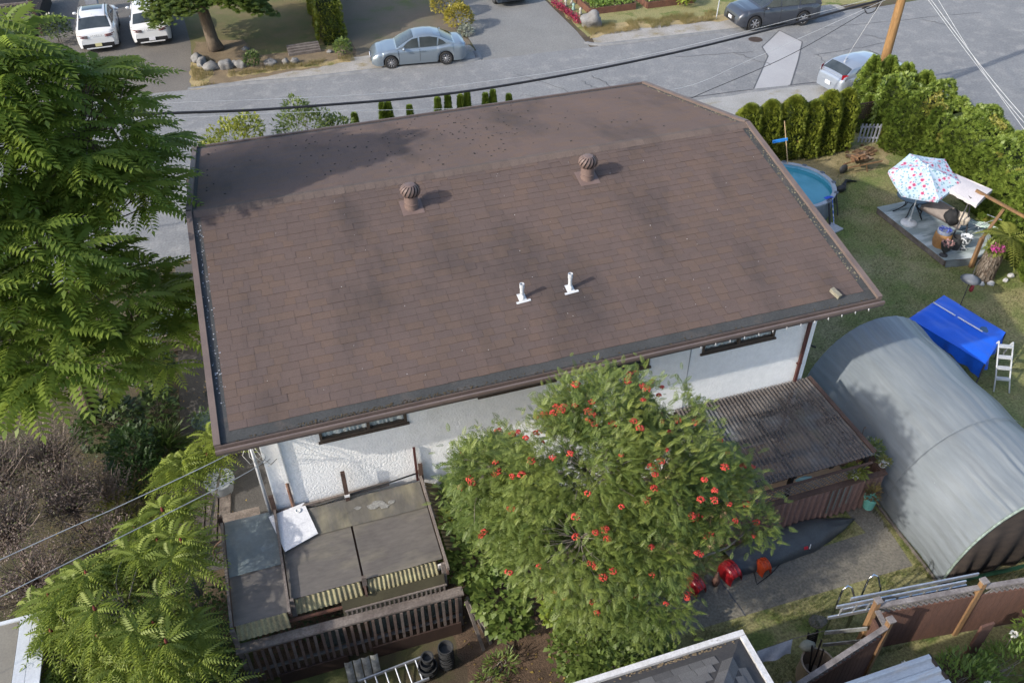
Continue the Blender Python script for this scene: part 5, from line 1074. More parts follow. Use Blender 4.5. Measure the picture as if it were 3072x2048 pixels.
for a, b, dr in ((q0, q3, .50), (q3, q2, .48), (q2, q1, .10), (q1, q0, .12)):
    q = MB(); n3 = (b-a).cross(Vector((0, 0, 1))).normalized()
    q.grid(lambda u, v: a.lerp(b, u)+Vector((0, 0, -dr*v*(.55+.45*abs(math.sin(u*5.2)))))+n3*(-.03-.07*math.sin(u*17)*v-.03*math.sin(u*41)*v), 36, 4); q.build('hanging_edge', m_blue, t, smooth=True)
q = MB(); q.tube([tarp2(.62, .02)+Vector((0, 0, .035)), tarp2(.62, .36)+Vector((0, 0, .035))], .02, 6); q.tube([tarp2(.62, .40)+Vector((0, 0, .035)), tarp2(.62, .76)+Vector((0, 0, .035))], .02, 6); q.build('pole', mat('white_pole', (0, 0, 0)), t)
q = MB(); q.lathe([(.22, 0), (.01, .004)], tarp2(.74, .80)+Vector((0, 0, -.0)), 20, sx=.75); q.build('rain_puddle', mat('murky_water', (.03, .08, .16), rough=.05, spec=.6), t)
for p in (q0, q1, q2, q3): q = MB(); q.tube([p-Vector((0, 0, .02)), (p.x+(p.x-19.5)*.05, p.y, 0)], .022, 6); q.build('leg', m_iron, t)
# white step ladder
t = T('pool_ladder', 'white plastic A-frame pool ladder standing on the lawn', 'ladder', (20.0, .95, 0))
m_wp = mat('white_ladder_plastic', (.46, .48, .49), rough=.4)
la, lb = Vector((19.80, .48, 0)), Vector((20.05, 1.15, 1.15)); sdv = Vector((.165, -.08, 0))
for e in (-1, 1): q = MB(); q.tube([la+sdv*e*1.1-Vector((.05, .05, 0)), la.lerp(lb, .25)+sdv*e, lb+sdv*e], .022, 8); q.build('rail', m_wp, t, smooth=True)
for e in (-1, 1): q = MB(); q.tube([lb+sdv*e, lb+sdv*e+Vector((.10, .14, -.25)), lb+sdv*e+Vector((.15, .30, -1.12))], .022, 8); q.build('back_rail', m_wp, t, smooth=True)
for k in range(4): q = MB(); p = la.lerp(lb, .25+.22*k); q.box(p, (.36, .12, .045), Matrix.Rotation(-.46, 3, 'Z')); q.build('tread', m_wp, t)
q = MB(); q.tube([(19.92+.12*math.cos(a), 3.95+.12*math.sin(a), .04) for a in [2*math.pi*i/12 for i in range(13)]], .05, 6, cap=False); q.thing('stone_ring', mat('ring_stone', (.35, .34, .33)), 'small grey ring lying on the lawn behind the blue tarp', 'ring', smooth=True)
t = T('folded_rack', 'dark wire drying rack folded between house and tunnel', 'drying rack', (14.05, 2.6, 0))
for k in range(7): q = MB(); q.tube([(13.75+.08*k, 2.75+.05*k, .15), (13.75+.08*k, 2.3+.05*k, .95)], .010, 5); q.build('wire', m_iron, t)
for z, y in ((.15, 2.75), (.95, 2.3)): q = MB(); q.tube([(13.7, y, z), (14.35, y+.35, z)], .014, 5); q.build('bar', m_iron, t)
q = MB(); q.tube([(15.0, 3.6, .1), (15.4, 3.5, .5), (15.9, 3.55, .15)], .03, 6); q.tube([(15.0, 3.6, .1), (15.2, 3.2, .05)], .03, 6); q.thing('bent_stand', m_iron, 'bent black metal stand on the lawn behind the tunnel', 'stand', smooth=True)
# ============================================================ vehicles
m_tyre = mat('tyre', (.022, .022, .024), (.03, .03, .03), rough=.8); m_rim = mat('alloy_rim', (.55, .55, .57), rough=.25, metal=.8); m_blk = mat('black_trim', (.02, .02, .022), rough=.5)
m_cglass = mat('car_glass', (.025, .032, .036), (.05, .06, .065), scale=1.5, rough=.04, spec=.8, fine=0, obj=True); m_plate = mat('plate', (.70, .71, .72), (.6, .6, .66), scale=40, rough=.5, obj=True)
m_tail = mat('tail_red', (.36, .01, .02), rough=.15, fine=0, spec=.6); m_lamp = mat('lamp_clear', (.62, .65, .68), (.3, .32, .34), scale=14, rough=.1, fine=0, spec=.7, obj=True); m_chrome = mat('chrome_trim', (.7, .71, .72), rough=.15, metal=1, fine=0)
def paint(name, c, metal=.0): return mat(name, c, c, rough=.28, metal=metal, fine=0, coat=.8, spec=.5)
def sm(xs, ys, x): # smooth interpolation
    if xs[0] > xs[-1]: xs, ys = xs[::-1], ys[::-1]
    return float(np.interp(x, xs, ys))
def text_mesh(txt, size, ext=.004):
    cu_ = bpy.data.curves.new('t', 'FONT'); cu_.body = txt; cu_.size = size; cu_.extrude = ext; cu_.align_x = 'CENTER'; cu_.align_y = 'CENTER'; cu_.space_character = 1.6
    ob = bpy.data.objects.new('t', cu_); COL.objects.link(ob); dg = bpy.context.evaluated_depsgraph_get(); me = bpy.data.meshes.new_from_object(ob.evaluated_get(dg))
    bpy.data.objects.remove(ob); bpy.data.curves.remove(cu_); return me
def car(name, lab, cat, loc, rz, m, L, W, H, wbase, fo, belt, hood, deck, cab, wr=.32, gc=.19, roofw=.72, kind='sedan', windows=(), rails=False, sunroof=False, tail='block', plate_c=None, lettering=None):
    """belt: height of window sill; hood/deck: (x,z) top lines fore and aft; cab: (x,z) roof line from windscreen foot to rear"""
    t = T(name, lab, cat, loc, rz=rz, local=True)
    hw = W/2; x0, x1 = -L/2, L/2; xf = x1-fo; xr = xf-wbase
    topx = [p[0] for p in deck]+[p[0] for p in hood]; topz = [p[1] for p in deck]+[p[1] for p in hood]
    Ra = wr+.055
    st = sorted(set([x0+(x1-x0)*i/70 for i in range(71)]+[x0+.03, x0+.07, x1-.03, x1-.07]+[c+Ra*math.cos(a*math.pi/14) for c in (xf, xr) for a in range(15)]))
    rings = []
    for x in st:
        e = min(x-x0, x1-x); k = min(1, max(0, e/.42)); hx = hw*(.80+.20*math.sin(k*math.pi/2)**.7)
        zt = sm(topx, topz, x); zb = gc+(.10*(1-min(1, e/.25)))
        arch = 0
        for c in (xf, xr):
            if abs(x-c) <= Ra: zb = max(zb, wr+math.sqrt(max(0, Ra*Ra-(x-c)**2))); arch = 1
        sec = [(.955, 0), (.985, .22), (1.0, .45), (.99, .66), (.955, .86), (.90, .965), (.72, 1.0), (.36, 1.022), (0, 1.03)]
        rings.append([(x, hx*a, max(zb+.002*i, zb+(zt-zb)*b)) for i, (a, b) in enumerate(sec)])
    n = len(rings[0]); q = MB(); vs = []
    for r_ in rings: vs += r_+[(x, -y, z) for x, y, z in r_[-2::-1]]
    w = 2*n-1; fs = [(i*w+j, (i+1)*w+j, (i+1)*w+j+1, i*w+j+1) for i in range(len(rings)-1) for j in range(w-1)]
    fs += [tuple(range(w-1, -1, -1)), tuple((len(rings)-1)*w+j for j in range(w))]
    q.add(vs, fs)
    # cabin
    cx = [p[0] for p in cab]; cz = [p[1] for p in cab]; Hr = max(cz)
    wb_ = hw*.905; wt = hw*roofw
    def half(z): return wb_-(wb_-wt)*max(0, min(1.1, (z-belt)/(Hr-belt)))**1.15
    cs_ = [cab[0][0]+(cab[-1][0]-cab[0][0])*i/48 for i in range(49)]
    vs = []
    for x in cs_:
        zr_ = max(sm(cx, cz, x), belt-.02); h = zr_-belt; sec = [(half(belt), belt-.06), (half(belt+h*.35), belt+h*.35), (half(belt+h*.7), belt+h*.7), (half(belt+h*.93)-.01, belt+h*.93), (half(zr_)*.86, zr_-.004), (half(zr_)*.45, zr_+.014), (0, zr_+.02)]
        vs += [(x, y, z) for y, z in sec]+[(x, -y, z) for y, z in sec[-2::-1]]
    w = 13; fs = [(i*w+j, (i+1)*w+j, (i+1)*w+j+1, i*w+j+1) for i in range(48) for j in range(w-1)]
    fs += [tuple(range(w-1, -1, -1)), tuple(48*w+j for j in range(w))]
    q.add(vs, fs)
    body = q.build('body', m, t, auto=48)
    # glass: screens follow the cabin's top surface, side panes its flank
    def screen(xa, xb, nm, mar=.05):
        g_ = MB(); 
        def fn(u, v):
            x = xa+(xb-xa)*u; zr_ = sm(cx, cz, x); k = 2*v-1; hy = max(half(zr_)*.93-mar*.3, .1); y = k*hy; z = zr_+.02-.034*k*k; return (x+(.004 if xa > xb else -.004)*0, y, z+.010)
        g_.grid(fn, 10, 12); ws = g_.build(nm, m_cglass, t, smooth=True)
        return ws
    for nm, xa, xb in windows['screens']: screen(xa, xb, nm)
    for s_ in (-1, 1):
        for poly in windows['side']:
            g_ = MB(); vs = [(x, s_*(half(z)+.006+(.012 if True else 0)*max(0, (z-belt)*(Hr-z))*1.6), z) for x, z in poly]; vs2 = [(x, y-s_*.02, z) for x, y, z in vs]; k = len(vs)
            f_ = tuple(range(k)); g_.add(vs+vs2, [f_ if s_ < 0 else f_[::-1]]+[(i, (i+1) % k, k+(i+1) % k, k+i) for i in range(k)]); g_.build('side_window', m_cglass, t)
        for xh in windows['handles']: g_ = MB(); g_.beam((xh-.09, s_*(hw*.985+.012), belt-.12), (xh+.09, s_*(hw*.985+.012), belt-.115), .03, .025); g_.build('door_handle', m_chrome if kind == 'suv' else m, t)
        for xd in windows['doors']:
            g_ = MB(); pts = [(xd, s_*(hw*k_+.001), z) for k_, z in ((.975, gc+.1), (.995, gc+(belt-gc)*.35), (1.0, gc+(belt-gc)*.5), (.985, belt-.14), (.955, belt-.03))]; g_.tube(pts, .006, 4); g_.build('door_seam', m_blk, t)
        mx_ = windows['mirror']; g_ = MB(); g_.rock((mx_, s_*(hw+.07), belt+.06), (.16, .22, .15), 1, 2, .05); g_.build('mirror', m, t, smooth=True)
        for c in (xf, xr):
            y = s_*(hw-.115); rot = Matrix.Rotation(R(-90*s_), 3, 'X'); g_ = MB()
            g_.lathe([(wr*.62, -.10), (wr*.93, -.105), (wr, -.07), (wr, .07), (wr*.93, .105), (wr*.66, .10), (wr*.64, .06)], (c, y, wr), 28, rot); wl = g_.build('wheel', m_tyre, t, auto=40)
            g_ = MB(); g_.lathe([(wr*.66, .085), (wr*.62, .092), (wr*.60, .05)], (c, y, wr), 28, rot, cap=False); 
            for k in range(10 if kind == 'sedan' else 6):
                a = 2*math.pi*k/(10 if kind == 'sedan' else 6)+.2; r0_, r1_ = wr*.10, wr*.62
                g_.beam(Vector((c, y, wr))+rot @ Vector((r0_*math.cos(a), r0_*math.sin(a), .085)), Vector((c, y, wr))+rot @ Vector((r1_*math.cos(a), r1_*math.sin(a), .088)), .032 if kind == 'sedan' else .06, .02, up=(0, 1, 0))
            g_.lathe([(wr*.17, .09), (wr*.14, .10), (.01, .10)], (c, y, wr), 14, rot); g_.build('rim', m_rim, wl)
            g_ = MB(); g_.lathe([(wr*.6, .03), (.01, .03)], (c, y, wr), 20, rot); g_.build('brake', m_blk, wl)
    g_ = MB(); g_.span((x0+.25, -hw*.86, gc+.03), (x1-.25, hw*.86, belt*.72)); g_.build('underbody', m_blk, t)
    # lamps, grille, plates
    zf = sm(topx, topz, x1-.05); zr2 = sm(topx, topz, x0+.05)
    for s_ in (-1, 1):
        g_ = MB(); g_.grid(lambda u, v: (x1-.04-.30*u-.03*v, s_*(hw*(.60+.225*math.sin(min(1, (.10+.9*u))*1.57))+.012+.02*u), zf-.05-.15*(1-v)-.01*u+.02*u*v+(.02 if kind != 'sedan' else 0)), 8, 4); g_.build('headlight', m_lamp, t, smooth=True)
        g_ = MB(); g_.box((x1-.08, s_*hw*.72, gc+.18), (.06, .24, .09)); g_.build('fog_lamp', m_blk, t)
    g_ = MB(); g_.box((x1-.035, 0, zf-.14), (.08, W*.46, .20)); gr_ = g_.build('grille', m_blk, t)
    for k in range(3): g_ = MB(); g_.box((x1+.008, 0, zf-.21+.06*k), (.02, W*.44, .014)); g_.build('grille_bar', m_chrome, gr_)
    g_ = MB(); g_.box((x1-.02, 0, gc+.20), (.09, W*.5, .10)); g_.build('air_intake', m_blk, t)
    g_ = MB(); g_.box((x1+.035, 0, gc+.32), (.02, .32, .15)); g_.build('licence_plate', m_plate, t)
    if tail == 'block':
        for s_ in (-1, 1):
            g_ = MB(); g_.grid(lambda u, v: (x0+.02+.28*u, s_*(hw*(.60+.235*math.sin(min(1, .2+u)*1.57))+.012+.018*u), zr2-.07-.18*(1-v)+.02*u), 8, 4); g_.build('tail_light', m_tail, t, smooth=True)
    elif tail == 'tall':
        for s_ in (-1, 1):
            g_ = MB(); g_.grid(lambda u, v: (x0+.05+.24*u, s_*(hw*(.74+.12*u)+.012), belt-.22+.40*v), 4, 4); g_.build('tail_light', m_tail, t, smooth=True)
    elif tail == 'lines':
        for s_ in (-1, 1):
            for z in (belt-.10, belt-.03):
                g_ = MB(); g_.tube([(x0-.012, s_*hw*.42, z-.13), (x0-.008, s_*hw*.66, z-.12), (x0+.05, s_*hw*.80, z-.105), (x0+.16, s_*(hw*.895), z-.09)], .026, 6); g_.build('tail_light', mat('smoked_red', (.10, .012, .015), rough=.15, fine=0), t, smooth=True)
        g_ = MB(); g_.box((x0+.02, 0, gc+.16), (.10, W*.78, .19)); bp = g_.build('rear_valance', m_blk, t)
        g_ = MB(); g_.box((x0-.01, 0, gc+.055), (.10, W*.62, .05)); g_.build('skid_plate', m, bp)
    pz = gc+(.20 if tail == 'lines' else .42)
    g_ = MB(); g_.box((x0-.045, 0, pz), (.02, .31, .155)); g_.build('licence_plate', plate_c or m_plate, t)
    if lettering:
        me = text_mesh(lettering, .10); me.materials.append(m_chrome); o = link('lettering', me, t); o.rotation_euler = (R(90), 0, R(-90)); o.location = (x0-.022, 0, belt-.16)
    if rails:
        for s_ in (-1, 1): g_ = MB(); xa, xb = cab[0][0]-.95, cab[-1][0]+.55; g_.tube([(xa, s_*wt*.90, sm(cx, cz, xa)+.01), (xa-.15, s_*wt*.92, sm(cx, cz, xa-.15)+.055), (xb+.15, s_*wt*.92, sm(cx, cz, xb+.15)+.055), (xb, s_*wt*.90, sm(cx, cz, xb)+.01)], .020, 6); g_.build('roof_rail', m_blk if kind == 'suvw' else m_alu, t)
    if sunroof:
        g_ = MB(); g_.grid(lambda u, v: (sunroof[0]+(sunroof[1]-sunroof[0])*u, (2*v-1)*wt*.72, sm(cx, cz, sunroof[0]+(sunroof[1]-sunroof[0])*u)+.030-.018*(2*v-1)**2), 6, 6); g_.build('sunroof', m_cglass, t, smooth=True)
    g_ = MB(); g_.add([(cab[-1][0]+.75, -.02, Hr+.01), (cab[-1][0]+.60, -.02, Hr-.01), (cab[-1][0]+.62, 0, Hr+.08), (cab[-1][0]+.75, .02, Hr+.01), (cab[-1][0]+.60, .02, Hr-.01)], [(0, 1, 2), (0, 2, 3), (3, 2, 4), (1, 4, 2)]); g_.build('aerial', m, t)
    return t
# silver sedan, nose to the left
sed = dict(L=4.58, W=1.74, H=1.46, wbase=2.645, fo=.92, belt=.90, hood=[(.95, .93), (1.5, .88), (1.95, .80), (2.2, .66), (2.29, .50)], deck=[(-2.29, .62), (-2.24, .90), (-2.05, 1.00), (-1.55, 1.01), (-1.2, .95), (0, .92)],
           cab=[(1.12, .90), (.75, 1.13), (.30, 1.36), (.05, 1.43), (-.35, 1.46), (-.75, 1.43), (-1.10, 1.33), (-1.75, 1.00)],
           windows=dict(screens=[('windscreen', 1.05, .22), ('rear_window', -1.08, -1.66)], side=[[(.82, .94), (.02, .94), (.02, 1.35), (.30, 1.31), (.55, 1.18)], [(-.06, .94), (-.85, .95), (-.92, 1.30), (-.55, 1.37), (-.06, 1.37)], [(-.92, .96), (-1.32, 1.02), (-1.18, 1.16), (-.98, 1.26)]], handles=(-.12-.05, -.98), doors=(.98, -.03, -1.02), mirror=.72))
car('silver_sedan', 'silver blue sedan parked on the gravel across the street', 'car', (9.98, 28.72, .016), R(180-6.5), paint('silver_paint', (.21, .255, .30), .5), kind='sedan', wr=.315, **sed)
# charcoal SUV, nose to the left
suv = dict(L=4.79, W=1.91, H=1.73, wbase=2.79, fo=.95, belt=1.06, hood=[(1.0, 1.10), (1.6, 1.06), (2.1, .98), (2.32, .80), (2.39, .60)], deck=[(-2.39, .70), (-2.33, 1.02), (-2.2, 1.10), (-1.2, 1.10), (0, 1.08)],
           cab=[(1.22, 1.08), (.80, 1.32), (.38, 1.60), (.10, 1.68), (-.6, 1.73), (-1.4, 1.70), (-1.95, 1.62), (-2.10, 1.54), (-2.30, 1.08)],
           windows=dict(screens=[('windscreen', 1.12, .32), ('rear_window', -2.13, -2.27)], side=[[(.92, 1.11), (.08, 1.10), (.08, 1.60), (.40, 1.55)], [(.0, 1.10), (-.98, 1.10), (-1.0, 1.62), (0, 1.62)], [(-1.08, 1.10), (-1.95, 1.12), (-1.80, 1.52), (-1.08, 1.61)]], handles=(-.05, -1.02), doors=(1.0, .04, -1.04), mirror=.85))
car('charcoal_suv', 'charcoal grey SUV parked at the far kerb', 'car', (28.95, 27.72, .016), R(180-3.3), paint('charcoal_paint', (.055, .062, .078), .4), kind='suv', wr=.37, gc=.24, roofw=.76, rails=True, tail='tall', **suv)
# two white crossovers, tails to the street
wsv = dict(L=4.72, W=1.91, H=1.63, wbase=2.87, fo=.86, belt=1.02, hood=[(1.0, 1.06), (1.6, 1.02), (2.05, .95), (2.28, .78), (2.36, .58)], deck=[(-2.36, .72), (-2.32, .98), (-2.22, 1.06), (-1.2, 1.06), (0, 1.04)],
           cab=[(1.20, 1.05), (.75, 1.32), (.35, 1.54), (.05, 1.60), (-.5, 1.63), (-1.1, 1.60), (-1.45, 1.53), (-2.20, 1.07)],
           windows=dict(screens=[('windscreen', 1.10, .30), ('rear_window', -1.50, -2.10)], side=[[(.85, 1.06), (.05, 1.05), (.05, 1.52), (.36, 1.49)], [(-.02, 1.05), (-.95, 1.06), (-.95, 1.53), (-.02, 1.54)], [(-1.02, 1.07), (-1.70, 1.16), (-1.45, 1.40), (-1.02, 1.51)]], handles=(-.1, -1.0), doors=(1.0, .02, -1.0), mirror=.8))
m_white = paint('white_paint', (.62, .63, .64)); m_yplate = mat('yellow_plate', (.62, .58, .30), (.5, .46, .25), scale=30, obj=True)
car('white_crossover', 'white crossover with panoramic roof and yellow plate, left in driveway', 'car', (-5.02, 37.35, .008), R(90+2), m_white, kind='suvw', wr=.36, gc=.22, roofw=.70, rails=True, sunroof=(.30, -.75), tail='lines', plate_c=m_yplate, lettering='GENESIS', **wsv)
w2 = dict(wsv); w2['cab'] = [(1.20, 1.05), (.75, 1.32), (.35, 1.54), (.05, 1.60), (-.5, 1.62), (-1.0, 1.57), (-1.45, 1.46), (-2.20, 1.07)]
car('white_crossover', 'white crossover half under the conifer, right in driveway', 'car', (-2.42, 37.35, .008), R(90+1), m_white, kind='suvw', wr=.36, gc=.22, roofw=.70, tail='lines', lettering='GENESIS', **w2)
# silver hatchback by the cedars
hat = dict(L=4.36, W=1.80, H=1.48, wbase=2.65, fo=.88, belt=.96, hood=[(1.0, .96), (1.5, .90), (1.9, .80), (2.1, .66), (2.18, .50)], deck=[(-2.18, .66), (-2.12, .92), (-2.0, 1.00), (-1.2, .98), (0, .94)],
           cab=[(1.35, .94), (.85, 1.20), (.40, 1.40), (.05, 1.46), (-.5, 1.48), (-1.1, 1.44), (-1.60, 1.34), (-2.05, 1.0)],
           windows=dict(screens=[('windscreen', 1.28, .32), ('rear_window', -1.62, -1.98)], side=[[(.95, .98), (.02, .98), (.02, 1.38), (.40, 1.33)], [(-.06, .98), (-.85, 1.0), (-.9, 1.36), (-.06, 1.39)], [(-.95, 1.02), (-1.5, 1.12), (-1.3, 1.28), (-.97, 1.34)]], handles=(-.1, -.95), doors=(.98, -.02, -.95), mirror=.85))
car('silver_hatchback', 'silver hatchback parked behind the cedar hedge', 'car', (28.55, 19.0, .021), R(6), paint('silver_grey_paint', (.30, .34, .40), .45), kind='sedan', wr=.32, tail='tall', **hat)
# dark car nosing into view on the far driveway
car('dark_suv', 'dark blue-black car nose at the top edge of far driveway', 'car', (16.75, 37.0, .015), R(-90+3), paint('ink_paint', (.02, .03, .045), .3), kind='suv', wr=.36, gc=.22, roofw=.74, tail='tall', **suv)
em = MB(); em.tube([(16.66+.10*math.cos(a), 34.54, .86+.05*math.sin(a)) for a in [2*math.pi*i/16 for i in range(17)]], .012, 5, cap=False)
pe = [o for o in bpy.data.objects if o.name.startswith('dark_suv')][0]
me = em.mesh('emblem'); me.materials.append(m_chrome); oo = link('emblem', me, pe); oo.matrix_parent_inverse = (Matrix.Translation((16.75, 37.0, .015)) @ Matrix.Rotation(R(-87), 4, 'Z')).inverted()
# red car in front of the house, only its roof showing above the gutter
rd = dict(sed); rd['H'] = 1.46
car('red_car', 'red car mostly hidden behind the roof ridge and small cedars', 'car', (6.55, 19.15, .021), R(180), paint('red_paint', (.42, .015, .045), .2), kind='sedan', wr=.315, **rd)
# ============================================================ trees, hedges, shrubs
m_bark = mat('bark', srgb(118, 106, 92), srgb(92, 82, 72), scale=5, rough=.95, bump=.6, bscale=20, stretch=(2, 2, .5)); m_barkg = mat('pale_bark', srgb(140, 134, 124), srgb(108, 102, 94), scale=6, rough=.95)
def shell(lobes, n, lo=.7, hi=1.0, up=-.55):
    """points near the outer skin of a set of ellipsoids, none deep inside another; also outward directions"""
    vol = np.array([l[3]*l[4]+l[3]*l[5]+l[4]*l[5] for l in lobes]); k = RNG.choice(len(lobes), n*3, p=vol/vol.sum())
    Lb = np.array(lobes); d_ = rdir(n*3); d_ = d_[d_[:, 2] > up] if up > -1 else d_; k = k[:len(d_)]
    r_ = RNG.uniform(lo, hi, len(d_))[:, None]; P = Lb[k, :3]+d_*Lb[k, 3:6]*r_
    ok = np.ones(len(P), bool)
    for l in lobes:
        q_ = ((P-np.array(l[:3]))/np.array(l[3:6])); ok &= (q_**2).sum(1) > (lo*.9)**2
    P = P[ok][:n]; d_ = d_[ok][:n]; return P, d_
def inner(lobes, n, hi=.75):
    Lb = np.array(lobes); k = RNG.integers(0, len(lobes), n); return Lb[k, :3]+rdir(n)*Lb[k, 3:6]*(RNG.random(n)[:, None]**.4)*hi
# ---- big tree on the left: rosettes of long feather leaves
lobes = [(-3.3, 7.41, 9.3, 1.71, 1.63, 1.2), (-5.15, 7.17, 9.4, 1.81, 1.81, 1.36), (-1.75, 7.25, 8.28, 1.43, 1.52, 1.16), (-3.71, 6.79, 8.09, 1.79, 1.6, 1.23), (-1.67, 6.81, 6.42, 1.29, 1.44, 1.15), (-5.15, 5.69, 7.54, 1.82, 1.53, 1.24), (-3.04, 5.3, 6.12, 1.54, 1.35, 1.16), (-1.68, 5.06, 4.54, 1.13, 1.38, 1.08), (-3.05, 4.11, 4.56, 1.37, 1.08, 0.98), (-4.46, 4.16, 5.74, 1.45, 1.16, 1.06), (-1.5, 4.5, 4.0, 0.85, 0.85, 0.6), (-4.82, 8.45, 8.98, 1.71, 1.54, 1.28), (-1.27, 8.97, 6.86, 1.1, 1.28, 1.01), (-3.4, 4.2, 4.6, 1.1, 0.9, 0.7)]
tr = T('big_leafy_tree', 'large tree with long feather-shaped leaves filling the left side', 'tree', (-3.9, 7.2, 0))
q = MB(); tips, od = shell(lobes, 310, .72, 1.0, -.45)
hubs = [Vector((-3.9, 7.2, 4.2)), Vector((-3.3, 5.8, 3.9)), Vector((-4.4, 8.2, 5.0))]
q.tube([(-3.9, 7.2, 0), (-3.85, 7.15, 2.0), (-3.9, 7.2, 4.2)], [.26, .21, .16], 10); q.tube([(-3.8, 7.0, .4), (-3.5, 6.3, 2.3), (-3.3, 5.8, 3.9)], [.16, .13, .10], 8); q.tube([(-4.0, 7.4, 1), (-4.3, 7.9, 3.2), (-4.4, 8.2, 5.0)], [.15, .12, .09], 8)
mains = []
for l in lobes:
    h = min(hubs, key=lambda v: (v-Vector(l[:3])).length); c = Vector(l[:3])-Vector((0, 0, .35*l[5])); branch(q, h, c, .075, .032, .25); mains.append(c)
for p in tips:
    p = Vector(p); c = min(mains, key=lambda v: (v-p).length); branch(q, c, p, .02, .009, .2, 3, 4)
q.build('trunk', m_bark, tr, smooth=True)
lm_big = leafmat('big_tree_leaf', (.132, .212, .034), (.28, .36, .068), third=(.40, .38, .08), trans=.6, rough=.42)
nf = 7; base = np.repeat(tips, nf, 0); od_ = np.repeat(od, nf, 0); N = len(base); a = np.tile(np.arange(nf)*2*np.pi/nf, len(tips))+RNG.uniform(-.4, .4, N)+np.repeat(RNG.uniform(0, 6, len(tips)), nf)
dr = np.stack([np.cos(a), np.sin(a), RNG.uniform(-.2, .55, N)], 1)+od_*np.array([.6, .6, .1])
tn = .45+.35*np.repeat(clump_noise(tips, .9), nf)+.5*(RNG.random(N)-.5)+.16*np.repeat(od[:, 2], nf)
FR = frond(9, .115, .25, .62, fold=.42); size = RNG.uniform(.5, 1.2, N)
# the 300 leaves nearest the camera are leaves of their own; the rest make up the crown
dist = np.linalg.norm(base+dr*.4-np.array(CAM_P), axis=1); vis = dist-1.2*od_[:, 2]; order = np.argsort(vis); own = order[:300]; rest = order[300:]
tms = []
for k in range(10):
    me = inst_mesh('leaf', FR[0], FR[1], np.eye(3)[None], np.zeros((1, 3)), [.15+.09*k]); me.materials.append(lm_big); tms.append(me)
MF = frames(dr); off = np.array(tr.location)
for i in own:
    o = bpy.data.objects.new('leaf', tms[int(np.clip((tn[i]-.15)/.09, 0, 9))]); COL.objects.link(o); o.parent = tr
    m4 = Matrix((MF[i]*size[i]).tolist()).to_4x4(); m4.translation = Vector(base[i]-off); o.matrix_local = m4
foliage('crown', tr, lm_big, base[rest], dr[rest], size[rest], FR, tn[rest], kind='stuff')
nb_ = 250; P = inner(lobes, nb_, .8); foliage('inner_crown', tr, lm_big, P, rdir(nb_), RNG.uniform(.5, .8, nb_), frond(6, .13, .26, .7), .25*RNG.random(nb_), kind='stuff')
# ---- rowan with red berries
lobes = [(6.0, -2.83, 5.2, 1.55, 1.15, 1.15), (4.45, -2.2, 5.15, .55, .5, .45), (7.6, -2.4, 5.65, .55, .45, .4), (6.9, -4.1, 2.6, .65, .5, .7), (4.95, -2.29, 4.40, 1.12, 1.05, 1.05), (7.3, -3.12, 4.93, 1.18, 0.97, 1.01), (6.5, -2.3, 5.8, 1.12, 0.8, 0.66), (8.1, -3.39, 4.05, 0.75, 0.6, 0.55), (5.68, -3.48, 4.25, 1.33, 0.89, 0.97), (6.94, -3.64, 3.83, 1.06, 0.8, 0.8), (6.04, -3.65, 2.9, 0.82, 0.64, 0.82), (9.25, -3.54, 3.33, 0.4, 0.31, 0.27), (8.78, -3.02, 4.27, 0.45, 0.36, 0.31)]
tr = T('rowan_tree', 'bushy rowan with many red berry clusters in front of the white wall', 'tree', (6.2, -3.2, 0))
q = MB(); tips, od = shell(lobes, 700, .55, 1.03, -.6)
for k in range(4):
    h = Vector((6.2+.1*k, -3.2+.08*k, 0)); e_ = Vector((5.5+.5*k, -3.0+.25*(k % 2), 3.2)); q.tube([h, h.lerp(e_, .5)+Vector((0, .05, .1)), e_], [.08, .065, .05], 8)
    for l in lobes: 
        if random.random() < .6: branch(q, e_, Vector(l[:3]), .04, .015, .25, 4, 5)
for p in tips[::3]:
    p = Vector(p); l = min(lobes, key=lambda v: (Vector(v[:3])-p).length); branch(q, Vector(l[:3]), p, .012, .005, .2, 3, 4)
q.build('trunk', m_barkg, tr, smooth=True)
N = 38000; P, od = shell(lobes, N, .55, 1.06, -.75); N = len(P); P = P+RNG.normal(size=P.shape)*.10+od*(np.abs(RNG.normal(size=N))*.13*(RNG.random(N) < .35))[:, None]
keep = clump_noise(P, 1.7, 3.)+.35*clump_noise(P, 4.0, 1.) > -.30; keep &= clump_noise(P, .85, 7.) > -.36; P, od = P[keep], od[keep]; N = len(P)
dr = rdir(N)*.8+od*.8+[0, 0, .15]; tn = .42+.45*clump_noise(P, 1.1)+.4*(RNG.random(N)-.5)+.18*od[:, 2]
lm_row = leafmat('rowan_leaf', (.068, .115, .024), (.20, .245, .050), third=(.30, .32, .06), trans=.3)
foliage('crown', tr, lm_row, P, dr, RNG.uniform(.10, .19, N), frond(6, .12, .29, .45), tn, kind='stuff')
B, bd = shell(lobes, 170, .99, 1.10, -.05); B = B[:135]; bm_ = mat('rowan_berry', (.46, .060, .036), (.34, .030, .028), scale=9, rough=.35, fine=0)
ico = MB(); ico.rock((0, 0, 0), (1, 1, 1), 0, 1, 0)
for b in B:
    r_ = random.uniform(.032, .072); n_ = int(8+260*r_); q = MB()
    for k in range(n_):
        d_ = rdir(1)[0]; p = b+np.array([d_[0]*r_, d_[1]*r_, abs(d_[2])*r_*.55]); s_ = .031
        q.add([Vector(v)*s_+Vector(p) for v in ico.v], ico.f)
    q.build('berry_cluster', bm_, tr, smooth=True)
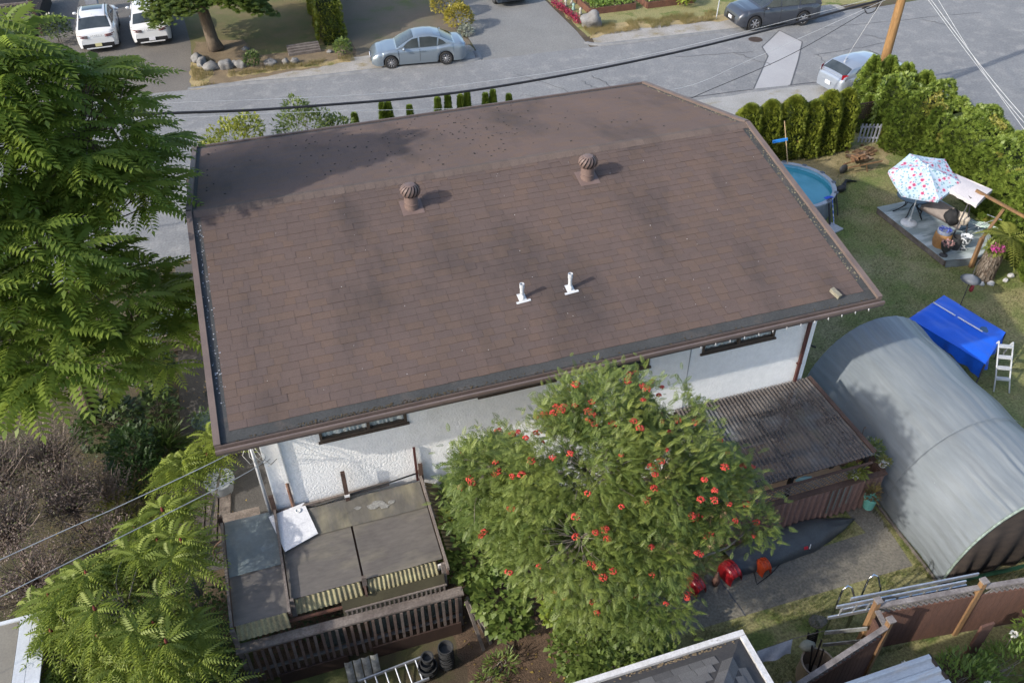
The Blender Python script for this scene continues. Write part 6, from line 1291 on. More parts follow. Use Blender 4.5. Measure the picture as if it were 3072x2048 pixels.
# ---- sumac, lower left
lobes = [(-2.2, -1.1, 2.7, 1.35, .9, .75), (-1.35, -.8, 2.5, .75, .8, .8), (-2.9, -1.2, 2.2, .9, .8, .7), (-1.75, -2.0, 2.2, 1.05, .9, .8), (-2.6, -2.1, 1.6, 1.0, .9, .7), (-.75, 1.4, 2.9, .55, .5, .4), (-1.3, -2.8, 1.9, .7, .7, .7), (-1.4, .3, 2.7, .7, .55, .5), (-3.6, -.6, 2.1, .4, .4, .3), (-.2, 2.0, 3.0, .4, .35, .3)]
tr = T('sumac', 'sumac with bright drooping rosettes and rusty cones at lower left', 'tree', (-1.5, -1.2, 0))
tips, od = shell(lobes, 122, .70, 1.0, -.2); q = MB()
hub = Vector((-1.55, -1.25, 1.3)); q.tube([(-1.45, -1.2, 0), (-1.5, -1.3, .7), hub], [.09, .075, .06], 8); hub2 = Vector((-1.1, -.5, 1.4)); q.tube([(-1.3, -.9, 0), hub2], [.06, .045], 8)
mains = []
for l in lobes:
    c = Vector(l[:3])-Vector((0, 0, .3)); h = hub if (hub-c).length < (hub2-c).length else hub2; branch(q, h, c, .036, .02, .45); mains.append(c)
for p in tips: p = Vector(p); c = min(mains, key=lambda v: (v-p).length); branch(q, c, p, .014, .009, .35, 4, 5)
q.build('trunk', m_barkg, tr, smooth=True)
nf = 11; base = np.repeat(tips, nf, 0); N = len(base); a = np.tile(np.arange(nf)*2*np.pi/nf, len(tips))+RNG.uniform(-.25, .25, N)+np.repeat(RNG.uniform(0, 6, len(tips)), nf)
dr = np.stack([np.cos(a), np.sin(a), RNG.uniform(.05, .75, N)], 1)+np.repeat(od, nf, 0)*[.25, .25, 0]; tn = .52+.2*np.repeat(clump_noise(tips, 1.2), nf)+.4*(RNG.random(N)-.5)
lm_sum = leafmat('sumac_leaf', (.14, .205, .026), (.31, .37, .065), third=(.42, .38, .08), trans=.48)
foliage('crown', tr, lm_sum, base, dr, RNG.uniform(.42, .64, N), frond(10, .07, .20, 1.5, fold=.45), tn, kind='stuff')
for p in tips[::4]:
    q = MB(); p = Vector(p); q.lathe([(.012, 0), (.032, .03), (.026, .09), (.004, .15)], p, 7); q.build('seed_cone', mat('sumac_cone', srgb(128, 62, 52), srgb(100, 52, 46), rough=.95), tr, smooth=True)
N = 2600; P = np.array((-1.5, -1.0, 1.0))+rdir(N)*np.array([1.5, 1.3, .9])*RNG.random(N)[:, None]**.4; P[:, 2] = np.maximum(P[:, 2], .05)
u_ = T('ivy_thicket', 'dark green thicket of small leaves under the sumac', 'shrub', (-1.5, -1.0, 0)); foliage('leaves', u_, leafmat('ivy_leaf', (.03, .07, .016), (.09, .15, .035)), P, rdir(N)+[0, 0, .5], RNG.uniform(.05, .11, N), simple_leaf(.8), RNG.random(N), kind='stuff')
# ---- broad-leaved vines and shrubs
def bush(name, lab, cat, lobes, n, ls, lm, w=.85, lo=.6, stem=True, kind='stuff', up=-.3, core=False, group=None, upb=.5):
    t = T(name, lab, cat, (lobes[0][0], lobes[0][1], 0), group)
    P, od = shell(lobes, n, lo, 1.05, up); P[:, 2] = np.maximum(P[:, 2], .03); N = len(P); tn = .45+.40*clump_noise(P, 1.6)+.45*(RNG.random(N)-.5)+.12*od[:, 2]
    foliage('crown', t, lm, P+RNG.normal(size=P.shape)*.03, od+rdir(N)*.8+[0, 0, upb*.3], RNG.uniform(.7, 1.3, N)*ls, simple_leaf(w), tn, kind=kind)
    if stem:
        q = MB()
        for l in lobes:
            for k in range(3): branch(q, (lobes[0][0]+random.uniform(-.1, .1), lobes[0][1]+random.uniform(-.1, .1), 0), (l[0]+random.uniform(-.3, .3)*l[3], l[1], l[2]+.5*l[5]), .016, .006, .3, 3, 5)
        q.build('stems', m_barkg, t, smooth=True)
    return t
lm_vine = leafmat('vine_leaf', (.07, .125, .022), (.19, .25, .06), third=(.36, .35, .05)); lm_vined = leafmat('vine_leaf_dark', (.03, .06, .015), (.10, .15, .035)); lm_lime = leafmat('lime_leaf', (.13, .19, .02), (.30, .36, .05))
bush('grape_vine', 'broad-leaved grape vine spilling beside the greenhouse', 'shrub', [(4.45, -1.2, 1.2, .75, .6, .8), (4.65, -1.9, .85, .6, .5, .7), (4.75, -2.35, .45, .45, .35, .45), (4.3, -.5, 1.5, .6, .5, .6)], 3200, .13, lm_vine)
bush('wall_vine', 'dark vine climbing the white wall beside the greenhouse', 'vine', [(4.35, .25, 1.5, .4, .3, .7), (4.9, .3, 1.0, .5, .3, .7)], 900, .12, lm_vined)
bush('leafy_shrub', 'dense green leafy shrub at the foot of the rowan', 'shrub', [(6.1, -3.5, .75, .85, .7, .85), (6.9, -3.6, .7, .75, .65, .8), (6.2, -4.3, .8, .85, .6, .85), (7.0, -4.4, .6, .7, .6, .7)], 5200, .10, leafmat('leafy_shrub_leaf', (.07, .12, .024), (.19, .25, .06), third=(.33, .34, .06)))
bush('lime_shrub', 'lime green heart-leaved shrub under the rowan', 'shrub', [(5.75, -2.75, .9, .4, .4, .75), (5.95, -3.2, .5, .3, .35, .5)], 1200, .09, lm_lime)
bush('low_shrub', 'small yellow-green shrub at the bottom edge of the earth path', 'shrub', [(5.15, -4.4, .3, .45, .35, .4)], 700, .09, lm_lime)
bush('path_weeds', 'ragged weeds at the end of the greenhouse', 'weeds', [(4.35, -3.0, .12, .35, .2, .2), (4.0, -3.3, .1, .3, .2, .15)], 260, .14, lm_vine, w=.2)
# ---- dry mauve shrub at the left edge
t = T('dry_shrub', 'sparse twiggy shrub with dry mauve-brown leaves at left edge', 'shrub', (-4.4, 3.8, 0)); q = MB()
lobes = [(-4.4, 4.3, 1.5, 1.0, .9, 1.0), (-3.9, 3.1, 1.4, .9, .8, .9), (-5.0, 2.6, 1.6, 1.0, .9, 1.0), (-3.2, 2.1, .8, .8, .7, .6), (-4.5, 1.4, 1.1, .9, .8, .8), (-5.4, 3.9, 1.8, .9, .9, .9), (-3.3, 3.6, 1.0, .7, .6, .6)]
tips, od = shell(lobes, 1100, .5, 1.2, -.1); mains = [Vector(l[:3])-Vector((0, 0, .5)) for l in lobes]
for c in mains:
    for k in range(3): branch(q, (c.x+random.uniform(-.2, .2), c.y+random.uniform(-.2, .2), 0), c+Vector((random.uniform(-.4, .4), random.uniform(-.4, .4), .3)), .03, .014, .3, 3, 5)
for p in tips: p = Vector(p); c = min(mains, key=lambda v: (v-p).length); branch(q, c, p, .014, .006, .3, 3, 3)
q.build('twigs', mat('grey_twig', srgb(150, 136, 126), srgb(122, 108, 100), scale=4), t)
N = 34000; P, od = shell(lobes, N, .35, 1.12, -.5); P = P[clump_noise(P, 1.9, 5.)+.5*clump_noise(P, 4.5, 5.) > -.12]; N = len(P)
foliage('crown', t, leafmat('mauve_leaf', (.10, .080, .068), (.24, .185, .16), third=(.20, .24, .08)), P, rdir(N), RNG.uniform(.03, .06, N), simple_leaf(.7), RNG.random(N), kind='stuff')
bush('dark_laurel', 'dark glossy shrub beside the side path', 'shrub', [(-2.7, 4.9, .5, .6, .8, .7), (-2.5, 4.2, .45, .55, .6, .6)], 1500, .16, leafmat('laurel_leaf', (.016, .045, .012), (.06, .12, .025)), w=.45)
bush('strap_lily', 'clump of arching strap leaves by the dark laurel', 'plant', [(-2.0, 5.1, .25, .5, .5, .5)], 260, .5, leafmat('strap_leaf', (.03, .07, .012), (.10, .16, .03)), w=.08, lo=.1, stem=False)
bush('yellowing_perennial', 'yellowing perennials beside the plank walkway', 'plant', [(-2.9, 3.4, .3, .7, .5, .45), (-2.6, 2.7, .2, .5, .4, .3)], 700, .14, leafmat('yellowing_leaf', (.08, .11, .02), (.26, .25, .05)), w=.4)
bush('side_undergrowth', 'low green undergrowth along the house side path', 'undergrowth', [(-2.2, 6.6, .35, .5, .9, .45), (-2.3, 8.4, .4, .6, .9, .5), (-3.4, 6.4, .4, .8, 1.0, .5)], 1800, .14, lm_dim)
bush('shade_weeds', 'straggling green weeds between dry shrub and sumac', 'weeds', [(-3.2, 1.0, .35, .9, .6, .45), (-4.4, .2, .35, .9, .5, .4), (-2.4, 1.6, .3, .6, .5, .4)], 1500, .13, leafmat('weed_leaf', (.05, .085, .018), (.15, .18, .04), third=(.3, .25, .06)))
bush('side_fern', 'dark fern clump beside the old timbers', 'fern', [(-1.2, 4.3, .25, .5, .35, .4)], 420, .2, leafmat('laurel_leaf', (0, 0, 0), (0, 0, 0)), w=.2, stem=False)
# ---- cedar hedges
SPR = spray(4, .7)
def cedar(loc, rx, ry, h, lab, lm, cat='cedar', dens=420, top=.30, group=None, name='cedar', spiky=0.0, taper=.12):
    t = T(name, lab, cat, loc, group); prof = lambda s: (1-taper*s)*(1-max(0, (s-(1-top))/top)**2.2*.85) if s < 1 else .0
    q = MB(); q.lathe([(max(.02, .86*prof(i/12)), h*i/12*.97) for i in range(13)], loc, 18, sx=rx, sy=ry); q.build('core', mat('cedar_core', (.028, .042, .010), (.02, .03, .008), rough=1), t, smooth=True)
    n = int(dens*h*(rx+ry)*3.1); s_ = RNG.random(n)**.85; a = RNG.uniform(0, 2*np.pi, n); pr_ = np.array([prof(x) for x in s_])
    k = RNG.random(n) < .22; s_ = np.where(k, 1-.02*RNG.random(n)-top*.5*(1-np.sqrt(1-RNG.random(n)))*.6, s_); pr_ = np.where(k, np.array([prof(x) for x in s_])*np.sqrt(RNG.random(n)), pr_)
    bump_ = 1+.10*np.sin(a*5+s_*3)+.08*clump_noise(np.stack([a*2, s_*6, s_*0], 1), 1.2, loc[0])
    P = np.stack([loc[0]+rx*pr_*bump_*np.cos(a), loc[1]+ry*pr_*bump_*np.sin(a), loc[2]+h*s_*(1+spiky*.1*np.sin(a*4))], 1)
    dr = np.stack([np.cos(a)*.7, np.sin(a)*.7, .65+.5*RNG.random(n)], 1)+rdir(n)*.35; tn = .42+.42*clump_noise(P, 3.0)+.5*(RNG.random(n)-.5)
    foliage('crown', t, lm, P, dr, RNG.uniform(.09, .17, n), SPR, tn, roll=RNG.uniform(-1.5, 1.5, n), kind='stuff'); return t
lm_ced = leafmat('golden_cedar', (.11, .15, .018), (.24, .27, .035), third=(.32, .22, .07), trans=.25); lm_cedg = leafmat('green_cedar', (.095, .155, .022), (.225, .29, .05), third=(.28, .27, .06), trans=.25); lm_thu = leafmat('thuja_green', (.07, .12, .015), (.19, .26, .04), trans=.25)
for k, (x, y, rx, ry, h) in enumerate(((19.95, 14.75, .50, .5, 2.15), (20.75, 14.60, .45, .48, 2.25), (21.60, 14.35, .58, .5, 2.40), (22.38, 14.15, .36, .45, 2.20), (23.10, 14.25, .48, .5, 2.45), (23.92, 14.30, .46, .48, 2.40))):
    cedar((x, y, 0), rx, ry, h, ['leftmost clipped cedar beside the house roof', 'second clipped cedar from the house', 'broadest clipped cedar behind the pool', 'narrowest clipped cedar of the row', 'fifth clipped cedar beside the gate end', 'last clipped cedar next to the picket gate'][k], lm_ced, group='clipped cedars behind the pool', dens=480)
def hedge(name, lab, path, w, h, lm, dens=260, hv=.25, ends=True):
    t = T(name, lab, 'hedge', (path[0][0], path[0][1], 0)); P_ = [Vector(p) for p in path]; q = MB(); allP = []; alld = []
    for a, b in zip(P_[:-1], P_[1:]):
        d_ = b-a; L = d_.length; u = d_.normalized(); nn = Vector((-u.y, u.x)); c = (a+b)/2
        q.box((c.x, c.y, h*.44), (L+w*.5, w*.74, h*.86), Matrix.Rotation(math.atan2(u.y, u.x), 3, 'Z'), taper=.8)
        n = int(dens*L*(2*h+w)); s_ = RNG.random(n)*L; g_ = RNG.random(n)*(2*h+w)
        o_ = np.where(g_ < h, -w/2, np.where(g_ < 2*h, w/2, (g_-2*h)-w/2)); z = np.where(g_ < h, g_, np.where(g_ < 2*h, g_-h, h))
        sh_ = 1-.22*np.clip((z/h-.72)/.28, 0, 1)**2; wx = a.x+u.x*s_; wy = a.y+u.y*s_
        nz = clump_noise(np.stack([wx, wy, z], 1), 1.0); n2 = clump_noise(np.stack([wx, wy, z*.3], 1), 2.2, 9)
        lump = 1+.32*nz+.20*n2; zz = z*(1+hv*.5*clump_noise(np.stack([wx, wy, o_*.6], 1), .9, 4)+hv*.35*n2); oo_ = o_*sh_*lump
        allP.append(np.stack([wx+nn.x*oo_, wy+nn.y*oo_, zz], 1)); sg = np.where(g_ < h, -1., np.where(g_ < 2*h, 1., 0.))
        alld.append(np.stack([nn.x*sg, nn.y*sg, np.where(sg == 0, .8, .75)], 1)+np.where(sg == 0, 1., 0.)[:, None]*np.stack([RNG.normal(size=n)*.7, RNG.normal(size=n)*.7, np.zeros(n)], 1))
    for e_, f_ in ((P_[0], P_[1]), (P_[-1], P_[-2])):
        u = (e_-f_).normalized(); nn = Vector((-u.y, u.x)); n = int(dens*w*h*1.3); o_ = RNG.uniform(-.5, .5, n)*w*.95; z = RNG.random(n)*h; out = .25*w*(1-(2*o_/w)**2)+.06*RNG.normal(size=n)
        allP.append(np.stack([e_.x+u.x*out+nn.x*o_, e_.y+u.y*out+nn.y*o_, z], 1)); alld.append(np.tile([u.x, u.y, .7], (n, 1)))
    P = np.concatenate(allP); d_ = np.concatenate(alld); n = len(P); tn = .42+.42*clump_noise(P, 1.3)+.5*(RNG.random(n)-.5)+.6*(clump_noise(P, 1.0, 20.) > .42)
    q.build('core', mat('cedar_core', (0, 0, 0)), t); foliage('crown', t, lm, P, d_+rdir(n)*.45, RNG.uniform(.10, .19, n), SPR, tn, roll=RNG.uniform(-1.5, 1.5, n), kind='stuff'); return t
hedge('cedar_hedge', 'tall shaggy cedar hedge along the right-hand road', [(26.5, 14.6), (26.95, 12.0), (26.8, 9.2), (26.0, 6.6), (25.2, 4.4), (24.6, 2.2)], 1.9, 2.35, lm_cedg, 360, .48)
for k, (x, y, r_, h) in enumerate(((26.3, 15.8, .55, 1.9), (26.65, 16.5, .6, 2.35), (27.3, 16.3, .75, 2.3), (27.7, 15.7, .8, 2.2), (28.1, 15.0, .8, 2.1), (25.85, 15.3, .5, 1.4))):
    cedar((x, y, 0), r_, r_, h, ['shaggy cedar in front of the hatchback tail', 'shaggy cedar just left of the utility pole', 'shaggy cedar just right of the utility pole', 'shaggy cedar at the hedge corner by the road', 'last shaggy cedar before the long hedge', 'low shaggy cedar above the clipped row'][k], lm_cedg, dens=330, top=.55, group='shaggy cedars round the pole', spiky=1, taper=.25)
hedge('clipped_hedge', 'tall narrow clipped hedge between the two far yards', [(6.35, 32.5), (6.6, 42)], 1.15, 2.1, lm_ced, 150, .1)
for k, (x, h) in enumerate(((5.35, 2.35), (6.42, 2.62), (6.66, 2.60), (7.45, 2.35), (8.55, 2.50), (8.95, 2.56), (9.45, 2.48), (9.72, 2.55), (10.45, 2.40), (10.75, 2.5), (11.4, 2.22))):
    cedar((x, 18.5, 0), .17, .17, h, ['lowest cedar tip left of the red car roof', 'first tall cedar tip by the red car', 'second tall cedar tip by the red car', 'short cedar tip right of the red car', 'left of two slim cedar tips above the gutter', 'right of two slim cedar tips above the gutter', 'left half of the broad cedar pair above the gutter', 'right half of the broad cedar pair above the gutter', 'left cedar of the last pair above the gutter', 'right cedar of the last pair above the gutter', 'lone cedar tip farthest right above the gutter'][k], lm_thu, dens=800, top=.75, group='small cedars in front of the house', taper=.4)
# small trees before the house
lm_yel = leafmat('yellow_leaf', (.12, .17, .02), (.32, .33, .045), third=(.42, .26, .05))
for k, (lb, lm, lab, n) in enumerate((([(1.0, 16.2, 2.9, 1.0, .8, .9), (1.5, 16.2, 3.4, .55, .5, .55), (.2, 16.2, 2.6, .6, .6, .6)], lm_yel, 'yellow-green young tree showing above the left gutter', 1600), ([(3.4, 16.6, 2.9, 1.1, .8, .8), (3.2, 16.6, 3.6, .5, .5, .5), (4.4, 16.6, 2.7, .8, .6, .5)], leafmat('olive_leaf', (.06, .10, .02), (.17, .22, .05)), 'olive green small tree behind the left gutter', 1500))):
    t = bush('young_tree', lab, 'tree', lb, n, .15, lm, w=.5); q = MB(); q.tube([(lb[0][0], lb[0][1], 0), lb[0][:3]], [.05, .03], 7); q.build('trunk', m_bark, t)
# far side of the street
t = T('conifer', 'big conifer with grey trunk overhanging the white cars', 'tree', (0.55, 33.6, 0)); q = MB()
q.tube([(.62, 33.5, 0), (.52, 33.6, .5), (.35, 33.75, 2.5), (.2, 33.9, 8)], [.42, .30, .26, .14], 12); q.build('trunk', m_bark, t, smooth=True)
N = 36000; a = RNG.uniform(0, 2*np.pi, N); z = RNG.uniform(0, 1, N)**1.3; rad = (1-z*.75)*3.5*np.sqrt(RNG.uniform(.25, 1, N)); lump = 1+.25*np.sin(a*5+z*9)
P = np.stack([.95+rad*lump*np.cos(a), 34.0+rad*lump*np.sin(a), 3.05+z*6.5+.35*np.sin(a*3)-.18*rad], 1); dr = np.stack([np.cos(a), np.sin(a), -.45+.5*RNG.random(N)], 1)+rdir(N)*.3
foliage('crown', t, leafmat('conifer_needle', (.04, .075, .012), (.13, .17, .028), trans=.2), P, dr, RNG.uniform(.13, .26, N), spray(6, .8), .4+.35*clump_noise(P, 1.1)+.5*(RNG.random(N)-.5), kind='stuff')
q = MB()
for k in range(16): a = k*2.4; z = 2.2+.4*k; q.tube([(.3, 33.8, z), (.3+2.6*math.cos(a)*(1-k/22), 33.8+2.6*math.sin(a)*(1-k/22), z-.1)], [.06, .015], 5)
q.build('boughs', m_bark, t)
bush('golden_shrub', 'rounded golden shrub farther from the street by the driveway', 'shrub', [(12.9, 34.4, .65, .85, .8, .75)], 1500, .11, leafmat('golden_leaf', (.20, .17, .02), (.40, .34, .05)), lo=.85, group='golden shrubs by the driveway')
bush('golden_shrub', 'rounded golden shrub nearest the silver sedan', 'shrub', [(13.0, 32.2, .6, .75, .7, .65)], 1300, .11, leafmat('golden_leaf', (0, 0, 0), (0, 0, 0)), lo=.85, group='golden shrubs by the driveway')
bush('silver_plant', 'low silvery plant under the golden shrub', 'plant', [(13.1, 31.3, .2, .4, .35, .3)], 320, .12, leafmat('silver_leaf', (.22, .25, .2), (.45, .48, .4)), stem=False)
bush('verge_shrub', 'small dark shrub among the boulders by the street', 'shrub', [(2.2, 30.6, .35, .4, .4, .42)], 500, .1, lm_vined); bush('verge_shrub', 'small green shrub at the foot of clipped hedge', 'shrub', [(6.6, 30.7, .35, .45, .4, .45)], 520, .1, lm_vine)
bush('white_hydrangea', 'white flowering bush left of the white cars', 'shrub', [(-7.0, 37.0, .7, .7, .7, .8)], 900, .13, leafmat('hydrangea_leaf', (.04, .07, .02), (.10, .14, .04), third=(.6, .55, .5)))
bush('lawn_shrub', 'yellow-green shrub behind the signpost', 'shrub', [(25.9, 31.6, .4, .5, .5, .5)], 500, .13, lm_lime)
# raised vegetable beds
for k, (x0, x1, y0, lab) in enumerate(((20.35, 23.05, 32.0, 'left raised vegetable bed with brown timber edge'), (23.7, 26.6, 31.9, 'right raised vegetable bed with brown timber edge'))):
    t = T('raised_bed', lab, 'garden bed', ((x0+x1)/2, y0+1.4, 0), 'raised vegetable beds')
    for a, b in (((x0, y0), (x1, y0)), ((x0, y0+2.8), (x1, y0+2.8)), ((x0, y0+.05), (x0, y0+2.75)), ((x1, y0+.05), (x1, y0+2.75))): q = MB(); q.beam((*a, .17), (*b, .17), .06, .33); q.build('edge_board', m_red, t)
    q = MB(); q.span((x0+.04, y0+.04, .02), (x1-.04, y0+2.76, .24)); q.build('soil', m_mulch, t)
    N = 1500; P = np.stack([RNG.uniform(x0+.1, x1-.1, N), RNG.uniform(y0+.1, y0+2.7, N), RNG.uniform(.25, .50, N)], 1); foliage('plants', t, leafmat('veg_leaf', (.09, .16, .02), (.24, .34, .06)), P, rdir(N)+[0, 0, .9], RNG.uniform(.1, .22, N), simple_leaf(.5), RNG.random(N), kind='stuff')
# flower row, boulders
t = T('flower_row', 'row of crimson flowers edging the far driveway', 'flowers', (19.3, 32.4, 0)); N = 1000; s_ = RNG.random(N); P = np.stack([19.05+.25*s_+RNG.normal(0, .12, N), 34.4-3.7*s_, RNG.uniform(.05, .28, N)], 1)
foliage('blooms', t, leafmat('crimson_bloom', (.14, .015, .03), (.42, .04, .09)), P, rdir(N)+[0, 0, .6], RNG.uniform(.07, .14, N), simple_leaf(.6), RNG.random(N), kind='stuff')
for k, (x, y, lab) in enumerate(((19.55, 33.7, 'white ornament farthest from the street by the flower row'), (19.75, 33.0, 'pale mint ornament beside the flower row'), (19.85, 32.2, 'small cream ornament beside the flower row'), (20.0, 33.9, 'round white ornament near the raised bed'))):
    q = MB(); q.lathe([(.08, 0), (.10, .1), (.05, .22), (.09, .32), (.02, .40)], (x, y, 0), 10); q.thing('garden_ornament', mat(['pale_ceramic', 'mint_ceramic', 'pale_ceramic', 'pale_ceramic'][k], (.38, .37, .33) if k != 1 else (.25, .38, .35)), lab, 'ornament', smooth=True)
m_rock = mat('granite', (.20, .20, .20), (.14, .135, .13), scale=3, rough=.9, bump=.5, bscale=10, fine=.2, fscale=30)
for k, (x, y, sx, sy, sz, lab) in enumerate(((19.75, 30.3, 1.15, .95, .95, 'big grey boulder at the end of the flower row'), (-.35, 32.3, .55, .9, .4, 'long boulder along the left driveway edge'), (-.15, 31.7, .5, 1.1, .42, 'slanted slab boulder below the conifer'), (.25, 30.9, .85, .55, .45, 'boulder at the driveway corner'), (.95, 30.85, .65, .6, .55, 'tall pale boulder next to the corner boulder'), (1.35, 30.9, .35, .35, .4, 'small boulder squeezed between two larger boulders'), (1.65, 30.75, .55, .5, .45, 'rough light boulder at the right of the group'), (.25, 31.4, .45, .4, .3, 'small pale rock behind the corner boulder'), (3.05, 30.5, .6, .5, .4, 'grey boulder right of the dark shrub'), (3.75, 30.45, .32, .3, .36, 'tan upright rock near the verge'), (4.2, 30.4, .4, .35, .35, 'grey rock at the end of the verge line'), (6.0, 31.2, .3, .3, .2, 'small white rock below the clipped hedge'), (2.0, 33.0, .35, .3, .2, 'small rock behind the conifer trunk'))):
    q = MB(); q.rock((x, y, sz*.3), (sx, sy, sz), k+2, 3, .2); q.thing('boulder', m_rock, lab, 'boulder', auto=50)
t = T('timber_steps', 'weathered dark timber edging beside the clipped hedge', 'timber edging', (4.9, 31.7, 0))
for k in range(4): q = MB(); q.beam((4.0, 31.4+.22*k, .08+.05*k), (5.6, 31.5+.22*k, .08+.05*k), .16, .14); q.build('beam', m_wood, t)
# lower right garden beyond the fence
bush('flower_bed', 'overgrown flower bed with ferny leaves beyond the fence', 'flower bed', [(12.6, -6.3, .3, .9, .6, .6), (13.8, -6.4, .3, .9, .6, .6), (12.0, -6.9, .3, .8, .5, .5), (15.0, -6.2, .5, .9, .7, .8), (13.3, -7.2, .3, 1.2, .6, .4), (14.6, -7.3, .3, 1.2, .6, .5)], 5500, .13, leafmat('bed_leaf', (.07, .13, .02), (.20, .29, .05)), w=.3, upb=1.5)
for k, (x, y, z, r_, lab) in enumerate(((14.55, -5.95, 1.0, .17, 'large mauve hydrangea head at the right edge'), (12.1, -6.75, .55, .12, 'dusty purple hydrangea head above the metal roof'))):
    t = T('hydrangea', lab, 'flower', (x, y, 0)); q = MB(); q.tube([(x, y, 0), (x, y, z)], .01, 5); q.build('stalk', m_barkg, t); N = 150; d_ = rdir(N); foliage('flower_head', t, leafmat('mauve_petal', (.28, .14, .30), (.52, .32, .50)), np.array((x, y, z))+d_*r_, d_+rdir(N)*.5, RNG.uniform(.05, .08, N), simple_leaf(.9), RNG.random(N))
for k, (x, y, z) in enumerate(((11.55, -5.85, .9), (12.35, -6.5, .6), (11.9, -6.15, .7), (13.9, -6.0, 1.0), (14.2, -6.4, .9), (12.9, -6.6, .7))):
    t = T('white_rose', ['white rose close to the fence post', 'white rose low in the ferny bed', 'white rose left in the ferny bed', 'white rose under the long fence', 'white rose near the mauve hydrangea', 'white rose in the middle of the bed'][k], 'flower', (x, y, 0), 'white roses in the bed'); q = MB(); q.tube([(x, y, 0), (x, y, z)], .008, 5); q.build('stalk', m_barkg, t); N = 30; d_ = rdir(N); foliage('bloom', t, leafmat('white_petal', (.6, .58, .5), (.78, .77, .72)), np.array((x, y, z))+d_*.04, d_, RNG.uniform(.04, .06, N), simple_leaf(.9), RNG.random(N))
# grass tufts and fallen leaves
def tufts(name, polys, n, lm, s0, s1, lab):
    P = []
    for (x0, x1, y0, y1, w) in polys: k = int(n*w); P.append(np.stack([RNG.uniform(x0, x1, k), RNG.uniform(y0, y1, k), np.full(k, .012)], 1))
    P = np.concatenate(P); k = clump_noise(P, 1.1, 2) > -.15; P = P[k]; N = len(P)
    bl = np.array([(0, -.06, 0), (0, .06, 0), (.5, .0, .04)]); tv = []; tf = []
    for j in range(4): a = j*1.7; c_, s_ = math.cos(a), math.sin(a); i = len(tv); tv += [(-s_*.06*.5, c_*.06*.5, 0), (s_*.06*.5, -c_*.06*.5, 0), (c_*.35, s_*.35, 1.0)]; tf.append((i, i+1, i+2))
    me = inst_mesh(name, tv, tf, np.stack([np.eye(3)]*N)*RNG.uniform(s0, s1, N)[:, None, None], P, np.clip(.5+.5*clump_noise(P, .7, 8)+.3*(RNG.random(N)-.5), 0, 1)); me.materials.append(lm); o = link(name, me); props(o, lab, 'grass', kind='stuff')
lm_gr = leafmat('grass_blade', (.17, .16, .06), (.11, .15, .035)); lm_gr2 = leafmat('lawn_blade', (.085, .11, .028), (.15, .15, .055), trans=.25)
tufts('yard_grass', [(7.4, 14.0, -5.2, -3.55, 1), (8.6, 13.2, -2.4, -1.9, .25), (13.85, 14.15, -4.2, -.5, .12), (14, 17, -5.1, -4.3, .3)], 5200, lm_gr, .05, .12, 'dry patchy grass of the back yard')
tufts('lawn_grass', [(14.5, 25.5, 0, 14, 1)], 30000, lm_gr2, .04, .09, 'short mown grass of the side lawn')
tufts('verge_grass', [(-.7, .3, 28.9, 32, .25), (1, 7, 29.7, 30.3, .3), (19.2, 27, 28.9, 30.4, 1), (27.4, 31.2, 5, 16.5, .6)], 3000, leafmat('straw', (.34, .26, .12), (.20, .19, .07)), .10, .25, 'straw-coloured grass of the verges')
N = 420; P = np.stack([RNG.uniform(3.8, 6.0, N), RNG.uniform(-5.5, 0, N), np.full(N, .02)], 1); P2 = np.stack([RNG.uniform(-5, -.2, 260), RNG.uniform(1.5, 8, 260), np.full(260, .05)], 1); P = np.concatenate([P, P2]); N = len(P); dd = rdir(N); dd[:, 2] *= .15
o = foliage('fallen_leaves', None, leafmat('fallen_leaf', (.16, .10, .05), (.40, .30, .08)), P, dd, RNG.uniform(.04, .09, N), simple_leaf(.6), RNG.random(N)); props(o, 'scattered brown fallen leaves on the earth paths', 'leaves', kind='stuff')
# ============================================================ pole, cables, far left deck
def sagw(pts, r, n=6):
    q = MB(); P = [Vector(p) for p in pts]; out = []
    for i in range(len(P)-1):
        p0, p1, p2, p3 = P[max(i-1, 0)], P[i], P[i+1], P[min(i+2, len(P)-1)]
        for k in range(8):
            t_ = k/8; out.append(.5*((2*p1)+(p2-p0)*t_+(2*p0-5*p1+4*p2-p3)*t_*t_+(3*p1-p0-3*p2+p3)*t_**3))
    out.append(P[-1]); q.tube(out, r, n); return q
t = T('utility_pole', 'tan wooden utility pole rising from the cedars', 'utility pole', (27.55, 17.0, 0))
q = MB(); q.tube([(27.55, 17.0, 0), (27.57, 17.02, 3), (27.6, 17.04, 9.2)], [.20, .185, .15], 16); q.build('pole', mat('utility_pole_wood', srgb(160, 126, 84), srgb(136, 104, 68), scale=3, rough=.9, fine=.25, fscale=12, stretch=(4, 4, .5), c3=srgb(120, 84, 58), s3=1.0, lo3=.6, hi3=.7, bump=.4, bscale=12), t, smooth=True)
q = MB(); q.beam((26.5, 17.0, 8.6), (28.7, 17.0, 8.6), .12, .12); q.build('crossarm', m_wood, t)
for x in (26.6, 27.2, 28.0, 28.6): q = MB(); q.lathe([(.04, 0), (.06, .06), (.04, .14), (.02, .16)], (x, 17.0, 8.66), 10); q.build('insulator', mat('insulator', (.3, .2, .15), rough=.2), t, smooth=True)
q = MB(); q.rock((25.9, 16.95, 4.48), (.42, .10, .12), 3, 2, .1); q.build('splice_box', m_blk, t)
q = sagw([(25.8, 16.95, 4.50), (26.0, 16.95, 4.25), (26.4, 16.98, 4.32), (26.45, 16.98, 4.72)], .02); q.build('drip_loop', m_blk, t, smooth=True)
m_cab = mat('black_cable', (.022, .022, .026), rough=.5); m_wire = mat('pale_cable', (.50, .51, .52), rough=.5)
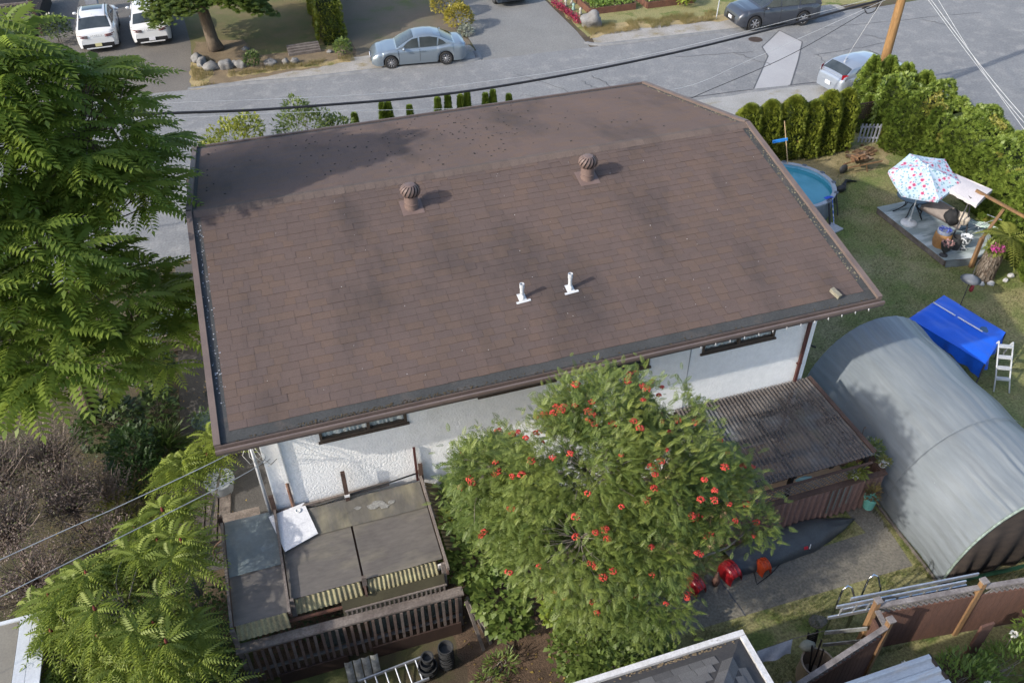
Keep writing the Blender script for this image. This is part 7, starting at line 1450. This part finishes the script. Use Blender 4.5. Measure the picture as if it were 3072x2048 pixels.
sagw([(-14, 13.6, 7.0), (-1.36, 14.8, 4.99), (3.44, 15.3, 4.31), (9.49, 15.9, 3.80), (17.52, 16.5, 3.92), (26.1, 17.0, 4.64), (27.6, 17.04, 4.85)], .045, 8).thing('cable', m_cab, 'thick black cable bundle strung along the street', 'cable', smooth=True)
sagw([(-14, 13.4, 7.3), (3.47, 15.0, 4.73), (9.44, 15.7, 4.14), (16.33, 16.3, 4.06), (26.2, 17.0, 4.8), (27.6, 17.04, 4.95)], .008, 5).thing('cable', m_wire, 'thin pale wire just above the thick black cable', 'cable', smooth=True)
sagw([(-14, 12.4, 7.0), (2.03, 13.8, 4.92), (9.08, 14.5, 3.80), (16.46, 15.2, 3.05), (20.39, 15.9, 3.51), (25.97, 16.8, 4.57), (27.6, 17.0, 4.9)], .008, 5).thing('cable', m_wire, 'thin pale wire sagging closest to the roof', 'cable', smooth=True)
sagw([(14.2, 13.0, 2.95), (16.88, 14.0, 3.23), (21.64, 15.5, 3.60), (25.84, 16.8, 4.40)], .012, 5).thing('cable', m_cab, 'thin dark drop cable slanting from pole to house', 'cable', smooth=True)
for k, (a, b, r_, lab) in enumerate((((27.7, 17.0, 5.6), (23.6, 2.0, 3.6), .010, 'upper of two paired cables crossing the right-hand road'), ((27.75, 17.0, 5.45), (23.75, 2.0, 3.35), .008, 'lower of two paired cables crossing the right-hand road'), ((27.9, 17.1, 5.9), (24.0, 3.0, 3.0), .008, 'single cable converging at the right edge'))):
    A, B = Vector(a), Vector(b); sagw([A, A.lerp(B, .5)-Vector((0, 0, .25)), B], r_, 5).thing('cable', m_wire, lab, 'cable', smooth=True)
q = MB(); q.tube([(27.5, 17.1, 6.2), (26.9, 19.4, .02)], .008, 5); q.tube([(27.05, 18.8, 1.5), (26.9, 19.4, .02)], .02, 5); q.thing('guy_wire', m_wire, 'thin guy wire from pole to the gravel', 'guy wire')
# service drops to the house corner, lower left
def ext(a, b, k): a = Vector(a); b = Vector(b); return b+(a-b)*k
sagw([ext((-3.52, -1.19, 4.6), (.19, .15, 4.5), 3.0), (-3.52, -1.19, 4.6), (-1.7, -.55, 4.53), (.19, .15, 4.5), (.5, .55, 4.45)], .009, 6).thing('service_cable', mat('grey_cable', (.28, .30, .32), rough=.5), 'upper service cable reaching the house corner', 'cable', smooth=True)
sagw([ext((-3.52, -1.78, 4.4), (.73, .22, 4.0), 3.0), (-3.52, -1.78, 4.4), (-1.4, -.80, 4.18), (.55, .12, 4.02), (.66, .62, 3.9)], .009, 6).thing('service_cable', mat('grey_cable', (0, 0, 0)), 'lower service cable reaching the house wall', 'cable', smooth=True)
# signpost and far left neighbour
t = T('signpost', 'thin galvanised signpost on the far verge', 'signpost', (26.5, 29.15, 0)); q = MB(); q.tube([(26.5, 29.15, 0), (26.62, 29.15, 3.0)], .03, 6); q.build('post', m_galv, t); q = MB(); q.box((26.6, 29.12, 2.75), (.45, .02, .45)); q.build('sign_plate', m_pale, t)
t = T('neighbour_deck', 'wooden deck with lattice railing at the top left corner', 'deck', (-10.2, 39.5, 0))
q = MB(); q.span((-15, 38.6, 0), (-8.0, 44, .9)); q.build('platform', m_pdk, t)
for z in (1.0, 1.75): q = MB(); q.beam((-15, 38.5, z), (-7.95, 38.5, z), .09, .09); q.build('rail', m_wood, t)
for k in range(36):
    for s_ in (-1, 1): q = MB(); x = -14.9+.19*k; q.beam((x if s_ > 0 else x+.6, 38.5+.012*s_, 1.05), (x+.6 if s_ > 0 else x, 38.5+.012*s_, 1.7), .04, .012, up=(0, 1, 0)); q.build('lattice_slat', m_wood, t)
for x in (-14.5, -11.2, -8.0): q = MB(); q.beam((x, 38.5, 0), (x, 38.5, 3.4), .14, .14, up=(0, 1, 0)); q.build('post', m_woodb, t)
q = MB(); q.beam((-15, 38.5, 3.4), (-7.9, 38.5, 3.4), .12, .2); q.build('header', m_wood, t)
q = MB(); q.tube([(-8.2, 38.9, 1.75), (-9.2, 40.0, 3.2)], .03, 6); q.build('brace', m_wp, t)
t = T('neighbour_wall', 'low grey retaining wall beside the left driveway', 'wall', (-8.2, 36, 0)); q = MB(); q.span((-9.4, 30, 0), (-9.1, 38.4, .5)); q.build('wall', m_conc, t)
q = MB(); q.span((-9.12, 29.9, .5), (-9.42, 38.4, .58)); q.build('coping', m_conc, t)
bush('neighbour_shrub', 'leafy shrub strip left of the driveway', 'shrub', [(-7.9, 33.0, .4, .6, 1.4, .5), (-7.8, 35.4, .35, .5, .8, .4)], 1100, .13, lm_vined)
q = MB(); q.span((-5.9, 41.5, 0), (-5.3, 42.1, 1.0)); q.thing('garden_box', m_pale, 'pale box behind the left white car', 'box')
